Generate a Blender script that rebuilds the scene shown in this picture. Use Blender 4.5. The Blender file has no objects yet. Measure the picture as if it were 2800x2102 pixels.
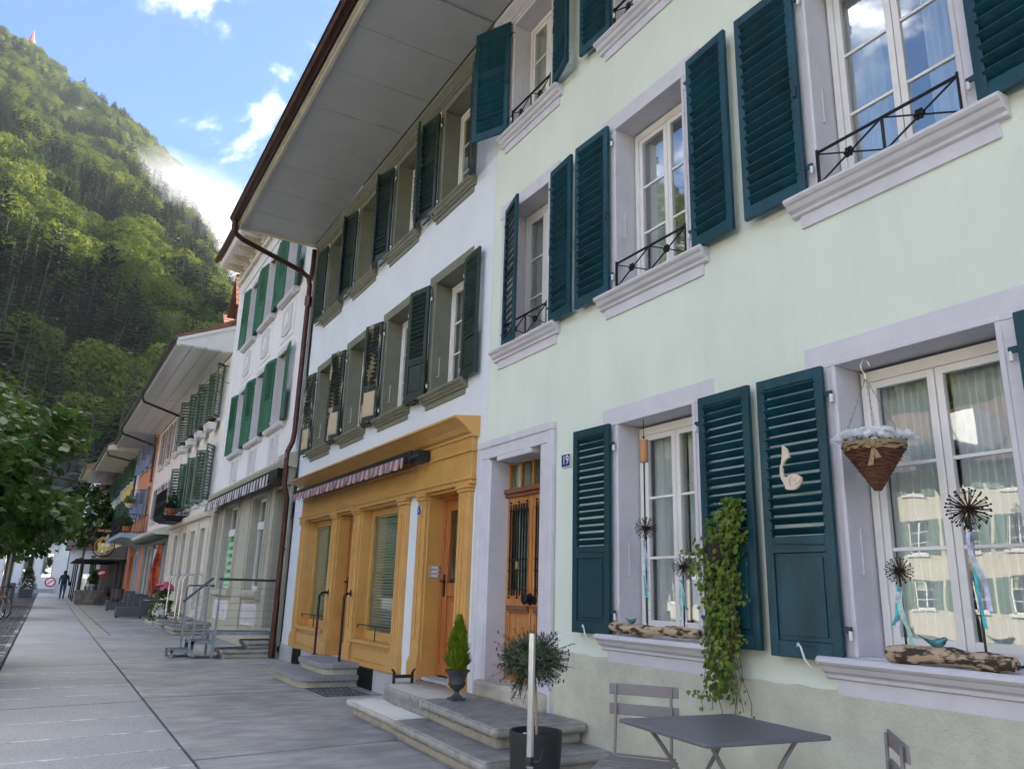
import bpy, bmesh, math, random
from math import sin, cos, pi, radians
from mathutils import Vector, Matrix

# ---------------------------------------------------------------- camera, sky, sun, exposure
SC = bpy.context.scene
COL = SC.collection
H_CAM = 1.33          # camera height
D = 4.025             # facade plane y
_yaw, _pitch, _roll = radians(30.0), radians(15.1), radians(1.65)
_f = Vector((-cos(_pitch)*cos(_yaw), cos(_pitch)*sin(_yaw), sin(_pitch)))
_r0 = Vector((sin(_yaw), cos(_yaw), 0)); _u0 = _r0.cross(_f)
_r = _r0*cos(_roll) + _u0*sin(_roll); _u = -_r0*sin(_roll) + _u0*cos(_roll)
cam_d = bpy.data.cameras.new('camera'); cam = bpy.data.objects.new('camera', cam_d); COL.objects.link(cam)
cam.matrix_world = Matrix(((_r.x, _u.x, -_f.x, 0), (_r.y, _u.y, -_f.y, 0), (_r.z, _u.z, -_f.z, H_CAM), (0, 0, 0, 1)))
cam_d.sensor_width = 36.0; cam_d.lens = 36.0*2104/2800; cam_d.clip_start = 0.05; cam_d.clip_end = 20000
SC.camera = cam
SC.view_settings.view_transform = 'Standard'; SC.view_settings.look = 'None'
SC.view_settings.exposure = 2.92; SC.view_settings.gamma = 1.0; SC.view_settings.use_curve_mapping = False
SC.cycles.max_bounces = 8; SC.cycles.diffuse_bounces = 4; SC.cycles.glossy_bounces = 4
SC.cycles.transparent_max_bounces = 16; SC.cycles.transmission_bounces = 4; SC.cycles.volume_bounces = 0
SC.cycles.sample_clamp_indirect = 6.0; SC.cycles.use_denoising = True
SC.cycles.caustics_reflective = False; SC.cycles.caustics_refractive = False
SC.cycles.volume_step_rate = 4.0; SC.cycles.volume_max_steps = 128

SUN_EL = radians(36); SUN_DIR = Vector((-0.10, 1.0, 0)).normalized()    # horizontal direction towards the sun
_sd = Vector((SUN_DIR.x*cos(SUN_EL), SUN_DIR.y*cos(SUN_EL), sin(SUN_EL)))
sun_d = bpy.data.lights.new('sun', 'SUN'); sun = bpy.data.objects.new('sun', sun_d); COL.objects.link(sun)
sun_d.energy = 3.6; sun_d.angle = radians(0.53); sun_d.color = (1.0, 0.93, 0.82)
sun.rotation_euler = (-_sd).to_track_quat('-Z', 'Y').to_euler()

W = bpy.data.worlds.new('World'); SC.world = W; W.use_nodes = True
nt = W.node_tree; N = nt.nodes; L = nt.links; N.clear()
wo = N.new('ShaderNodeOutputWorld'); bg = N.new('ShaderNodeBackground'); bg.inputs['Strength'].default_value = 0.05
sky = N.new('ShaderNodeTexSky'); sky.sky_type = 'NISHITA'; sky.sun_disc = False
sky.sun_elevation = SUN_EL; sky.sun_rotation = math.atan2(SUN_DIR.x, SUN_DIR.y)
sky.altitude = 570; sky.air_density = 0.75; sky.dust_density = 0.25; sky.ozone_density = 3.5
# broken cumulus over the whole sky, thinning towards the zenith of the noise
tc = N.new('ShaderNodeTexCoord'); sp = N.new('ShaderNodeSeparateXYZ'); L.new(tc.outputs['Generated'], sp.inputs[0])
zc = N.new('ShaderNodeMath'); zc.operation = 'MAXIMUM'; zc.inputs[1].default_value = 0.02; L.new(sp.outputs['Z'], zc.inputs[0])
za = N.new('ShaderNodeMath'); za.operation = 'ADD'; za.inputs[1].default_value = 0.25; L.new(zc.outputs[0], za.inputs[0])
dv = N.new('ShaderNodeVectorMath'); dv.operation = 'DIVIDE'; cb = N.new('ShaderNodeCombineXYZ')
for i in range(3): L.new(za.outputs[0], cb.inputs[i])
L.new(tc.outputs['Generated'], dv.inputs[0]); L.new(cb.outputs[0], dv.inputs[1])
mp = N.new('ShaderNodeMapping'); L.new(dv.outputs[0], mp.inputs[0]); mp.inputs['Location'].default_value = (4.2, 3.06, 0.0)
n1 = N.new('ShaderNodeTexNoise'); n1.inputs['Scale'].default_value = 2.1; n1.inputs['Detail'].default_value = 9; n1.inputs['Roughness'].default_value = 0.58
n1.inputs['Distortion'].default_value = 0.35; L.new(mp.outputs[0], n1.inputs['Vector'])
cr = N.new('ShaderNodeValToRGB'); cr.color_ramp.elements[0].position = 0.51; cr.color_ramp.elements[1].position = 0.78
cr.color_ramp.interpolation = 'EASE'; L.new(n1.outputs['Fac'], cr.inputs[0])
mx = N.new('ShaderNodeMixRGB'); L.new(cr.outputs['Color'], mx.inputs['Fac']); hs = N.new('ShaderNodeHueSaturation'); hs.inputs['Saturation'].default_value = 1.12; L.new(sky.outputs[0], hs.inputs['Color']); L.new(hs.outputs[0], mx.inputs[1])
mx.inputs[2].default_value = (52.0, 50.0, 47.0, 1)
L.new(mx.outputs[0], bg.inputs['Color']); L.new(bg.outputs[0], wo.inputs['Surface'])

# ---------------------------------------------------------------- mesh helpers
rnd = random.Random(7)
class MB:
    def __init__(s): s.v, s.f, s.m = [], [], []
    def add(s, vs, fs, mi=0):
        b = len(s.v); s.v += [tuple(v) for v in vs]
        for f in fs: s.f.append([b+i for i in f]); s.m.append(mi)
        return s
    def box(s, x0, x1, y0, y1, z0, z1, mi=0):
        if x0 > x1: x0, x1 = x1, x0
        if y0 > y1: y0, y1 = y1, y0
        if z0 > z1: z0, z1 = z1, z0
        return s.add([(x0,y0,z0),(x1,y0,z0),(x1,y1,z0),(x0,y1,z0),(x0,y0,z1),(x1,y0,z1),(x1,y1,z1),(x0,y1,z1)],
              [(0,3,2,1),(4,5,6,7),(0,1,5,4),(1,2,6,5),(2,3,7,6),(3,0,4,7)], mi)
    def obox(s, c, sx, sy, sz, M, mi=0):
        a = MB().box(-sx/2, sx/2, -sy/2, sy/2, -sz/2, sz/2)
        return s.add([M @ Vector(v) + Vector(c) for v in a.v], a.f, mi)
    def bar(s, p, q, w, h=None, mi=0, up=(0,0,1)):
        p, q = Vector(p), Vector(q); d = (q-p); ln = d.length; d.normalize(); h = h or w
        u = Vector(up)
        if abs(d.dot(u)) > .97: u = Vector((0,1,0))
        a = d.cross(u).normalized(); b = a.cross(d).normalized()
        vs = [p+a*i*w/2+b*j*h/2 for i, j in ((-1,-1),(1,-1),(1,1),(-1,1))] + [q+a*i*w/2+b*j*h/2 for i, j in ((-1,-1),(1,-1),(1,1),(-1,1))]
        return s.add(vs, [(0,1,2,3),(7,6,5,4),(0,4,5,1),(1,5,6,2),(2,6,7,3),(3,7,4,0)], mi)
    def prism(s, prof, x0, x1, mi=0, e0=0.0, e1=0.0):
        """profile (y,z) polygon extruded along x; e0/e1 widen the ends with -y (return moulding)"""
        n = len(prof); A = [(x0 - e0*(-y), y, z) for y, z in prof]; B = [(x1 + e1*(-y), y, z) for y, z in prof]
        fs = [(i, (i+1) % n, n+(i+1) % n, n+i) for i in range(n)]
        return s.add(A+B, fs+[tuple(range(n-1,-1,-1)), tuple(range(n, 2*n))], mi)
    def poly(s, pts, y0, y1, mi=0):
        """(x,z) polygon with thickness y0..y1"""
        n = len(pts); A = [(x, y0, z) for x, z in pts]; B = [(x, y1, z) for x, z in pts]
        return s.add(A+B, [tuple(range(n)), tuple(range(2*n-1, n-1, -1))]+[(i, n+i, n+(i+1) % n, (i+1) % n) for i in range(n)], mi)
    def polyz(s, pts, z0, z1, mi=0):
        n = len(pts); A = [(x, y, z0) for x, y in pts]; B = [(x, y, z1) for x, y in pts]
        return s.add(A+B, [tuple(range(n-1,-1,-1)), tuple(range(n, 2*n))]+[(i, (i+1) % n, n+(i+1) % n, n+i) for i in range(n)], mi)
    def tube(s, pts, r, n=8, mi=0, caps=True):
        pts = [Vector(p) for p in pts]; k = len(pts); rr = r if isinstance(r, (list, tuple)) else [r]*k
        vs = []; prev = None
        for i, p in enumerate(pts):
            d = (pts[min(i+1, k-1)] - pts[max(i-1, 0)]).normalized()
            if prev is None:
                u = Vector((0,0,1)) if abs(d.z) < .9 else Vector((1,0,0)); a = d.cross(u).normalized()
            else:
                a = prev - d*prev.dot(d); a.normalize()
            prev = a; b = d.cross(a)
            vs += [p + (a*cos(2*pi*j/n) + b*sin(2*pi*j/n))*rr[i] for j in range(n)]
        fs = [(i*n+j, i*n+(j+1) % n, (i+1)*n+(j+1) % n, (i+1)*n+j) for i in range(k-1) for j in range(n)]
        if caps: fs += [tuple(range(n-1,-1,-1)), tuple(range((k-1)*n, k*n))]
        return s.add(vs, fs, mi)
    def lathe(s, prof, c=(0,0,0), n=20, mi=0, fn=None):
        vs = []
        for r, z in prof:
            for j in range(n):
                a = 2*pi*j/n; q = r*(fn(a, z) if fn else 1)
                vs.append((c[0]+q*cos(a), c[1]+q*sin(a), c[2]+z))
        k = len(prof)
        return s.add(vs, [(i*n+j, i*n+(j+1) % n, (i+1)*n+(j+1) % n, (i+1)*n+j) for i in range(k-1) for j in range(n)]+[tuple(range(n-1,-1,-1)), tuple(range((k-1)*n, k*n))], mi)
    def ball(s, c, r, n=8, m=5, mi=0, sc=(1,1,1)):
        return s.add(*_ball(c, r, n, m, sc), mi)
    def mesh(s, name, mats, smooth=False):
        me = bpy.data.meshes.new(name); me.from_pydata(s.v, [], s.f)
        for q in (mats if isinstance(mats, (list, tuple)) else [mats]): me.materials.append(q)
        if any(s.m): me.polygons.foreach_set('material_index', s.m)
        if smooth:
            me.polygons.foreach_set('use_smooth', [True]*len(me.polygons)); me.set_sharp_from_angle(angle=radians(38))
        me.update(); return me
    def build(s, name, mats, parent=None, loc=(0,0,0), rot=(0,0,0), smooth=False, bevel=0.0):
        return put(name, s.mesh(name, mats, smooth), parent, loc, rot, bevel)
def _ball(c, r, n, m, sc):
    vs = [(c[0], c[1], c[2]-r*sc[2])]
    for i in range(1, m):
        t = -pi/2 + pi*i/m
        for j in range(n):
            a = 2*pi*j/n; vs.append((c[0]+r*sc[0]*cos(t)*cos(a), c[1]+r*sc[1]*cos(t)*sin(a), c[2]+r*sc[2]*sin(t)))
    vs.append((c[0], c[1], c[2]+r*sc[2])); T = len(vs)-1
    fs = [(0, 1+(j+1) % n, 1+j) for j in range(n)]
    for i in range(m-2):
        fs += [(1+i*n+j, 1+i*n+(j+1) % n, 1+(i+1)*n+(j+1) % n, 1+(i+1)*n+j) for j in range(n)]
    return vs, fs+[(T, 1+(m-2)*n+j, 1+(m-2)*n+(j+1) % n) for j in range(n)]
def put(name, me, parent=None, loc=(0,0,0), rot=(0,0,0), bevel=0.0, scale=None):
    o = bpy.data.objects.new(name, me); COL.objects.link(o); o.location = loc; o.rotation_euler = rot
    if scale: o.scale = scale
    if parent is not None: o.parent = parent
    if bevel:
        b = o.modifiers.new('bevel', 'BEVEL'); b.width = bevel; b.segments = 2; b.limit_method = 'ANGLE'; b.angle_limit = radians(40)
    return o
def tag(o, label=None, cat=None, group=None, kind=None):
    if label: o['label'] = label
    if cat: o['category'] = cat
    if group: o['group'] = group
    if kind: o['kind'] = kind
    return o
def thing(name, label, cat, loc=(0,0,0), rz=0.0, group=None):
    o = bpy.data.objects.new(name, None); COL.objects.link(o); o.location = loc; o.rotation_euler = (0,0,rz); o.empty_display_size = .2
    return tag(o, label, cat, group)
def copy_tree(o, parent=None):
    c = o.copy(); COL.objects.link(c)
    if parent is not None: c.parent = parent
    for ch in list(o.children): copy_tree(ch, c)
    return c
# lettering meshes from the built-in font, made first while the scene is still empty
_txt = {}
for _w in ['19', '17', 'IV', 'Glatz', 'ibex gallery']:
    _cu = bpy.data.curves.new('lettering', 'FONT'); _cu.body = _w; _cu.size = 1.0; _cu.extrude = .004; _cu.align_x = 'CENTER'; _cu.align_y = 'CENTER'
    _o = bpy.data.objects.new('lettering', _cu); COL.objects.link(_o); _dg = bpy.context.evaluated_depsgraph_get(); _dg.update()
    _txt[_w] = bpy.data.meshes.new_from_object(_o.evaluated_get(_dg)); bpy.data.objects.remove(_o)
def text(name, body, size, mat, parent, loc, rot=(pi/2,0,0), ext=0.001, ax='CENTER', sx=1.0):
    me = _txt[body].copy(); me.materials.clear(); me.materials.append(mat)
    return put(name, me, parent, loc, rot, scale=(size*sx, size, size*.3))

# ---------------------------------------------------------------- materials
def _new(name):
    m = bpy.data.materials.new(name); m.use_nodes = True; t = m.node_tree
    return m, t, t.nodes['Principled BSDF']
def _noise(t, scale, detail=4, rough=.55, vec=None, stretch=None):
    n = t.nodes.new('ShaderNodeTexNoise'); n.inputs['Scale'].default_value = scale; n.inputs['Detail'].default_value = detail; n.inputs['Roughness'].default_value = rough
    g = t.nodes.new('ShaderNodeNewGeometry'); v = g.outputs['Position']
    if stretch:
        m = t.nodes.new('ShaderNodeMapping'); m.inputs['Scale'].default_value = stretch; t.links.new(v, m.inputs[0]); v = m.outputs[0]
    t.links.new(v, n.inputs['Vector']); return n
def mat(name, col, rough=.6, var=.10, vs=3.0, bump=0.0, bs=60.0, metal=0.0, coat=0.0, stretch=None, col2=None, spec=None, dirt=0.0, ramp=(.35,.65), streak=0.0):
    """base colour broken up by two sizes of noise, noise bump, optional second colour for wear"""
    m, t, p = _new(name); k = t.links
    n = _noise(t, vs, 6, .6, stretch=stretch)
    r = t.nodes.new('ShaderNodeValToRGB'); k.new(n.outputs['Fac'], r.inputs[0])
    c2 = col2 or tuple(max(0, c*(1-var)) for c in col); c1 = col if col2 else tuple(min(1, c*(1+var)) for c in col)
    r.color_ramp.elements[0].position, r.color_ramp.elements[1].position = ramp
    r.color_ramp.elements[0].color = (*c2, 1); r.color_ramp.elements[1].color = (*c1, 1)
    out = r.outputs['Color']
    if dirt:
        n2 = _noise(t, .55, 8, .68, stretch=(1, 1, .35)); r2 = t.nodes.new('ShaderNodeValToRGB'); k.new(n2.outputs['Fac'], r2.inputs[0])
        r2.color_ramp.elements[0].position = .33; r2.color_ramp.elements[1].position = .62
        r2.color_ramp.elements[0].color = (1-dirt, 1-dirt*.95, 1-dirt*.9, 1); r2.color_ramp.elements[1].color = (1, 1, 1, 1)
        mu = t.nodes.new('ShaderNodeMixRGB'); mu.blend_type = 'MULTIPLY'; mu.inputs[0].default_value = 1
        k.new(out, mu.inputs[1]); k.new(r2.outputs[0], mu.inputs[2]); out = mu.outputs[0]
    if streak:
        n3 = _noise(t, 5.0, 6, .7, stretch=(1.6, 1.6, .10)); r3 = t.nodes.new('ShaderNodeValToRGB'); k.new(n3.outputs['Fac'], r3.inputs[0])
        r3.color_ramp.elements[0].position = .30; r3.color_ramp.elements[1].position = .55
        r3.color_ramp.elements[0].color = (1-streak, 1-streak, 1-streak*.9, 1); r3.color_ramp.elements[1].color = (1, 1, 1, 1)
        m3 = t.nodes.new('ShaderNodeMixRGB'); m3.blend_type = 'MULTIPLY'; m3.inputs[0].default_value = 1; k.new(out, m3.inputs[1]); k.new(r3.outputs[0], m3.inputs[2]); out = m3.outputs[0]
    k.new(out, p.inputs['Base Color'])
    p.inputs['Roughness'].default_value = rough; p.inputs['Metallic'].default_value = metal
    if coat: p.inputs['Coat Weight'].default_value = coat; p.inputs['Coat Roughness'].default_value = .15
    if spec is not None: p.inputs['Specular IOR Level'].default_value = spec
    if bump:
        nb = _noise(t, bs, 5, .6, stretch=stretch); b = t.nodes.new('ShaderNodeBump'); b.inputs['Strength'].default_value = bump; b.inputs['Distance'].default_value = .01
        k.new(nb.outputs['Fac'], b.inputs['Height']); k.new(b.outputs[0], p.inputs['Normal'])
    return m
def wood(name, c1, c2, rough=.45, scale=7.0, axis='Z', coat=.2):
    m, t, p = _new(name); k = t.links
    st = {'Z': (1, 1, .06), 'X': (.06, 1, 1)}[axis]
    n = _noise(t, scale*4, 8, .62, stretch=st); r = t.nodes.new('ShaderNodeValToRGB'); k.new(n.outputs['Fac'], r.inputs[0])
    r.color_ramp.elements[0].position = .36; r.color_ramp.elements[1].position = .62
    r.color_ramp.elements[0].color = (*c2, 1); r.color_ramp.elements[1].color = (*c1, 1)
    k.new(r.outputs[0], p.inputs['Base Color']); p.inputs['Roughness'].default_value = rough; p.inputs['Coat Weight'].default_value = coat
    b = t.nodes.new('ShaderNodeBump'); b.inputs['Strength'].default_value = .12; b.inputs['Distance'].default_value = .004; k.new(n.outputs['Fac'], b.inputs['Height']); k.new(b.outputs[0], p.inputs['Normal'])
    return m
def glass(name, tint=(.93, .96, .95), gain=2.2, base=.16, rough=.0):
    m = bpy.data.materials.new(name); m.use_nodes = True; t = m.node_tree; t.nodes.clear(); k = t.links
    o = t.nodes.new('ShaderNodeOutputMaterial'); tr = t.nodes.new('ShaderNodeBsdfTransparent'); gl = t.nodes.new('ShaderNodeBsdfGlossy'); mi = t.nodes.new('ShaderNodeMixShader')
    tr.inputs[0].default_value = (*tint, 1); gl.inputs['Roughness'].default_value = rough; gl.inputs['Color'].default_value = (1, 1, 1, 1)
    lw = t.nodes.new('ShaderNodeLayerWeight'); lw.inputs['Blend'].default_value = .5; fr = t.nodes.new('ShaderNodeMath'); fr.operation = 'POWER'; fr.inputs[1].default_value = 5.0; k.new(lw.outputs['Facing'], fr.inputs[0])
    ma = t.nodes.new('ShaderNodeMath'); ma.operation = 'MULTIPLY_ADD'; ma.use_clamp = True; ma.inputs[1].default_value = gain; ma.inputs[2].default_value = base
    nb = _noise(t, 2.2, 1, .4); b = t.nodes.new('ShaderNodeBump'); b.inputs['Strength'].default_value = .035; b.inputs['Distance'].default_value = .05
    k.new(nb.outputs['Fac'], b.inputs['Height']); k.new(b.outputs[0], gl.inputs['Normal'])
    k.new(fr.outputs[0], ma.inputs[0]); k.new(ma.outputs[0], mi.inputs[0]); k.new(tr.outputs[0], mi.inputs[1]); k.new(gl.outputs[0], mi.inputs[2]); k.new(mi.outputs[0], o.inputs[0])
    return m
def leafy(name, cols, rough=.5, trans=.35, vs=1.5, obj_var=True, spec=.3):
    """foliage: colour varies between clumps (world noise) and between instances"""
    m = bpy.data.materials.new(name); m.use_nodes = True; t = m.node_tree; p = t.nodes['Principled BSDF']; k = t.links
    n = _noise(t, vs, 3, .6); r = t.nodes.new('ShaderNodeValToRGB')
    if obj_var:
        oi = t.nodes.new('ShaderNodeObjectInfo'); a = t.nodes.new('ShaderNodeMath'); a.operation = 'MULTIPLY_ADD'; a.inputs[1].default_value = .55; a.inputs[2].default_value = -.27
        k.new(oi.outputs['Random'], a.inputs[0]); ad = t.nodes.new('ShaderNodeMath'); ad.operation = 'ADD'; ad.use_clamp = True; k.new(a.outputs[0], ad.inputs[0]); k.new(n.outputs['Fac'], ad.inputs[1]); k.new(ad.outputs[0], r.inputs[0])
    else: k.new(n.outputs['Fac'], r.inputs[0])
    e = r.color_ramp.elements; e[0].position = .25; e[1].position = .75; e[0].color = (*cols[0], 1); e[1].color = (*cols[-1], 1)
    for i, c in enumerate(cols[1:-1]):
        q = e.new(.25+.5*(i+1)/(len(cols)-1)); q.color = (*c, 1)
    k.new(r.outputs[0], p.inputs['Base Color']); p.inputs['Roughness'].default_value = rough; p.inputs['Specular IOR Level'].default_value = spec
    tl = t.nodes.new('ShaderNodeBsdfTranslucent'); mi = t.nodes.new('ShaderNodeMixShader'); mi.inputs[0].default_value = trans; o = t.nodes['Material Output']
    hs = t.nodes.new('ShaderNodeHueSaturation'); hs.inputs['Value'].default_value = 1.3; hs.inputs['Hue'].default_value = .485; k.new(r.outputs[0], hs.inputs['Color']); k.new(hs.outputs[0], tl.inputs[0])
    k.new(p.outputs[0], mi.inputs[1]); k.new(tl.outputs[0], mi.inputs[2]); k.new(mi.outputs[0], o.inputs[0])
    return m
M = {}
M['a_wall'] = mat('pistachio_plaster', (.735,.80,.70), .85, .03, 1.2, .22, 60, dirt=.10, streak=.025)
M['a_dado'] = mat('dado_plaster', (.60,.605,.49), .9, .12, 3, .7, 45, dirt=.2, streak=.03)
M['lilac'] = mat('lilac_painted_stone', (.64,.63,.675), .6, .05, 5, .10, 60, dirt=.08)
M['b_wall'] = mat('pale_blue_plaster', (.735,.785,.835), .85, .03, 1.5, .06, 90, dirt=.05)
M['plinth'] = mat('grey_plinth', (.42,.44,.48), .85, .08, 4, .2, 50)
M['olive'] = mat('olive_painted_stone', (.20,.205,.155), .55, .08, 6, .10, 60, dirt=.1)
M['ochre'] = mat('ochre_gloss_paint', (.62,.345,.10), .36, .07, 4, .12, 14, coat=.3, dirt=.10)
M['teal'] = mat('teal_gloss_paint', (.004,.050,.070), .38, .3, 8, .15, 40, stretch=(1,1,.3), spec=.38)
M['teal_worn'] = mat('teal_worn_paint', (.005,.045,.058), .5, .2, 14, .18, 40, spec=.3, stretch=(1,1,.12), col2=(.035,.085,.09), ramp=(.28,.40))
M['bgreen'] = mat('dark_green_paint', (.012,.030,.026), .4, .2, 9, .1, 40, coat=.2)
M['bworn'] = mat('peeling_green_paint', (.018,.030,.024), .6, .2, 7, .3, 30, stretch=(1,1,.22), col2=(.40,.33,.22), ramp=(.40,.45))
M['bpeeled'] = mat('peeled_cream_panel', (.50,.42,.29), .7, .15, 9, .3, 30, stretch=(1,1,.2), col2=(.03,.04,.03), ramp=(.34,.38))
M['iron'] = mat('black_iron', (.018,.018,.02), .45, .2, 20, .2, 90, metal=.6)
M['pin'] = mat('white_pin', (.7,.7,.68), .5)
M['white'] = mat('white_window_paint', (.78,.77,.75), .4, .03, 4)
M['soffit'] = mat('grey_soffit_board', (.50,.50,.50), .55, .04, 2, .03, 90)
M['rivet'] = mat('steel_rivet', (.7,.7,.7), .4, metal=.3)
M['copper'] = mat('brown_copper', (.075,.035,.028), .33, .25, 5, .05, 30, metal=.75)
M['pipe_dark'] = mat('dark_downpipe', (.045,.038,.038), .4, .15, 5, metal=.5)
M['tile'] = mat('clay_roof_tile', (.28,.12,.075), .8, .4, 2.5, .3, 30, col2=(.14,.07,.05))
M['cream'] = mat('cream_trim', (.62,.58,.48), .6)
M['glass'] = glass('window_glass', gain=.9, base=.24)
M['glass_gf'] = glass('low_window_glass', gain=.9, base=.07)
M['glass_dark'] = glass('shop_glass', (.93,.97,.94), .8, .05)
M['room'] = mat('dim_interior', (.30,.29,.27), .9)
M['oak'] = wood('oak_door', (.55,.245,.06), (.36,.13,.03), .42)
M['oakdark'] = wood('dark_moulding', (.22,.085,.035), (.14,.05,.02), .45, axis='X')
M['redwood'] = wood('reddish_door', (.46,.16,.045), (.30,.085,.02), .42)
M['black'] = mat('black_plastic', (.012,.012,.013), .45)
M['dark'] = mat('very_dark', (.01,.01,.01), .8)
M['blue'] = mat('enamel_blue', (.02,.045,.22), .25, coat=.5)
M['enamel'] = mat('enamel_white', (.85,.85,.85), .25, coat=.5)
M['brass'] = mat('brass', (.6,.45,.15), .35, metal=.8)
M['alu'] = mat('brushed_aluminium', (.72,.72,.72), .28, .05, 40, metal=.9, stretch=(1,1,.02))
M['steel'] = mat('galvanised_steel', (.30,.34,.38), .45, .18, 9, .05, 50, metal=.7)
M['soil'] = mat('potting_soil', (.03,.02,.014), .95, .4, 30, .6, 60)
m, t, p = _new('sheer_curtain'); M['curtain'] = m
p.inputs['Base Color'].default_value = (.80,.82,.82,1); p.inputs['Roughness'].default_value = .9
_tr = t.nodes.new('ShaderNodeBsdfTransparent'); _mi = t.nodes.new('ShaderNodeMixShader'); _mi.inputs[0].default_value = .15
t.links.new(p.outputs[0], _mi.inputs[1]); t.links.new(_tr.outputs[0], _mi.inputs[2]); t.links.new(_mi.outputs[0], t.nodes['Material Output'].inputs[0])
# ---------------------------------------------------------------- facade building blocks (local: x right, y into the wall, z up)
def facade(parent, x0, x1, z0, z1, holes, m, thick=.32, name='wall'):
    xs = sorted({x0, x1, *[h[0] for h in holes], *[h[1] for h in holes]}); zs = sorted({z0, z1, *[h[2] for h in holes], *[h[3] for h in holes]})
    xs = [x for x in xs if x0 <= x <= x1]; zs = [z for z in zs if z0 <= z <= z1]
    b = MB()
    def hole(a, c): return any(h[0]-1e-6 <= a <= h[1]+1e-6 and h[2]-1e-6 <= c <= h[3]+1e-6 for h in holes)
    for i in range(len(xs)-1):
        for j in range(len(zs)-1):
            a, c = (xs[i]+xs[i+1])/2, (zs[j]+zs[j+1])/2
            if hole(a, c): continue
            X0, X1, Z0, Z1 = xs[i], xs[i+1], zs[j], zs[j+1]
            b.add([(X0,0,Z0),(X1,0,Z0),(X1,0,Z1),(X0,0,Z1)], [(0,1,2,3)]); b.add([(X0,thick,Z0),(X1,thick,Z0),(X1,thick,Z1),(X0,thick,Z1)], [(3,2,1,0)])
    for h in holes:
        X0, X1, Z0, Z1 = h
        b.add([(X0,0,Z0),(X1,0,Z0),(X1,thick,Z0),(X0,thick,Z0)], [(0,3,2,1)]); b.add([(X0,0,Z1),(X1,0,Z1),(X1,thick,Z1),(X0,thick,Z1)], [(0,1,2,3)])
        b.add([(X0,0,Z0),(X0,0,Z1),(X0,thick,Z1),(X0,thick,Z0)], [(0,1,2,3)]); b.add([(X1,0,Z0),(X1,0,Z1),(X1,thick,Z1),(X1,thick,Z0)], [(3,2,1,0)])
    return b.build(name, m, parent)
def shell(parent, x0, x1, depth, zt, ov, zs, slope, m_wall, m_roof, sides=(True, True), front_gap=.0):
    """side walls, back wall, floors and a gabled roof with the ridge along x; ov = eave overhang, zs = eave height"""
    b = MB(); yr = depth*.5; zr = zs + .12 + (yr+ov)*slope
    e = .001
    for k, x in ((0, x0), (1, x1)):
        if sides[k]:
            xa, xb = (x+.004, x+.26) if k == 0 else (x-.26, x-.004)
            b.add([(xa,.32,0),(xa,depth,0),(xa,depth,zs),(xa,yr,zr-.25),(xa,.32,zs)]+[(xb,.32,0),(xb,depth,0),(xb,depth,zs),(xb,yr,zr-.25),(xb,.32,zs)],
                  [(0,1,2,3,4),(9,8,7,6,5),(0,5,6,1),(1,6,7,2),(2,7,8,3),(3,8,9,4),(4,9,5,0)])
    b.box(x0+.27, x1-.27, depth-.26, depth-.01, 0, zs)
    b.build('back_wall', m_wall, parent)
    f = MB()
    for z in (zs*.34, zs*.68): f.box(x0+.27, x1-.27, .33, depth-.27, z-.12, z)
    f.box(x0+.27, x1-.27, 3.4, 3.5, .02, zs-.02); f.build('interior_floor', M['room'], parent)
    r = MB()
    for s_ in (0, 1):
        A = (-ov, zs+.12) if s_ == 0 else (depth+ov, zs+.12)
        y0, z0 = A; P = [(x0,y0,z0),(x1,y0,z0),(x1,yr,zr),(x0,yr,zr)]
        n = Vector((0, -slope if s_ == 0 else slope, 1)).normalized()*.10
        Q = [tuple(Vector(p)+n) for p in P]
        r.add(P+Q, [(0,1,2,3),(7,6,5,4),(0,4,5,1),(1,5,6,2),(2,6,7,3),(3,7,4,0)])
    r.build('roof', m_roof, parent)
    return zr
def curtain(x0, x1, z0, z1, y, folds, amp=.018, parent=None, ph=0., m=None):
    n = int(folds*6); b = MB(); vs = []
    for i in range(n+1):
        u = i/n; yy = y + amp*sin(2*pi*folds*u+ph) + amp*.4*sin(2*pi*folds*.37*u+ph*2)
        vs += [(x0+(x1-x0)*u, yy, z0), (x0+(x1-x0)*u, yy*1.0+amp*.2, z1)]
    b.add(vs, [(2*i, 2*i+2, 2*i+3, 2*i+1) for i in range(n)])
    return b.build('curtain', m or M['curtain'], parent, smooth=True)
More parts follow.
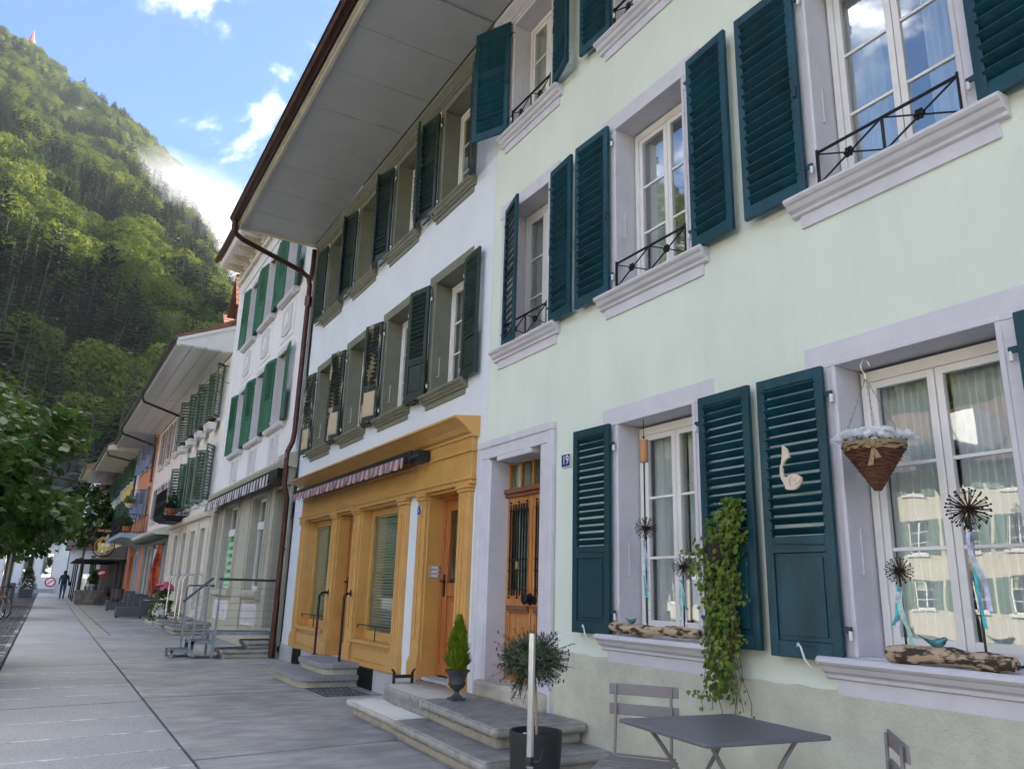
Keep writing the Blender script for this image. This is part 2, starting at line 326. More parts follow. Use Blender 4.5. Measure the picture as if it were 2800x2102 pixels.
def window(house, cx, z0, z1, w, rec=.17, bars=2, leaves=2, m=None, fr=.045, st=.045, cur=True, g='glass', ajar=None, name='window', panes=True, cw=.34):
    """casement window set back in its opening: frame and sashes one mesh, each pane and curtain a sub-part"""
    m = m or M['white']; x0, x1 = cx-w/2, cx+w/2; b = MB(); d = .06
    b.box(x0, x0+fr, rec, rec+d, z0, z1); b.box(x1-fr, x1, rec, rec+d, z0, z1); b.box(x0+fr, x1-fr, rec, rec+d, z0, z0+fr); b.box(x0+fr, x1-fr, rec, rec+d, z1-fr*1.5, z1)
    lw = (w-2*fr)/leaves; P = []; zz0, zz1 = z0+fr, z1-fr*1.5
    for k in range(leaves):
        a, c = x0+fr+k*lw+.003, x0+fr+(k+1)*lw-.003; y0, y1 = rec+.012, rec+.05
        b.box(a, a+st, y0, y1, zz0, zz1); b.box(c-st, c, y0, y1, zz0, zz1); b.box(a+st, c-st, y0, y1, zz0, zz0+st*1.15); b.box(a+st, c-st, y0, y1, zz1-st, zz1)
        hs = [zz0+st*1.15 + (zz1-st-zz0-st*1.15)*i/(bars+1) for i in range(bars+2)]
        for i in range(1, bars+1): b.box(a+st, c-st, y0+.006, y1-.006, hs[i]-.011, hs[i]+.011)
        for i in range(bars+1): P.append((a+st+.002, c-st-.002, hs[i]+(.011 if i else 0), hs[i+1]-(.011 if i < bars else 0)))
    o = b.build(name, m, house, bevel=.004)
    for a, c, e, f in P:
        MB().box(a-.004, c+.004, rec+.028, rec+.033, e-.003, f+.003).build('pane', M[g], o)
    if cur:
        ww = (w-2*fr)*cw
        curtain(x0+fr, x0+fr+ww, z0+.03, z1-.05, rec+.13, max(3, ww*22), parent=o, ph=rnd.random()*6)
        curtain(x1-fr-ww, x1-fr, z0+.03, z1-.05, rec+.13, max(3, ww*22), parent=o, ph=rnd.random()*6)
    return o
SILL = [(.0,.0),(-.10,-.004),(-.116,-.016),(-.118,-.034),(-.104,-.050),(-.086,-.056),(-.082,-.066),(-.07,-.085),(-.045,-.098),(-.04,-.104),(-.04,-.122),(-.022,-.13),(.0,-.13)]
def surround(house, cx, z0, z1, w, m, jw=.17, lh=.17, rec=.18, apron=.09, ext=.06, sill=True, proud=.014, lint_ext=.05, step=.03):
    b = MB(); x0, x1 = cx-w/2, cx+w/2; p = -proud
    for s_, xa, xb in ((-1, x0-jw, x0), (1, x1, x1+jw)):
        b.box(xa, xb, p, rec+.10, z0, z1)
        a, c = (xb-step, xb+.001) if s_ < 0 else (xa-.001, xa+step)
        b.box(a, c, p-.010, p+.03, z0, z1)                               # raised fillet at the inner edge
    b.box(x0-jw-lint_ext, x1+jw+lint_ext, p-.003, rec+.10, z1, z1+lh); b.box(x0-step, x1+step, p-.013, p+.03, z1-.0005, z1+step)
    o = b.build('window_surround', m, house, bevel=.006)
    s = MB(); e = jw+ext
    s.prism([(y, z+z0) for y, z in SILL], x0-e+.0, x1+e, 0, .0, .0); s.box(x0-e+.06, x1+e-.06, -.018, .02, z0-.13-apron, z0-.128); s.box(x0-.0, x1+.0, -.002, rec+.12, z0-.06, z0+.004)
    if sill: s.build('sill', m, o, bevel=.003)
    return o
_slat = {}
def slat_mesh(ln, dep, th, tilt, m, rnd_ends=False):
    k = (round(ln,3), dep, th, tilt, m.name)
    if k not in _slat:
        b = MB(); c, s_ = cos(tilt), sin(tilt); h = ln/2
        pr = [(-dep/2,-th/2),(-dep/2-th*.35,0),(-dep/2,th/2),(dep/2,th/2),(dep/2,-th/2)]
        pr = [(y*c - z*s_, y*s_ + z*c) for y, z in pr]
        n = len(pr); ins = .006 if rnd_ends else 0
        A = [(-h, y, z) for y, z in pr]; B = [(h, y, z) for y, z in pr]
        b.add(A+B, [(i, (i+1) % n, n+(i+1) % n, n+i) for i in range(n)]+[tuple(range(n-1,-1,-1)), tuple(range(n, 2*n))])
        _slat[k] = b.mesh('slat', m)
    return _slat[k]
def shutter(house, hx, hy, z0, h, w, side, ang, m, style='louvre', n=17, slats=True, m_slat=None, m_panel=None, name='shutter', st=.062, tilt=-.72, split=.62, proud=True, dep=None):
    """leaf hinged at (hx,hy); side +1 opens to the right, -1 to the left; ang = degrees away from the wall"""
    b = MB(); X = lambda a: side*a; t = .034; y0, y1 = -t, 0.0
    top, bot = .07, .095
    b.box(X(0), X(st), y0, y1, 0, h); b.box(X(w-st), X(w), y0, y1, 0, h); b.box(X(st), X(w-st), y0, y1, 0, bot); b.box(X(st), X(w-st), y0, y1, h-top, h)
    lo = bot; segs = []
    if style == 'half':
        zc = h*(1-split); b.box(X(st), X(w-st), y0, y1, zc-.05, zc+.05)
        b.box(X(st), X(w-st), y0+.014, y1-.010, bot, zc-.05, 2); b.box(X(st+.03), X(w-st-.03), y0+.005, y0+.02, bot+.03, zc-.08, 2)
        b.bar((X(st+.01), y0-.006, zc-.005), (X(w-st-.02), y0-.006, zc+.012), .008, .012)
        segs = [(zc+.05, h-top, n)]
    else:
        zc = h*.49; n1 = round(n*.52); b.box(X(st), X(w-st), y0+.012, y1, zc-.006, zc+.006, 3); segs = [(bot, zc-.006, n1), (zc+.006, h-top, n-n1)]
        b.box(X(.012), X(.04), y0-.012, y0, zc-.10, zc-.02)
    for z in (.16, h-.2): b.box(X(-.055), X(.03), -.020, -.006, z, z+.035); b.tube([(X(-.045), -.013, z-.04), (X(-.045), -.013, z+.012)], .012, 8, 1)
    o = b.build(name, [m, M['pin'], m_panel or m, M['black']], house, (hx, hy, z0), (0,0,radians(ang)*(-side)), bevel=.004)
    ln = w-2*st+(.02 if proud else -.002)
    ms = m_slat or m
    if slats:
        for a, c, k in segs:
            pt = (c-a)/k; dp = dep or min(.078, pt*.86)
            me = slat_mesh(ln, round(dp,3), .009, tilt, ms)
            if slats == 'joined':
                J = MB()
                for i in range(k):
                    J.add([(v.co.x+X(w/2), v.co.y-(.022 if proud else .017), v.co.z+a+pt*(i+.5)) for v in me.vertices], [list(q.vertices) for q in me.polygons])
                tag(J.build('louvre_slats', ms, o), kind='stuff')
            else:
                for i in range(k): put('slat', me, o, (X(w/2), (-.022 if proud else -.017)+rnd.uniform(-.002,.002), a+pt*(i+.5)+rnd.uniform(-.0025,.0025)), (rnd.gauss(0,.05), rnd.gauss(0,.004), 0))
    return o
def railing(house, x0, x1, z0, hgt=.26, y=-.02):
    b = MB(); r = .009
    for z, q in ((z0+.03, .011), (z0+hgt, .012)): b.bar((x0, y, z), (x1, y, z), q*1.6, q)
    for x in (x0, x1): b.bar((x, y, z0+.0), (x, y, z0+hgt+.02), .014, .02)
    n = 2; L_ = (x1-x0)/n
    for i in range(n):
        a, c = x0+i*L_, x0+(i+1)*L_; mz = z0+.03+(hgt-.03)/2; mx_ = (a+c)/2
        b.bar((a, y, z0+.03), (c, y, z0+hgt), .009); b.bar((a, y, z0+hgt), (c, y, z0+.03), .009) if i == 1 else b.bar((a, y, z0+hgt-.01), (c, y, z0+.04), .009)
        for k in range(6): b.ball((mx_+.024*cos(k*pi/3), y-.008, mz+.024*sin(k*pi/3)), .015, 6, 4)
        b.ball((mx_, y-.014, mz), .014, 6, 4)
    b.tube([((x0+x1)/2, y, z0+.03), ((x0+x1)/2, y, z0+hgt)], .010, 6)
    return b.build('window_railing', M['iron'], house)
def stay(house, x, z, y=.10):
    MB().tube([(x, y, z), (x-.01, y-.012, z), (x-.01, y-.012, z-.26), (x, y-.05, z-.27)], .006, 6).build('shutter_stay', M['lilac'], house)

# ================================================================ SETTING: ground
def sm(t): t = max(0., min(1., t)); return t*t*(3-2*t)
def gz(x): return .17*sm((-34-x)/26.0)
def strip(x0, x1, y0, y1, dz, name, m, step=2.0):
    n = max(1, int(abs(x1-x0)/step)); b = MB(); vs = []
    for i in range(n+1):
        x = x0+(x1-x0)*i/n; vs += [(x, y0, gz(x)+dz), (x, y1, gz(x)+dz)]
    b.add(vs, [(2*i, 2*i+2, 2*i+3, 2*i+1) for i in range(n)])
    return b.build(name, m)
M['concrete'] = mat('pavement_concrete', (.355,.35,.345), .8, .18, 40, .35, 160, dirt=.22)
M['concrete2'] = mat('streaked_concrete', (.50,.485,.465), .74, .28, 3.2, .3, 130, stretch=(1.5,.65,1), dirt=.34, col2=(.31,.30,.288), ramp=(.40,.74))
M['warm_conc'] = mat('warm_slab', (.36,.335,.29), .8, .12, 1.5, .2, 120)
M['pale_strip'] = mat('pale_sealing_strip', (.47,.465,.455), .75, .4, 7, .2, 120)
M['joint'] = mat('dark_joint', (.02,.02,.022), .9)
M['asphalt'] = mat('asphalt', (.085,.085,.09), .9, .2, 3, .4, 140)
M['cobble'] = mat('cobble_stone', (.11,.105,.10), .75, .35, 6, .3, 60, dirt=.25)
M['terr'] = mat('valley_floor', (.10,.13,.05), .95, .4, .02)
tag(MB().add([(-6000,-6000,-.45),(6000,-6000,-.45),(6000,6000,-.45),(-6000,6000,-.45)], [(0,1,2,3)]).build('ground', M['terr']), kind='structure')
tag(strip(20, -100, -30, -3.2, -.012, 'road', M['asphalt']), kind='structure')
tag(strip(20, -100, -3.2, -.36, -.03, 'cobble_bed', M['joint']), kind='structure')
pv = strip(20, -100, -.40, 14, -.035, 'pavement', M['joint']); tag(pv, kind='structure')
def slab(x0, x1, y0, y1, m, name='slab', h=.035, dz=0., sk=0.):
    g = .010; b = MB(); n = max(1, int(abs(x1-x0)/4)); x0, x1 = min(x0, x1)+.022, max(x0, x1)-.022
    vs = []
    for i in range(n+1):
        x = x0+(x1-x0)*i/n; z = gz(x)
        for yy, s_ in ((y0+g, 0), (y1-g, 1)):
            xx = x - sk*s_; vs += [(xx, yy, z-h), (xx, yy, z+dz)]
    fs = []
    for i in range(n):
        a = 4*i; e = a+4; fs += [(a+1, e+1, e+3, a+3), (a, e, e+1, a+1), (a+2, a+3, e+3, e+2)]
    fs += [(0,1,3,2), (4*n, 4*n+2, 4*n+3, 4*n+1)]
    return b.add(vs, fs).build(name, m, pv, bevel=.005)
js = [6, 1.0, -4.8, -10.1, -14.75, -19.6, -25.05, -30, -35, -40, -46, -52, -58, -66, -76, -88]
for a, c in zip(js[:-1], js[1:]): slab(c, a, -.38, 1.20, M['concrete'], sk=.30 if a < 6 else 0)
for x in [-5.7,-6.6,-7.3,-8.2,-9.15,-11.0,-11.95,-12.85,-13.75]:
    MB().box(x-.022, x+.022, -.37, 1.185, -.004, .003).build('sealing_strip', M['pale_strip'], pv, (0,0,0), (0,0,.20*0))
for o in [q for q in pv.children if q.name.startswith('sealing_strip')]:
    me = o.data
    for v in me.vertices: v.co.x -= .22*(v.co.y+.38)/1.56 - .1
jr = [6, 1.5, -3.0, -6.9, -10.6, -14.2, -18.25, -22.6]
for a, c in zip(jr[:-1], jr[1:]): slab(c, a, 1.205, 4.2, M['concrete2'], sk=.35)
jw = [-22.6, -26.5, -30.4, -34.4, -38.4, -43, -48, -54, -60, -70, -85]
for a, c in zip(jw[:-1], jw[1:]):
    slab(c, a, 1.205, 1.62, M['warm_conc']); slab(c, a, 1.63, 4.3, M['concrete2'] if a > -30 else M['warm_conc'])
# cobbles beside the strip, each a small domed block, laid in rows
cb_ = MB(); r_ = random.Random(3)
x = -9.0
while x > -46:
    sz = .115 if x > -28 else .17; y = -.52 - r_.random()*.05
    while y > -3.2:
        s_ = sz*(.44+.05*r_.random()); z = -.004+.012*r_.random()+gz(x); t_ = .75; dx = r_.uniform(-.01,.01)
        cb_.add([(x-s_+dx,y-s_,z-.03),(x+s_+dx,y-s_,z-.03),(x+s_+dx,y+s_,z-.03),(x-s_+dx,y+s_,z-.03),(x-s_*t_+dx,y-s_*t_,z),(x+s_*t_+dx,y-s_*t_,z),(x+s_*t_+dx,y+s_*t_,z),(x-s_*t_+dx,y+s_*t_,z)],
                [(4,5,6,7),(0,1,5,4),(1,2,6,5),(2,3,7,6),(3,0,4,7)])
        y -= sz
    x -= sz
tag(cb_.build('cobbles', M['cobble']), 'dark grey cobble paving along the left edge of the concrete walk', kind='stuff')
M['kerb'] = mat('kerb_stone', (.30,.30,.30), .8, .15, 4, .2, 60)
x = -9.0; kb = None
for i in range(38): MB().box(x-.99, x-.01, -.50, -.41, -.03, .004).build('edge_stone', M['kerb'] if i % 5 == 0 else M['cobble'], pv, (0,0,gz(x))); x -= 1.0
for x in (-16.9, -17.6, -19.55, -22.5): MB().box(x-.03, x+.03, -.72, -.44, 0, .012).build('road_stud', M['enamel'], pv)
# ================================================================ HOUSE A: pistachio, number 19
hA = thing('terraced_house', 'pale pistachio green house with teal shutters and lilac stone trim, number 19', 'house', (0, D, 0))
HA = []   # wall holes
colsA = [(-2.47,.95), (-4.66,.90), (-6.69,.84), (-.30,.95)]
GFw = [(-2.47,.96), (-4.66,.90), (-.30,.96)]
for cx, w in GFw: HA.append((cx-w/2-.10, cx+w/2+.10, 1.00, 2.80))
for cx, w in colsA: HA.append((cx-w/2-.10, cx+w/2+.10, 3.94, 5.66)); HA.append((cx-w/2-.10, cx+w/2+.10, 6.67, 8.24))
HA.append((-7.44, -6.26, 0.25, 2.82))
facade(hA, -7.50, 2.2, 0, 8.46, HA, M['a_wall'])
shell(hA, -7.50, 2.2, 9.5, 8.46, 1.75, 8.46, .62, M['a_wall'], M['tile'])
# rough dado with an uneven top edge
b = MB(); xs = [-6.10+.1*i for i in range(84)]; r_ = random.Random(5); top = [.835+.008*r_.uniform(-1,1) for _ in xs]
vs = [];
for x, z in zip(xs, top): vs += [(x,-.012,0),(x,-.016,z),(x,-.002,z+.004)]
b.add(vs, [(3*i,3*i+3,3*i+4,3*i+1) for i in range(len(xs)-1)]+[(3*i+1,3*i+4,3*i+5,3*i+2) for i in range(len(xs)-1)]); b.build('dado', M['a_dado'], hA, smooth=True)
for i, (cx, w) in enumerate(GFw):
    surround(hA, cx, 1.03, 2.74, w, M['lilac'], jw=.17, lh=.16, apron=.085, ext=.05)
    window(hA, cx, 1.05, 2.72, w-.03, rec=.20, bars=2, cur=True, cw=.49, g='glass_gf')
for i, (cx, w) in enumerate(colsA):
    surround(hA, cx, 3.955, 5.60, w, M['lilac'], jw=.17, lh=.17); window(hA, cx, 3.975, 5.585, w-.03, rec=.20); railing(hA, cx-w/2, cx+w/2, 3.96)
    surround(hA, cx, 6.685, 8.20, w, M['lilac'], jw=.17, lh=.10, lint_ext=0); window(hA, cx, 6.705, 8.19, w-.03, rec=.20); railing(hA, cx-w/2, cx+w/2, 6.69)
    for zz in (4.75, 7.45): stay(hA, cx-w/2+.012, zz)
for cx, w in GFw: stay(hA, cx-w/2+.012, 1.75)
hy = -.045; jl, jr_ = .06, .12
def pairA(cx, w, z0, h, sw, aL, aR, style, n, mL=None, mR=None, swr=None):
    shutter(hA, cx-w/2-jl, hy, z0, h, sw, -1, aL, mL or M['teal'], style, n); shutter(hA, cx+w/2+jr_, hy, z0, h, swr or sw, 1, aR, mR or M['teal'], style, n)
pairA(-2.47,.96, 1.00,1.745,.505, 2,3,'half',15)
pairA(-4.66,.90, 1.02,1.73,.49, 3,1,'half',16, M['teal_worn'])
pairA(-.30,.96, 1.00,1.745,.505, 2,3,'half',15)
pairA(-2.48,.95, 3.95,1.70,.52, 2,2,'louvre',18, swr=.46); pairA(-4.66,.90, 3.94,1.72,.50, 2,3,'louvre',18, swr=.45); pairA(-.30,.95, 3.95,1.70,.52, 2,2,'louvre',18)
pairA(-6.69,.84, 3.94,1.70,.46, 166,4,'louvre',18, swr=.42)
pairA(-6.68,.84, 6.70,1.56,.52, 27,14,'louvre',17, swr=.44); pairA(-4.62,.88, 6.70,1.56,.48, 3,3,'louvre',17, swr=.46); pairA(-2.47,.95, 6.70,1.56,.50, 3,3,'louvre',17)
# shutter catches (white curled hooks) on the sills
for x in (-3.22, -5.40): MB().tube([(x+.0,-.10,.955),(x-.005,-.14,1.0),(x-.02,-.15,1.07),(x-.045,-.14,1.085),(x-.06,-.13,1.07)], [.007,.007,.006,.008,.007], 6).build('shutter_hook', M['white'], hA, smooth=True)
# door 19
b = MB(); b.box(-7.58,-7.37,-.035,.30,.27,2.74); b.box(-6.32,-6.12,-.035,.30,.27,2.74); b.box(-7.58,-6.12,-.036,.30,2.74,2.93)
b.box(-7.62,-6.08,-.055,.0,2.86,2.945); b.box(-7.62,-7.53,-.054,.0,.30,2.86); b.box(-6.17,-6.08,-.054,.0,.25,2.86)
b.box(-7.40,-7.345,-.020,.26,.30,2.72); b.box(-6.345,-6.29,-.020,.26,.30,2.72); b.box(-7.20,-6.50,-.036,.28,2.69,2.745)
b.build('door_surround', M['lilac'], hA, bevel=.012)
MB().box(-7.40,-6.10,-.12,.30,.31,.47).build('threshold', mat('worn_limestone', (.46,.43,.37), .85, .15, 4, .5, 30), hA, bevel=.03)
dr = MB(); y0, y1 = .21, .25
dr.box(-7.345,-6.32,y0-.01,y1+.02,2.68,2.70); dr.box(-7.345,-6.32,y0-.06,y1,2.36,2.41,1); dr.box(-7.345,-6.32,y0-.035,y1,2.32,2.36,1)
for x in (-7.345,-7.10,-6.86,-6.62,-6.36): dr.box(x,x+.025,y0,y1,2.41,2.68)
for k in (0, 1):
    a = -7.345+k*.52; c = a+.505
    dr.box(a,a+.09,y0,y1,.47,2.32); dr.box(c-.07,c,y0,y1,.47,2.32); dr.box(a+.09,c-.07,y0,y1,2.18,2.32); dr.box(a+.09,c-.07,y0,y1,1.15,1.36); dr.box(a+.09,c-.07,y0+.012,y1,.60,1.15); dr.box(a+.09,c-.07,y0,y1,.47,.60)
    dr.box(a+.06,c-.02,y0-.03,y0,1.16,1.20,1); dr.box(a+.06,c-.02,y0-.02,y0,1.13,1.16,1)
door = dr.build('door', [M['oak'], M['oakdark']], hA, bevel=.005)
for k in (0, 1):
    a = -7.345+k*.52; c = a+.505; g = MB()
    for x in [a+.10+.055*i for i in range(7)]: g.bar((x,y0-.02,1.30),(x,y0-.02,2.24),.013)
    for z in (1.36,1.55,1.66,2.18): g.bar((a+.08,y0-.022,z),(c-.06,y0-.022,z),.014)
    for x in (a+.10,a+.265,a+.43):
        for z in (1.28,2.26): g.ball((x,y0-.02,z),.014,6,4)
    g.build('iron_grille', M['iron'], door); MB().box(a+.24,a+.29,y0-.032,y0-.026,1.57,1.64).build('grille_plate', M['brass'], door)
    MB().box(a+.09,c-.07,y0+.025,y0+.03,1.36,2.18).build('pane', M['glass_dark'], door)
MB().box(-7.32,-6.34,y0+.02,y0+.025,2.41,2.68).build('transom_pane', M['glass_dark'], door)
b = MB(); b.lathe([(.055,0),(.06,.012),(.03,.02),(.018,.05),(.05,.06),(.058,.075),(.045,.09),(.0,.095)], (0,0,0), 14); b.build('door_knob', M['iron'], door, (-6.84,y0,1.27), (pi/2,0,0), smooth=True)
b = MB(); b.lathe([(.035,0),(.045,.008),(.04,.016),(.0,.018)], (0,0,0), 14); b.build('door_rosette', M['iron'], door, (-6.76,y0,1.26), (pi/2,0,0), smooth=True)
def plate(house, x, z, txt, w=.145, h=.125, y=-.014, sx=.9):
    o = MB().box(-w/2,w/2,-.006,0,-h/2,h/2).build('house_number', M['enamel'], house, (x,y,z), bevel=.003)
    MB().box(-w/2+.006,w/2-.006,-.0075,-.004,-h/2+.006,h/2-.006).build('blue_field', M['blue'], o); text('number', txt, h*.95, M['enamel'], o, (0,-.0085,-.0), sx=sx); return o
plate(hA, -5.895, 2.53, '19')
# eaves: soffit boards, cornice, gutter
def eaves(house, x0, x1, m_corn, z=8.45, out=1.66, n0=None, pitch=1.01):
    b = MB(); b.prism([(0,z-.20),(-.035,z-.19),(-.035,z-.165),(-.07,z-.15),(-.075,z-.12),(-.05,z-.105),(-.11,z-.06),(-.12,z-.02),(-.12,z),(0,z)], x0, x1); b.build('cornice', m_corn, house, bevel=.004)
    s = MB().box(x0, x1, -out, -.12, z+.03, z+.06).build('soffit', M['soffit'], house)
    x = n0
    while x < x1-.02:
        a, c = max(x0, x)+.005, min(x1, x+pitch)-.005
        if c-a > .05:
            MB().box(a, c, -out+.01, -.135, z, z+.028).build('soffit_panel', M['soffit'], s, bevel=.003)
            rv = MB()
            for xx in (a+.035, c-.035, (a+c)/2):
                for k in range(5): rv.ball((xx, -out+.06+k*(out-.26)/4, z-.001), .008, 6, 4)
            tag(rv.build('rivets', M['rivet'], s), kind='stuff')
        x += pitch
    b = MB(); b.box(x0, x1, -out-.05, -out, z-.03, z+.16); b.box(x0, x1, -out-.085, -out-.05, z+.02, z+.17); b.build('fascia', M['cream'], house, bevel=.004)
    g = MB(); pr = [(-out-.17+.085*cos(t), z+.13+.085*sin(t)) for t in [pi+pi*i/10 for i in range(11)]]+[(-out-.17+.078*cos(t), z+.13+.078*sin(t)) for t in [2*pi-pi*i/10 for i in range(11)]]
    g.prism(pr, x0, x1); xx = x0+.3
    g.tube([(x0,-out-.258,z+.13),(x1,-out-.258,z+.13)], .012, 8)
    while xx < x1: g.prism([(-out-.17+.089*cos(t), z+.13+.089*sin(t)) for t in [pi+pi*i/10 for i in range(11)]], xx, xx+.03); xx += .62
    g.build('gutter', M['copper'], house, smooth=True)
eaves(hA, -7.50, 2.2, M['lilac'], n0=-8.47)

# ================================================================ HOUSE B: pale blue, ochre shop front, number 17
hB = thing('terraced_house', 'pale blue-white house with an ochre shop front and dark green shutters, number 17', 'house', (0, D, 0))
colsB = [-8.67, -10.45, -12.25, -14.05]; wB = .86
HB = [(c-wB/2-.10, c+wB/2+.10, 3.80, 5.45) for c in colsB]+[(c-wB/2-.10, c+wB/2+.10, 6.50, 8.2) for c in colsB]
shopO = [(-8.95,-8.03,.30,2.5), (-11.38,-9.84,.62,2.5), (-12.48,-11.67,.30,2.5), (-14.33,-12.76,.66,2.5)]
facade(hB, -15.42, -7.504, 0, 8.46, HB+shopO, M['b_wall'])
shell(hB, -15.42, -7.504, 9.5, 8.46, 1.75, 8.46, .62, M['b_wall'], M['tile'])
MB().box(-15.42,-7.51,-.02,.0,0,.285).build('plinth', M['plinth'], hB, bevel=.006)
for i, c in enumerate(colsB):
    surround(hB, c, 3.83, 5.40, wB, M['olive'], jw=.17, lh=.15, apron=.07, ext=.04); window(hB, c, 3.85, 5.385, wB-.02, rec=.22, cw=.5); stay(hB, c-wB/2+.012, 4.35)
    surround(hB, c, 6.55, 8.12, wB, M['olive'], jw=.17, lh=.12, apron=.07, ext=.04, lint_ext=0); window(hB, c, 6.57, 8.10, wB-.02, rec=.22, cw=.45)
    worn = [None, 0, 1, 1][i]
    mw = [M['bgreen'], M['bworn'], M['bworn'], M['bworn']][i]; mp_ = [M['bgreen'], None, None, None][i]
    shutter(hB, c-wB/2-.10, -.05, 3.80, 1.60, .45, -1, [12,14,14,8][i], [M['bgreen'],M['bworn'],M['bworn'],M['bworn']][i], 'half', 14, proud=False, split=.66, m_panel=[None,M['bpeeled'],M['bpeeled'],M['bpeeled']][i])
    shutter(hB, c+wB/2+.10, -.035, 3.80, 1.60, .45, 1, [4,2,2,2][i], M['bgreen'], 'half', 14, proud=False, split=.66)
    shutter(hB, c-wB/2-.10, -.05, 6.52, 1.60, .45, -1, [10,16,12,6][i], M['bgreen'], 'louvre', 17)
    shutter(hB, c+wB/2+.10, -.04, 6.52, 1.60, .44, 1, [24,26,22,20][i], M['bgreen'], 'louvre', 17)
    for zz in (3.79, 6.51):
        k = MB().tube([(c-wB/2-.5,-.06,zz-.02),(c-wB/2-.1,-.06,zz-.03)], .012, 6); k.ball((c-wB/2-.25,-.07,zz+.01),.022,6,4); k.ball((c-wB/2-.12,-.07,zz-.02),.025,6,4); k.build('shutter_catch', M['iron'], hB)
eaves(hB, -15.42, -7.504, M['olive'], n0=-16.55)
MB().box(-15.47,-15.42,-1.70,-.02,8.40,8.62).build('barge_board', M['cream'], hB)
# downpipe from the gutter end back to the wall and down the corner
b = MB(); b.tube([(-15.30,-1.83,8.56),(-15.32,-1.83,8.36),(-15.34,-1.78,8.24),(-15.38,-1.62,8.16),(-15.50,-.35,7.82),(-15.52,-.18,7.72),(-15.53,-.13,7.55),(-15.53,-.13,7.3),(-15.53,-.13,4.35),(-15.54,-.15,4.15),(-15.56,-.22,3.95),(-15.56,-.22,3.3),(-15.56,-.14,3.0),(-15.56,-.13,.02)], .052, 12)
b.tube([(-15.53,-.13,7.30),(-15.53,-.13,7.08)], .075, 4); b.tube([(-15.47,-.12,8.35),(-15.47,-.12,7.95),(-15.50,-.12,7.8),(-15.52,-.13,7.66)], .05, 10)
for z in (6.2,4.6,2.0): b.tube([(-15.53,-.13,z),(-15.53,-.13,z+.04)], .058, 12)
b.tube([(-15.56,-.13,1.05),(-15.56,-.13,.02)], .06, 12); b.build('downpipe', M['copper'], hB, smooth=True)
MB().tube([(-15.30,-.05,3.75),(-15.33,-.06,3.4),(-15.42,-.05,3.25),(-15.43,-.04,2.6)], .012, 6).build('cable', M['black'], hB)
# ochre shop front
sf = MB(); oc = 0
pil = [(-8.03,-7.76),(-9.19,-8.95),(-9.84,-9.57),(-11.67,-11.38),(-12.76,-12.48),(-14.62,-14.33)]
for a, c in pil:
    sf.box(a,c,-.06,.02,.50,2.42); sf.box(a-.02,c+.02,-.085,.02,.30,.50); sf.box(a-.012,c+.012,-.075,.02,.50,.54); sf.box(a-.015,c+.015,-.08,.02,2.42,2.46); sf.box(a-.03,c+.03,-.095,.02,2.46,2.50)
    w3 = (c-a)
    sf.box(a+.035,a+.07,-.072,-.055,.72,2.34); sf.box(c-.07,c-.035,-.072,-.055,.72,2.34); sf.box(a+w3/2-.02,a+w3/2+.02,-.080,-.055,.76,2.30)
sf.box(-14.66,-7.69,-.085,.02,2.50,2.575); sf.prism([(.02,2.55),(-.105,2.55),(-.105,2.57),(-.085,2.585),(.02,2.585)], -14.68,-7.67)
sf.box(-14.63,-7.72,-.065,.02,2.575,2.88); sf.box(-14.65,-7.70,-.09,.02,2.872,2.895); sf.box(-14.63,-7.72,-.07,.02,2.895,3.06)
sf.prism([(.02,3.04),(-.09,3.04),(-.10,3.07),(-.14,3.09),(-.19,3.14),(-.26,3.19),(-.30,3.215),(-.33,3.22),(-.33,3.25),(-.02,3.285),(.02,3.285)], -14.66,-7.67, 0, .0, .0)
for (a, c), zs_ in (((-11.38,-9.84),.62), ((-14.33,-12.76),.66)):
    sf.box(a-.01,c+.01,-.035,.02,.30,zs_-.05); sf.box(a+.05,c-.05,-.05,-.03,.36,zs_-.11); sf.prism([(.14,zs_+.008),(-.10,zs_+.004),(-.11,zs_-.02),(-.10,zs_-.045),(-.04,zs_-.055),(.14,zs_-.055)], a-.03,c+.03)
    sf.box(a-.01,c+.01,-.05,.02,.28,.34)
for a, c, z0, z1 in shopO:
    d_ = .20 if z0 > .5 else .30
    sf.box(a-.02,a+.018,-.02,d_,z0,2.5); sf.box(c-.018,c+.02,-.02,d_,z0,2.5); sf.box(a+.018,c-.018,-.02,d_,2.47,2.5)
sfo = sf.build('shop_front', M['ochre'], hB, bevel=.005)
M['blind'] = mat('pale_venetian_blind', (.66,.72,.58), .5)
for (a, c), zs_ in (((-11.38,-9.84),.62), ((-14.33,-12.76),.66)):
    b = MB(); y0 = .13
    b.box(a+.02,a+.10,y0,y0+.06,zs_,2.47); b.box(c-.10,c-.02,y0,y0+.06,zs_,2.47); b.box(a+.10,c-.10,y0,y0+.06,zs_,zs_+.12); b.box(a+.10,c-.10,y0,y0+.06,2.38,2.47)
    w_ = b.build('shop_window', M['ochre'], hB, bevel=.006); MB().box(a+.10,c-.10,y0+.03,y0+.036,zs_+.12,2.38).build('pane', M['glass_dark'], w_)
    gb = MB().box(a+.10,c-.10,.20,.245,2.36,2.44).build('blind_box', M['blind'], w_)
    sl = slat_mesh(c-a-.24, .046, .004, -.50, M['blind']); n = 40
    for i in range(n): put('blind_slat', sl, w_, ((a+c)/2, .215, zs_+.12+(2.36-zs_-.12)*i/n))
    MB().bar((a+.05,.02,zs_+.20),(c-.06,.02,zs_+.20),.014).tube([((a+c)/2,.02,zs_),((a+c)/2,.02,zs_+.20)],.009,6).tube([(a+.05,.02,zs_+.20),(a+.05,.02,zs_+.15)],.009,6).build('guard_rail', M['iron'], hB)
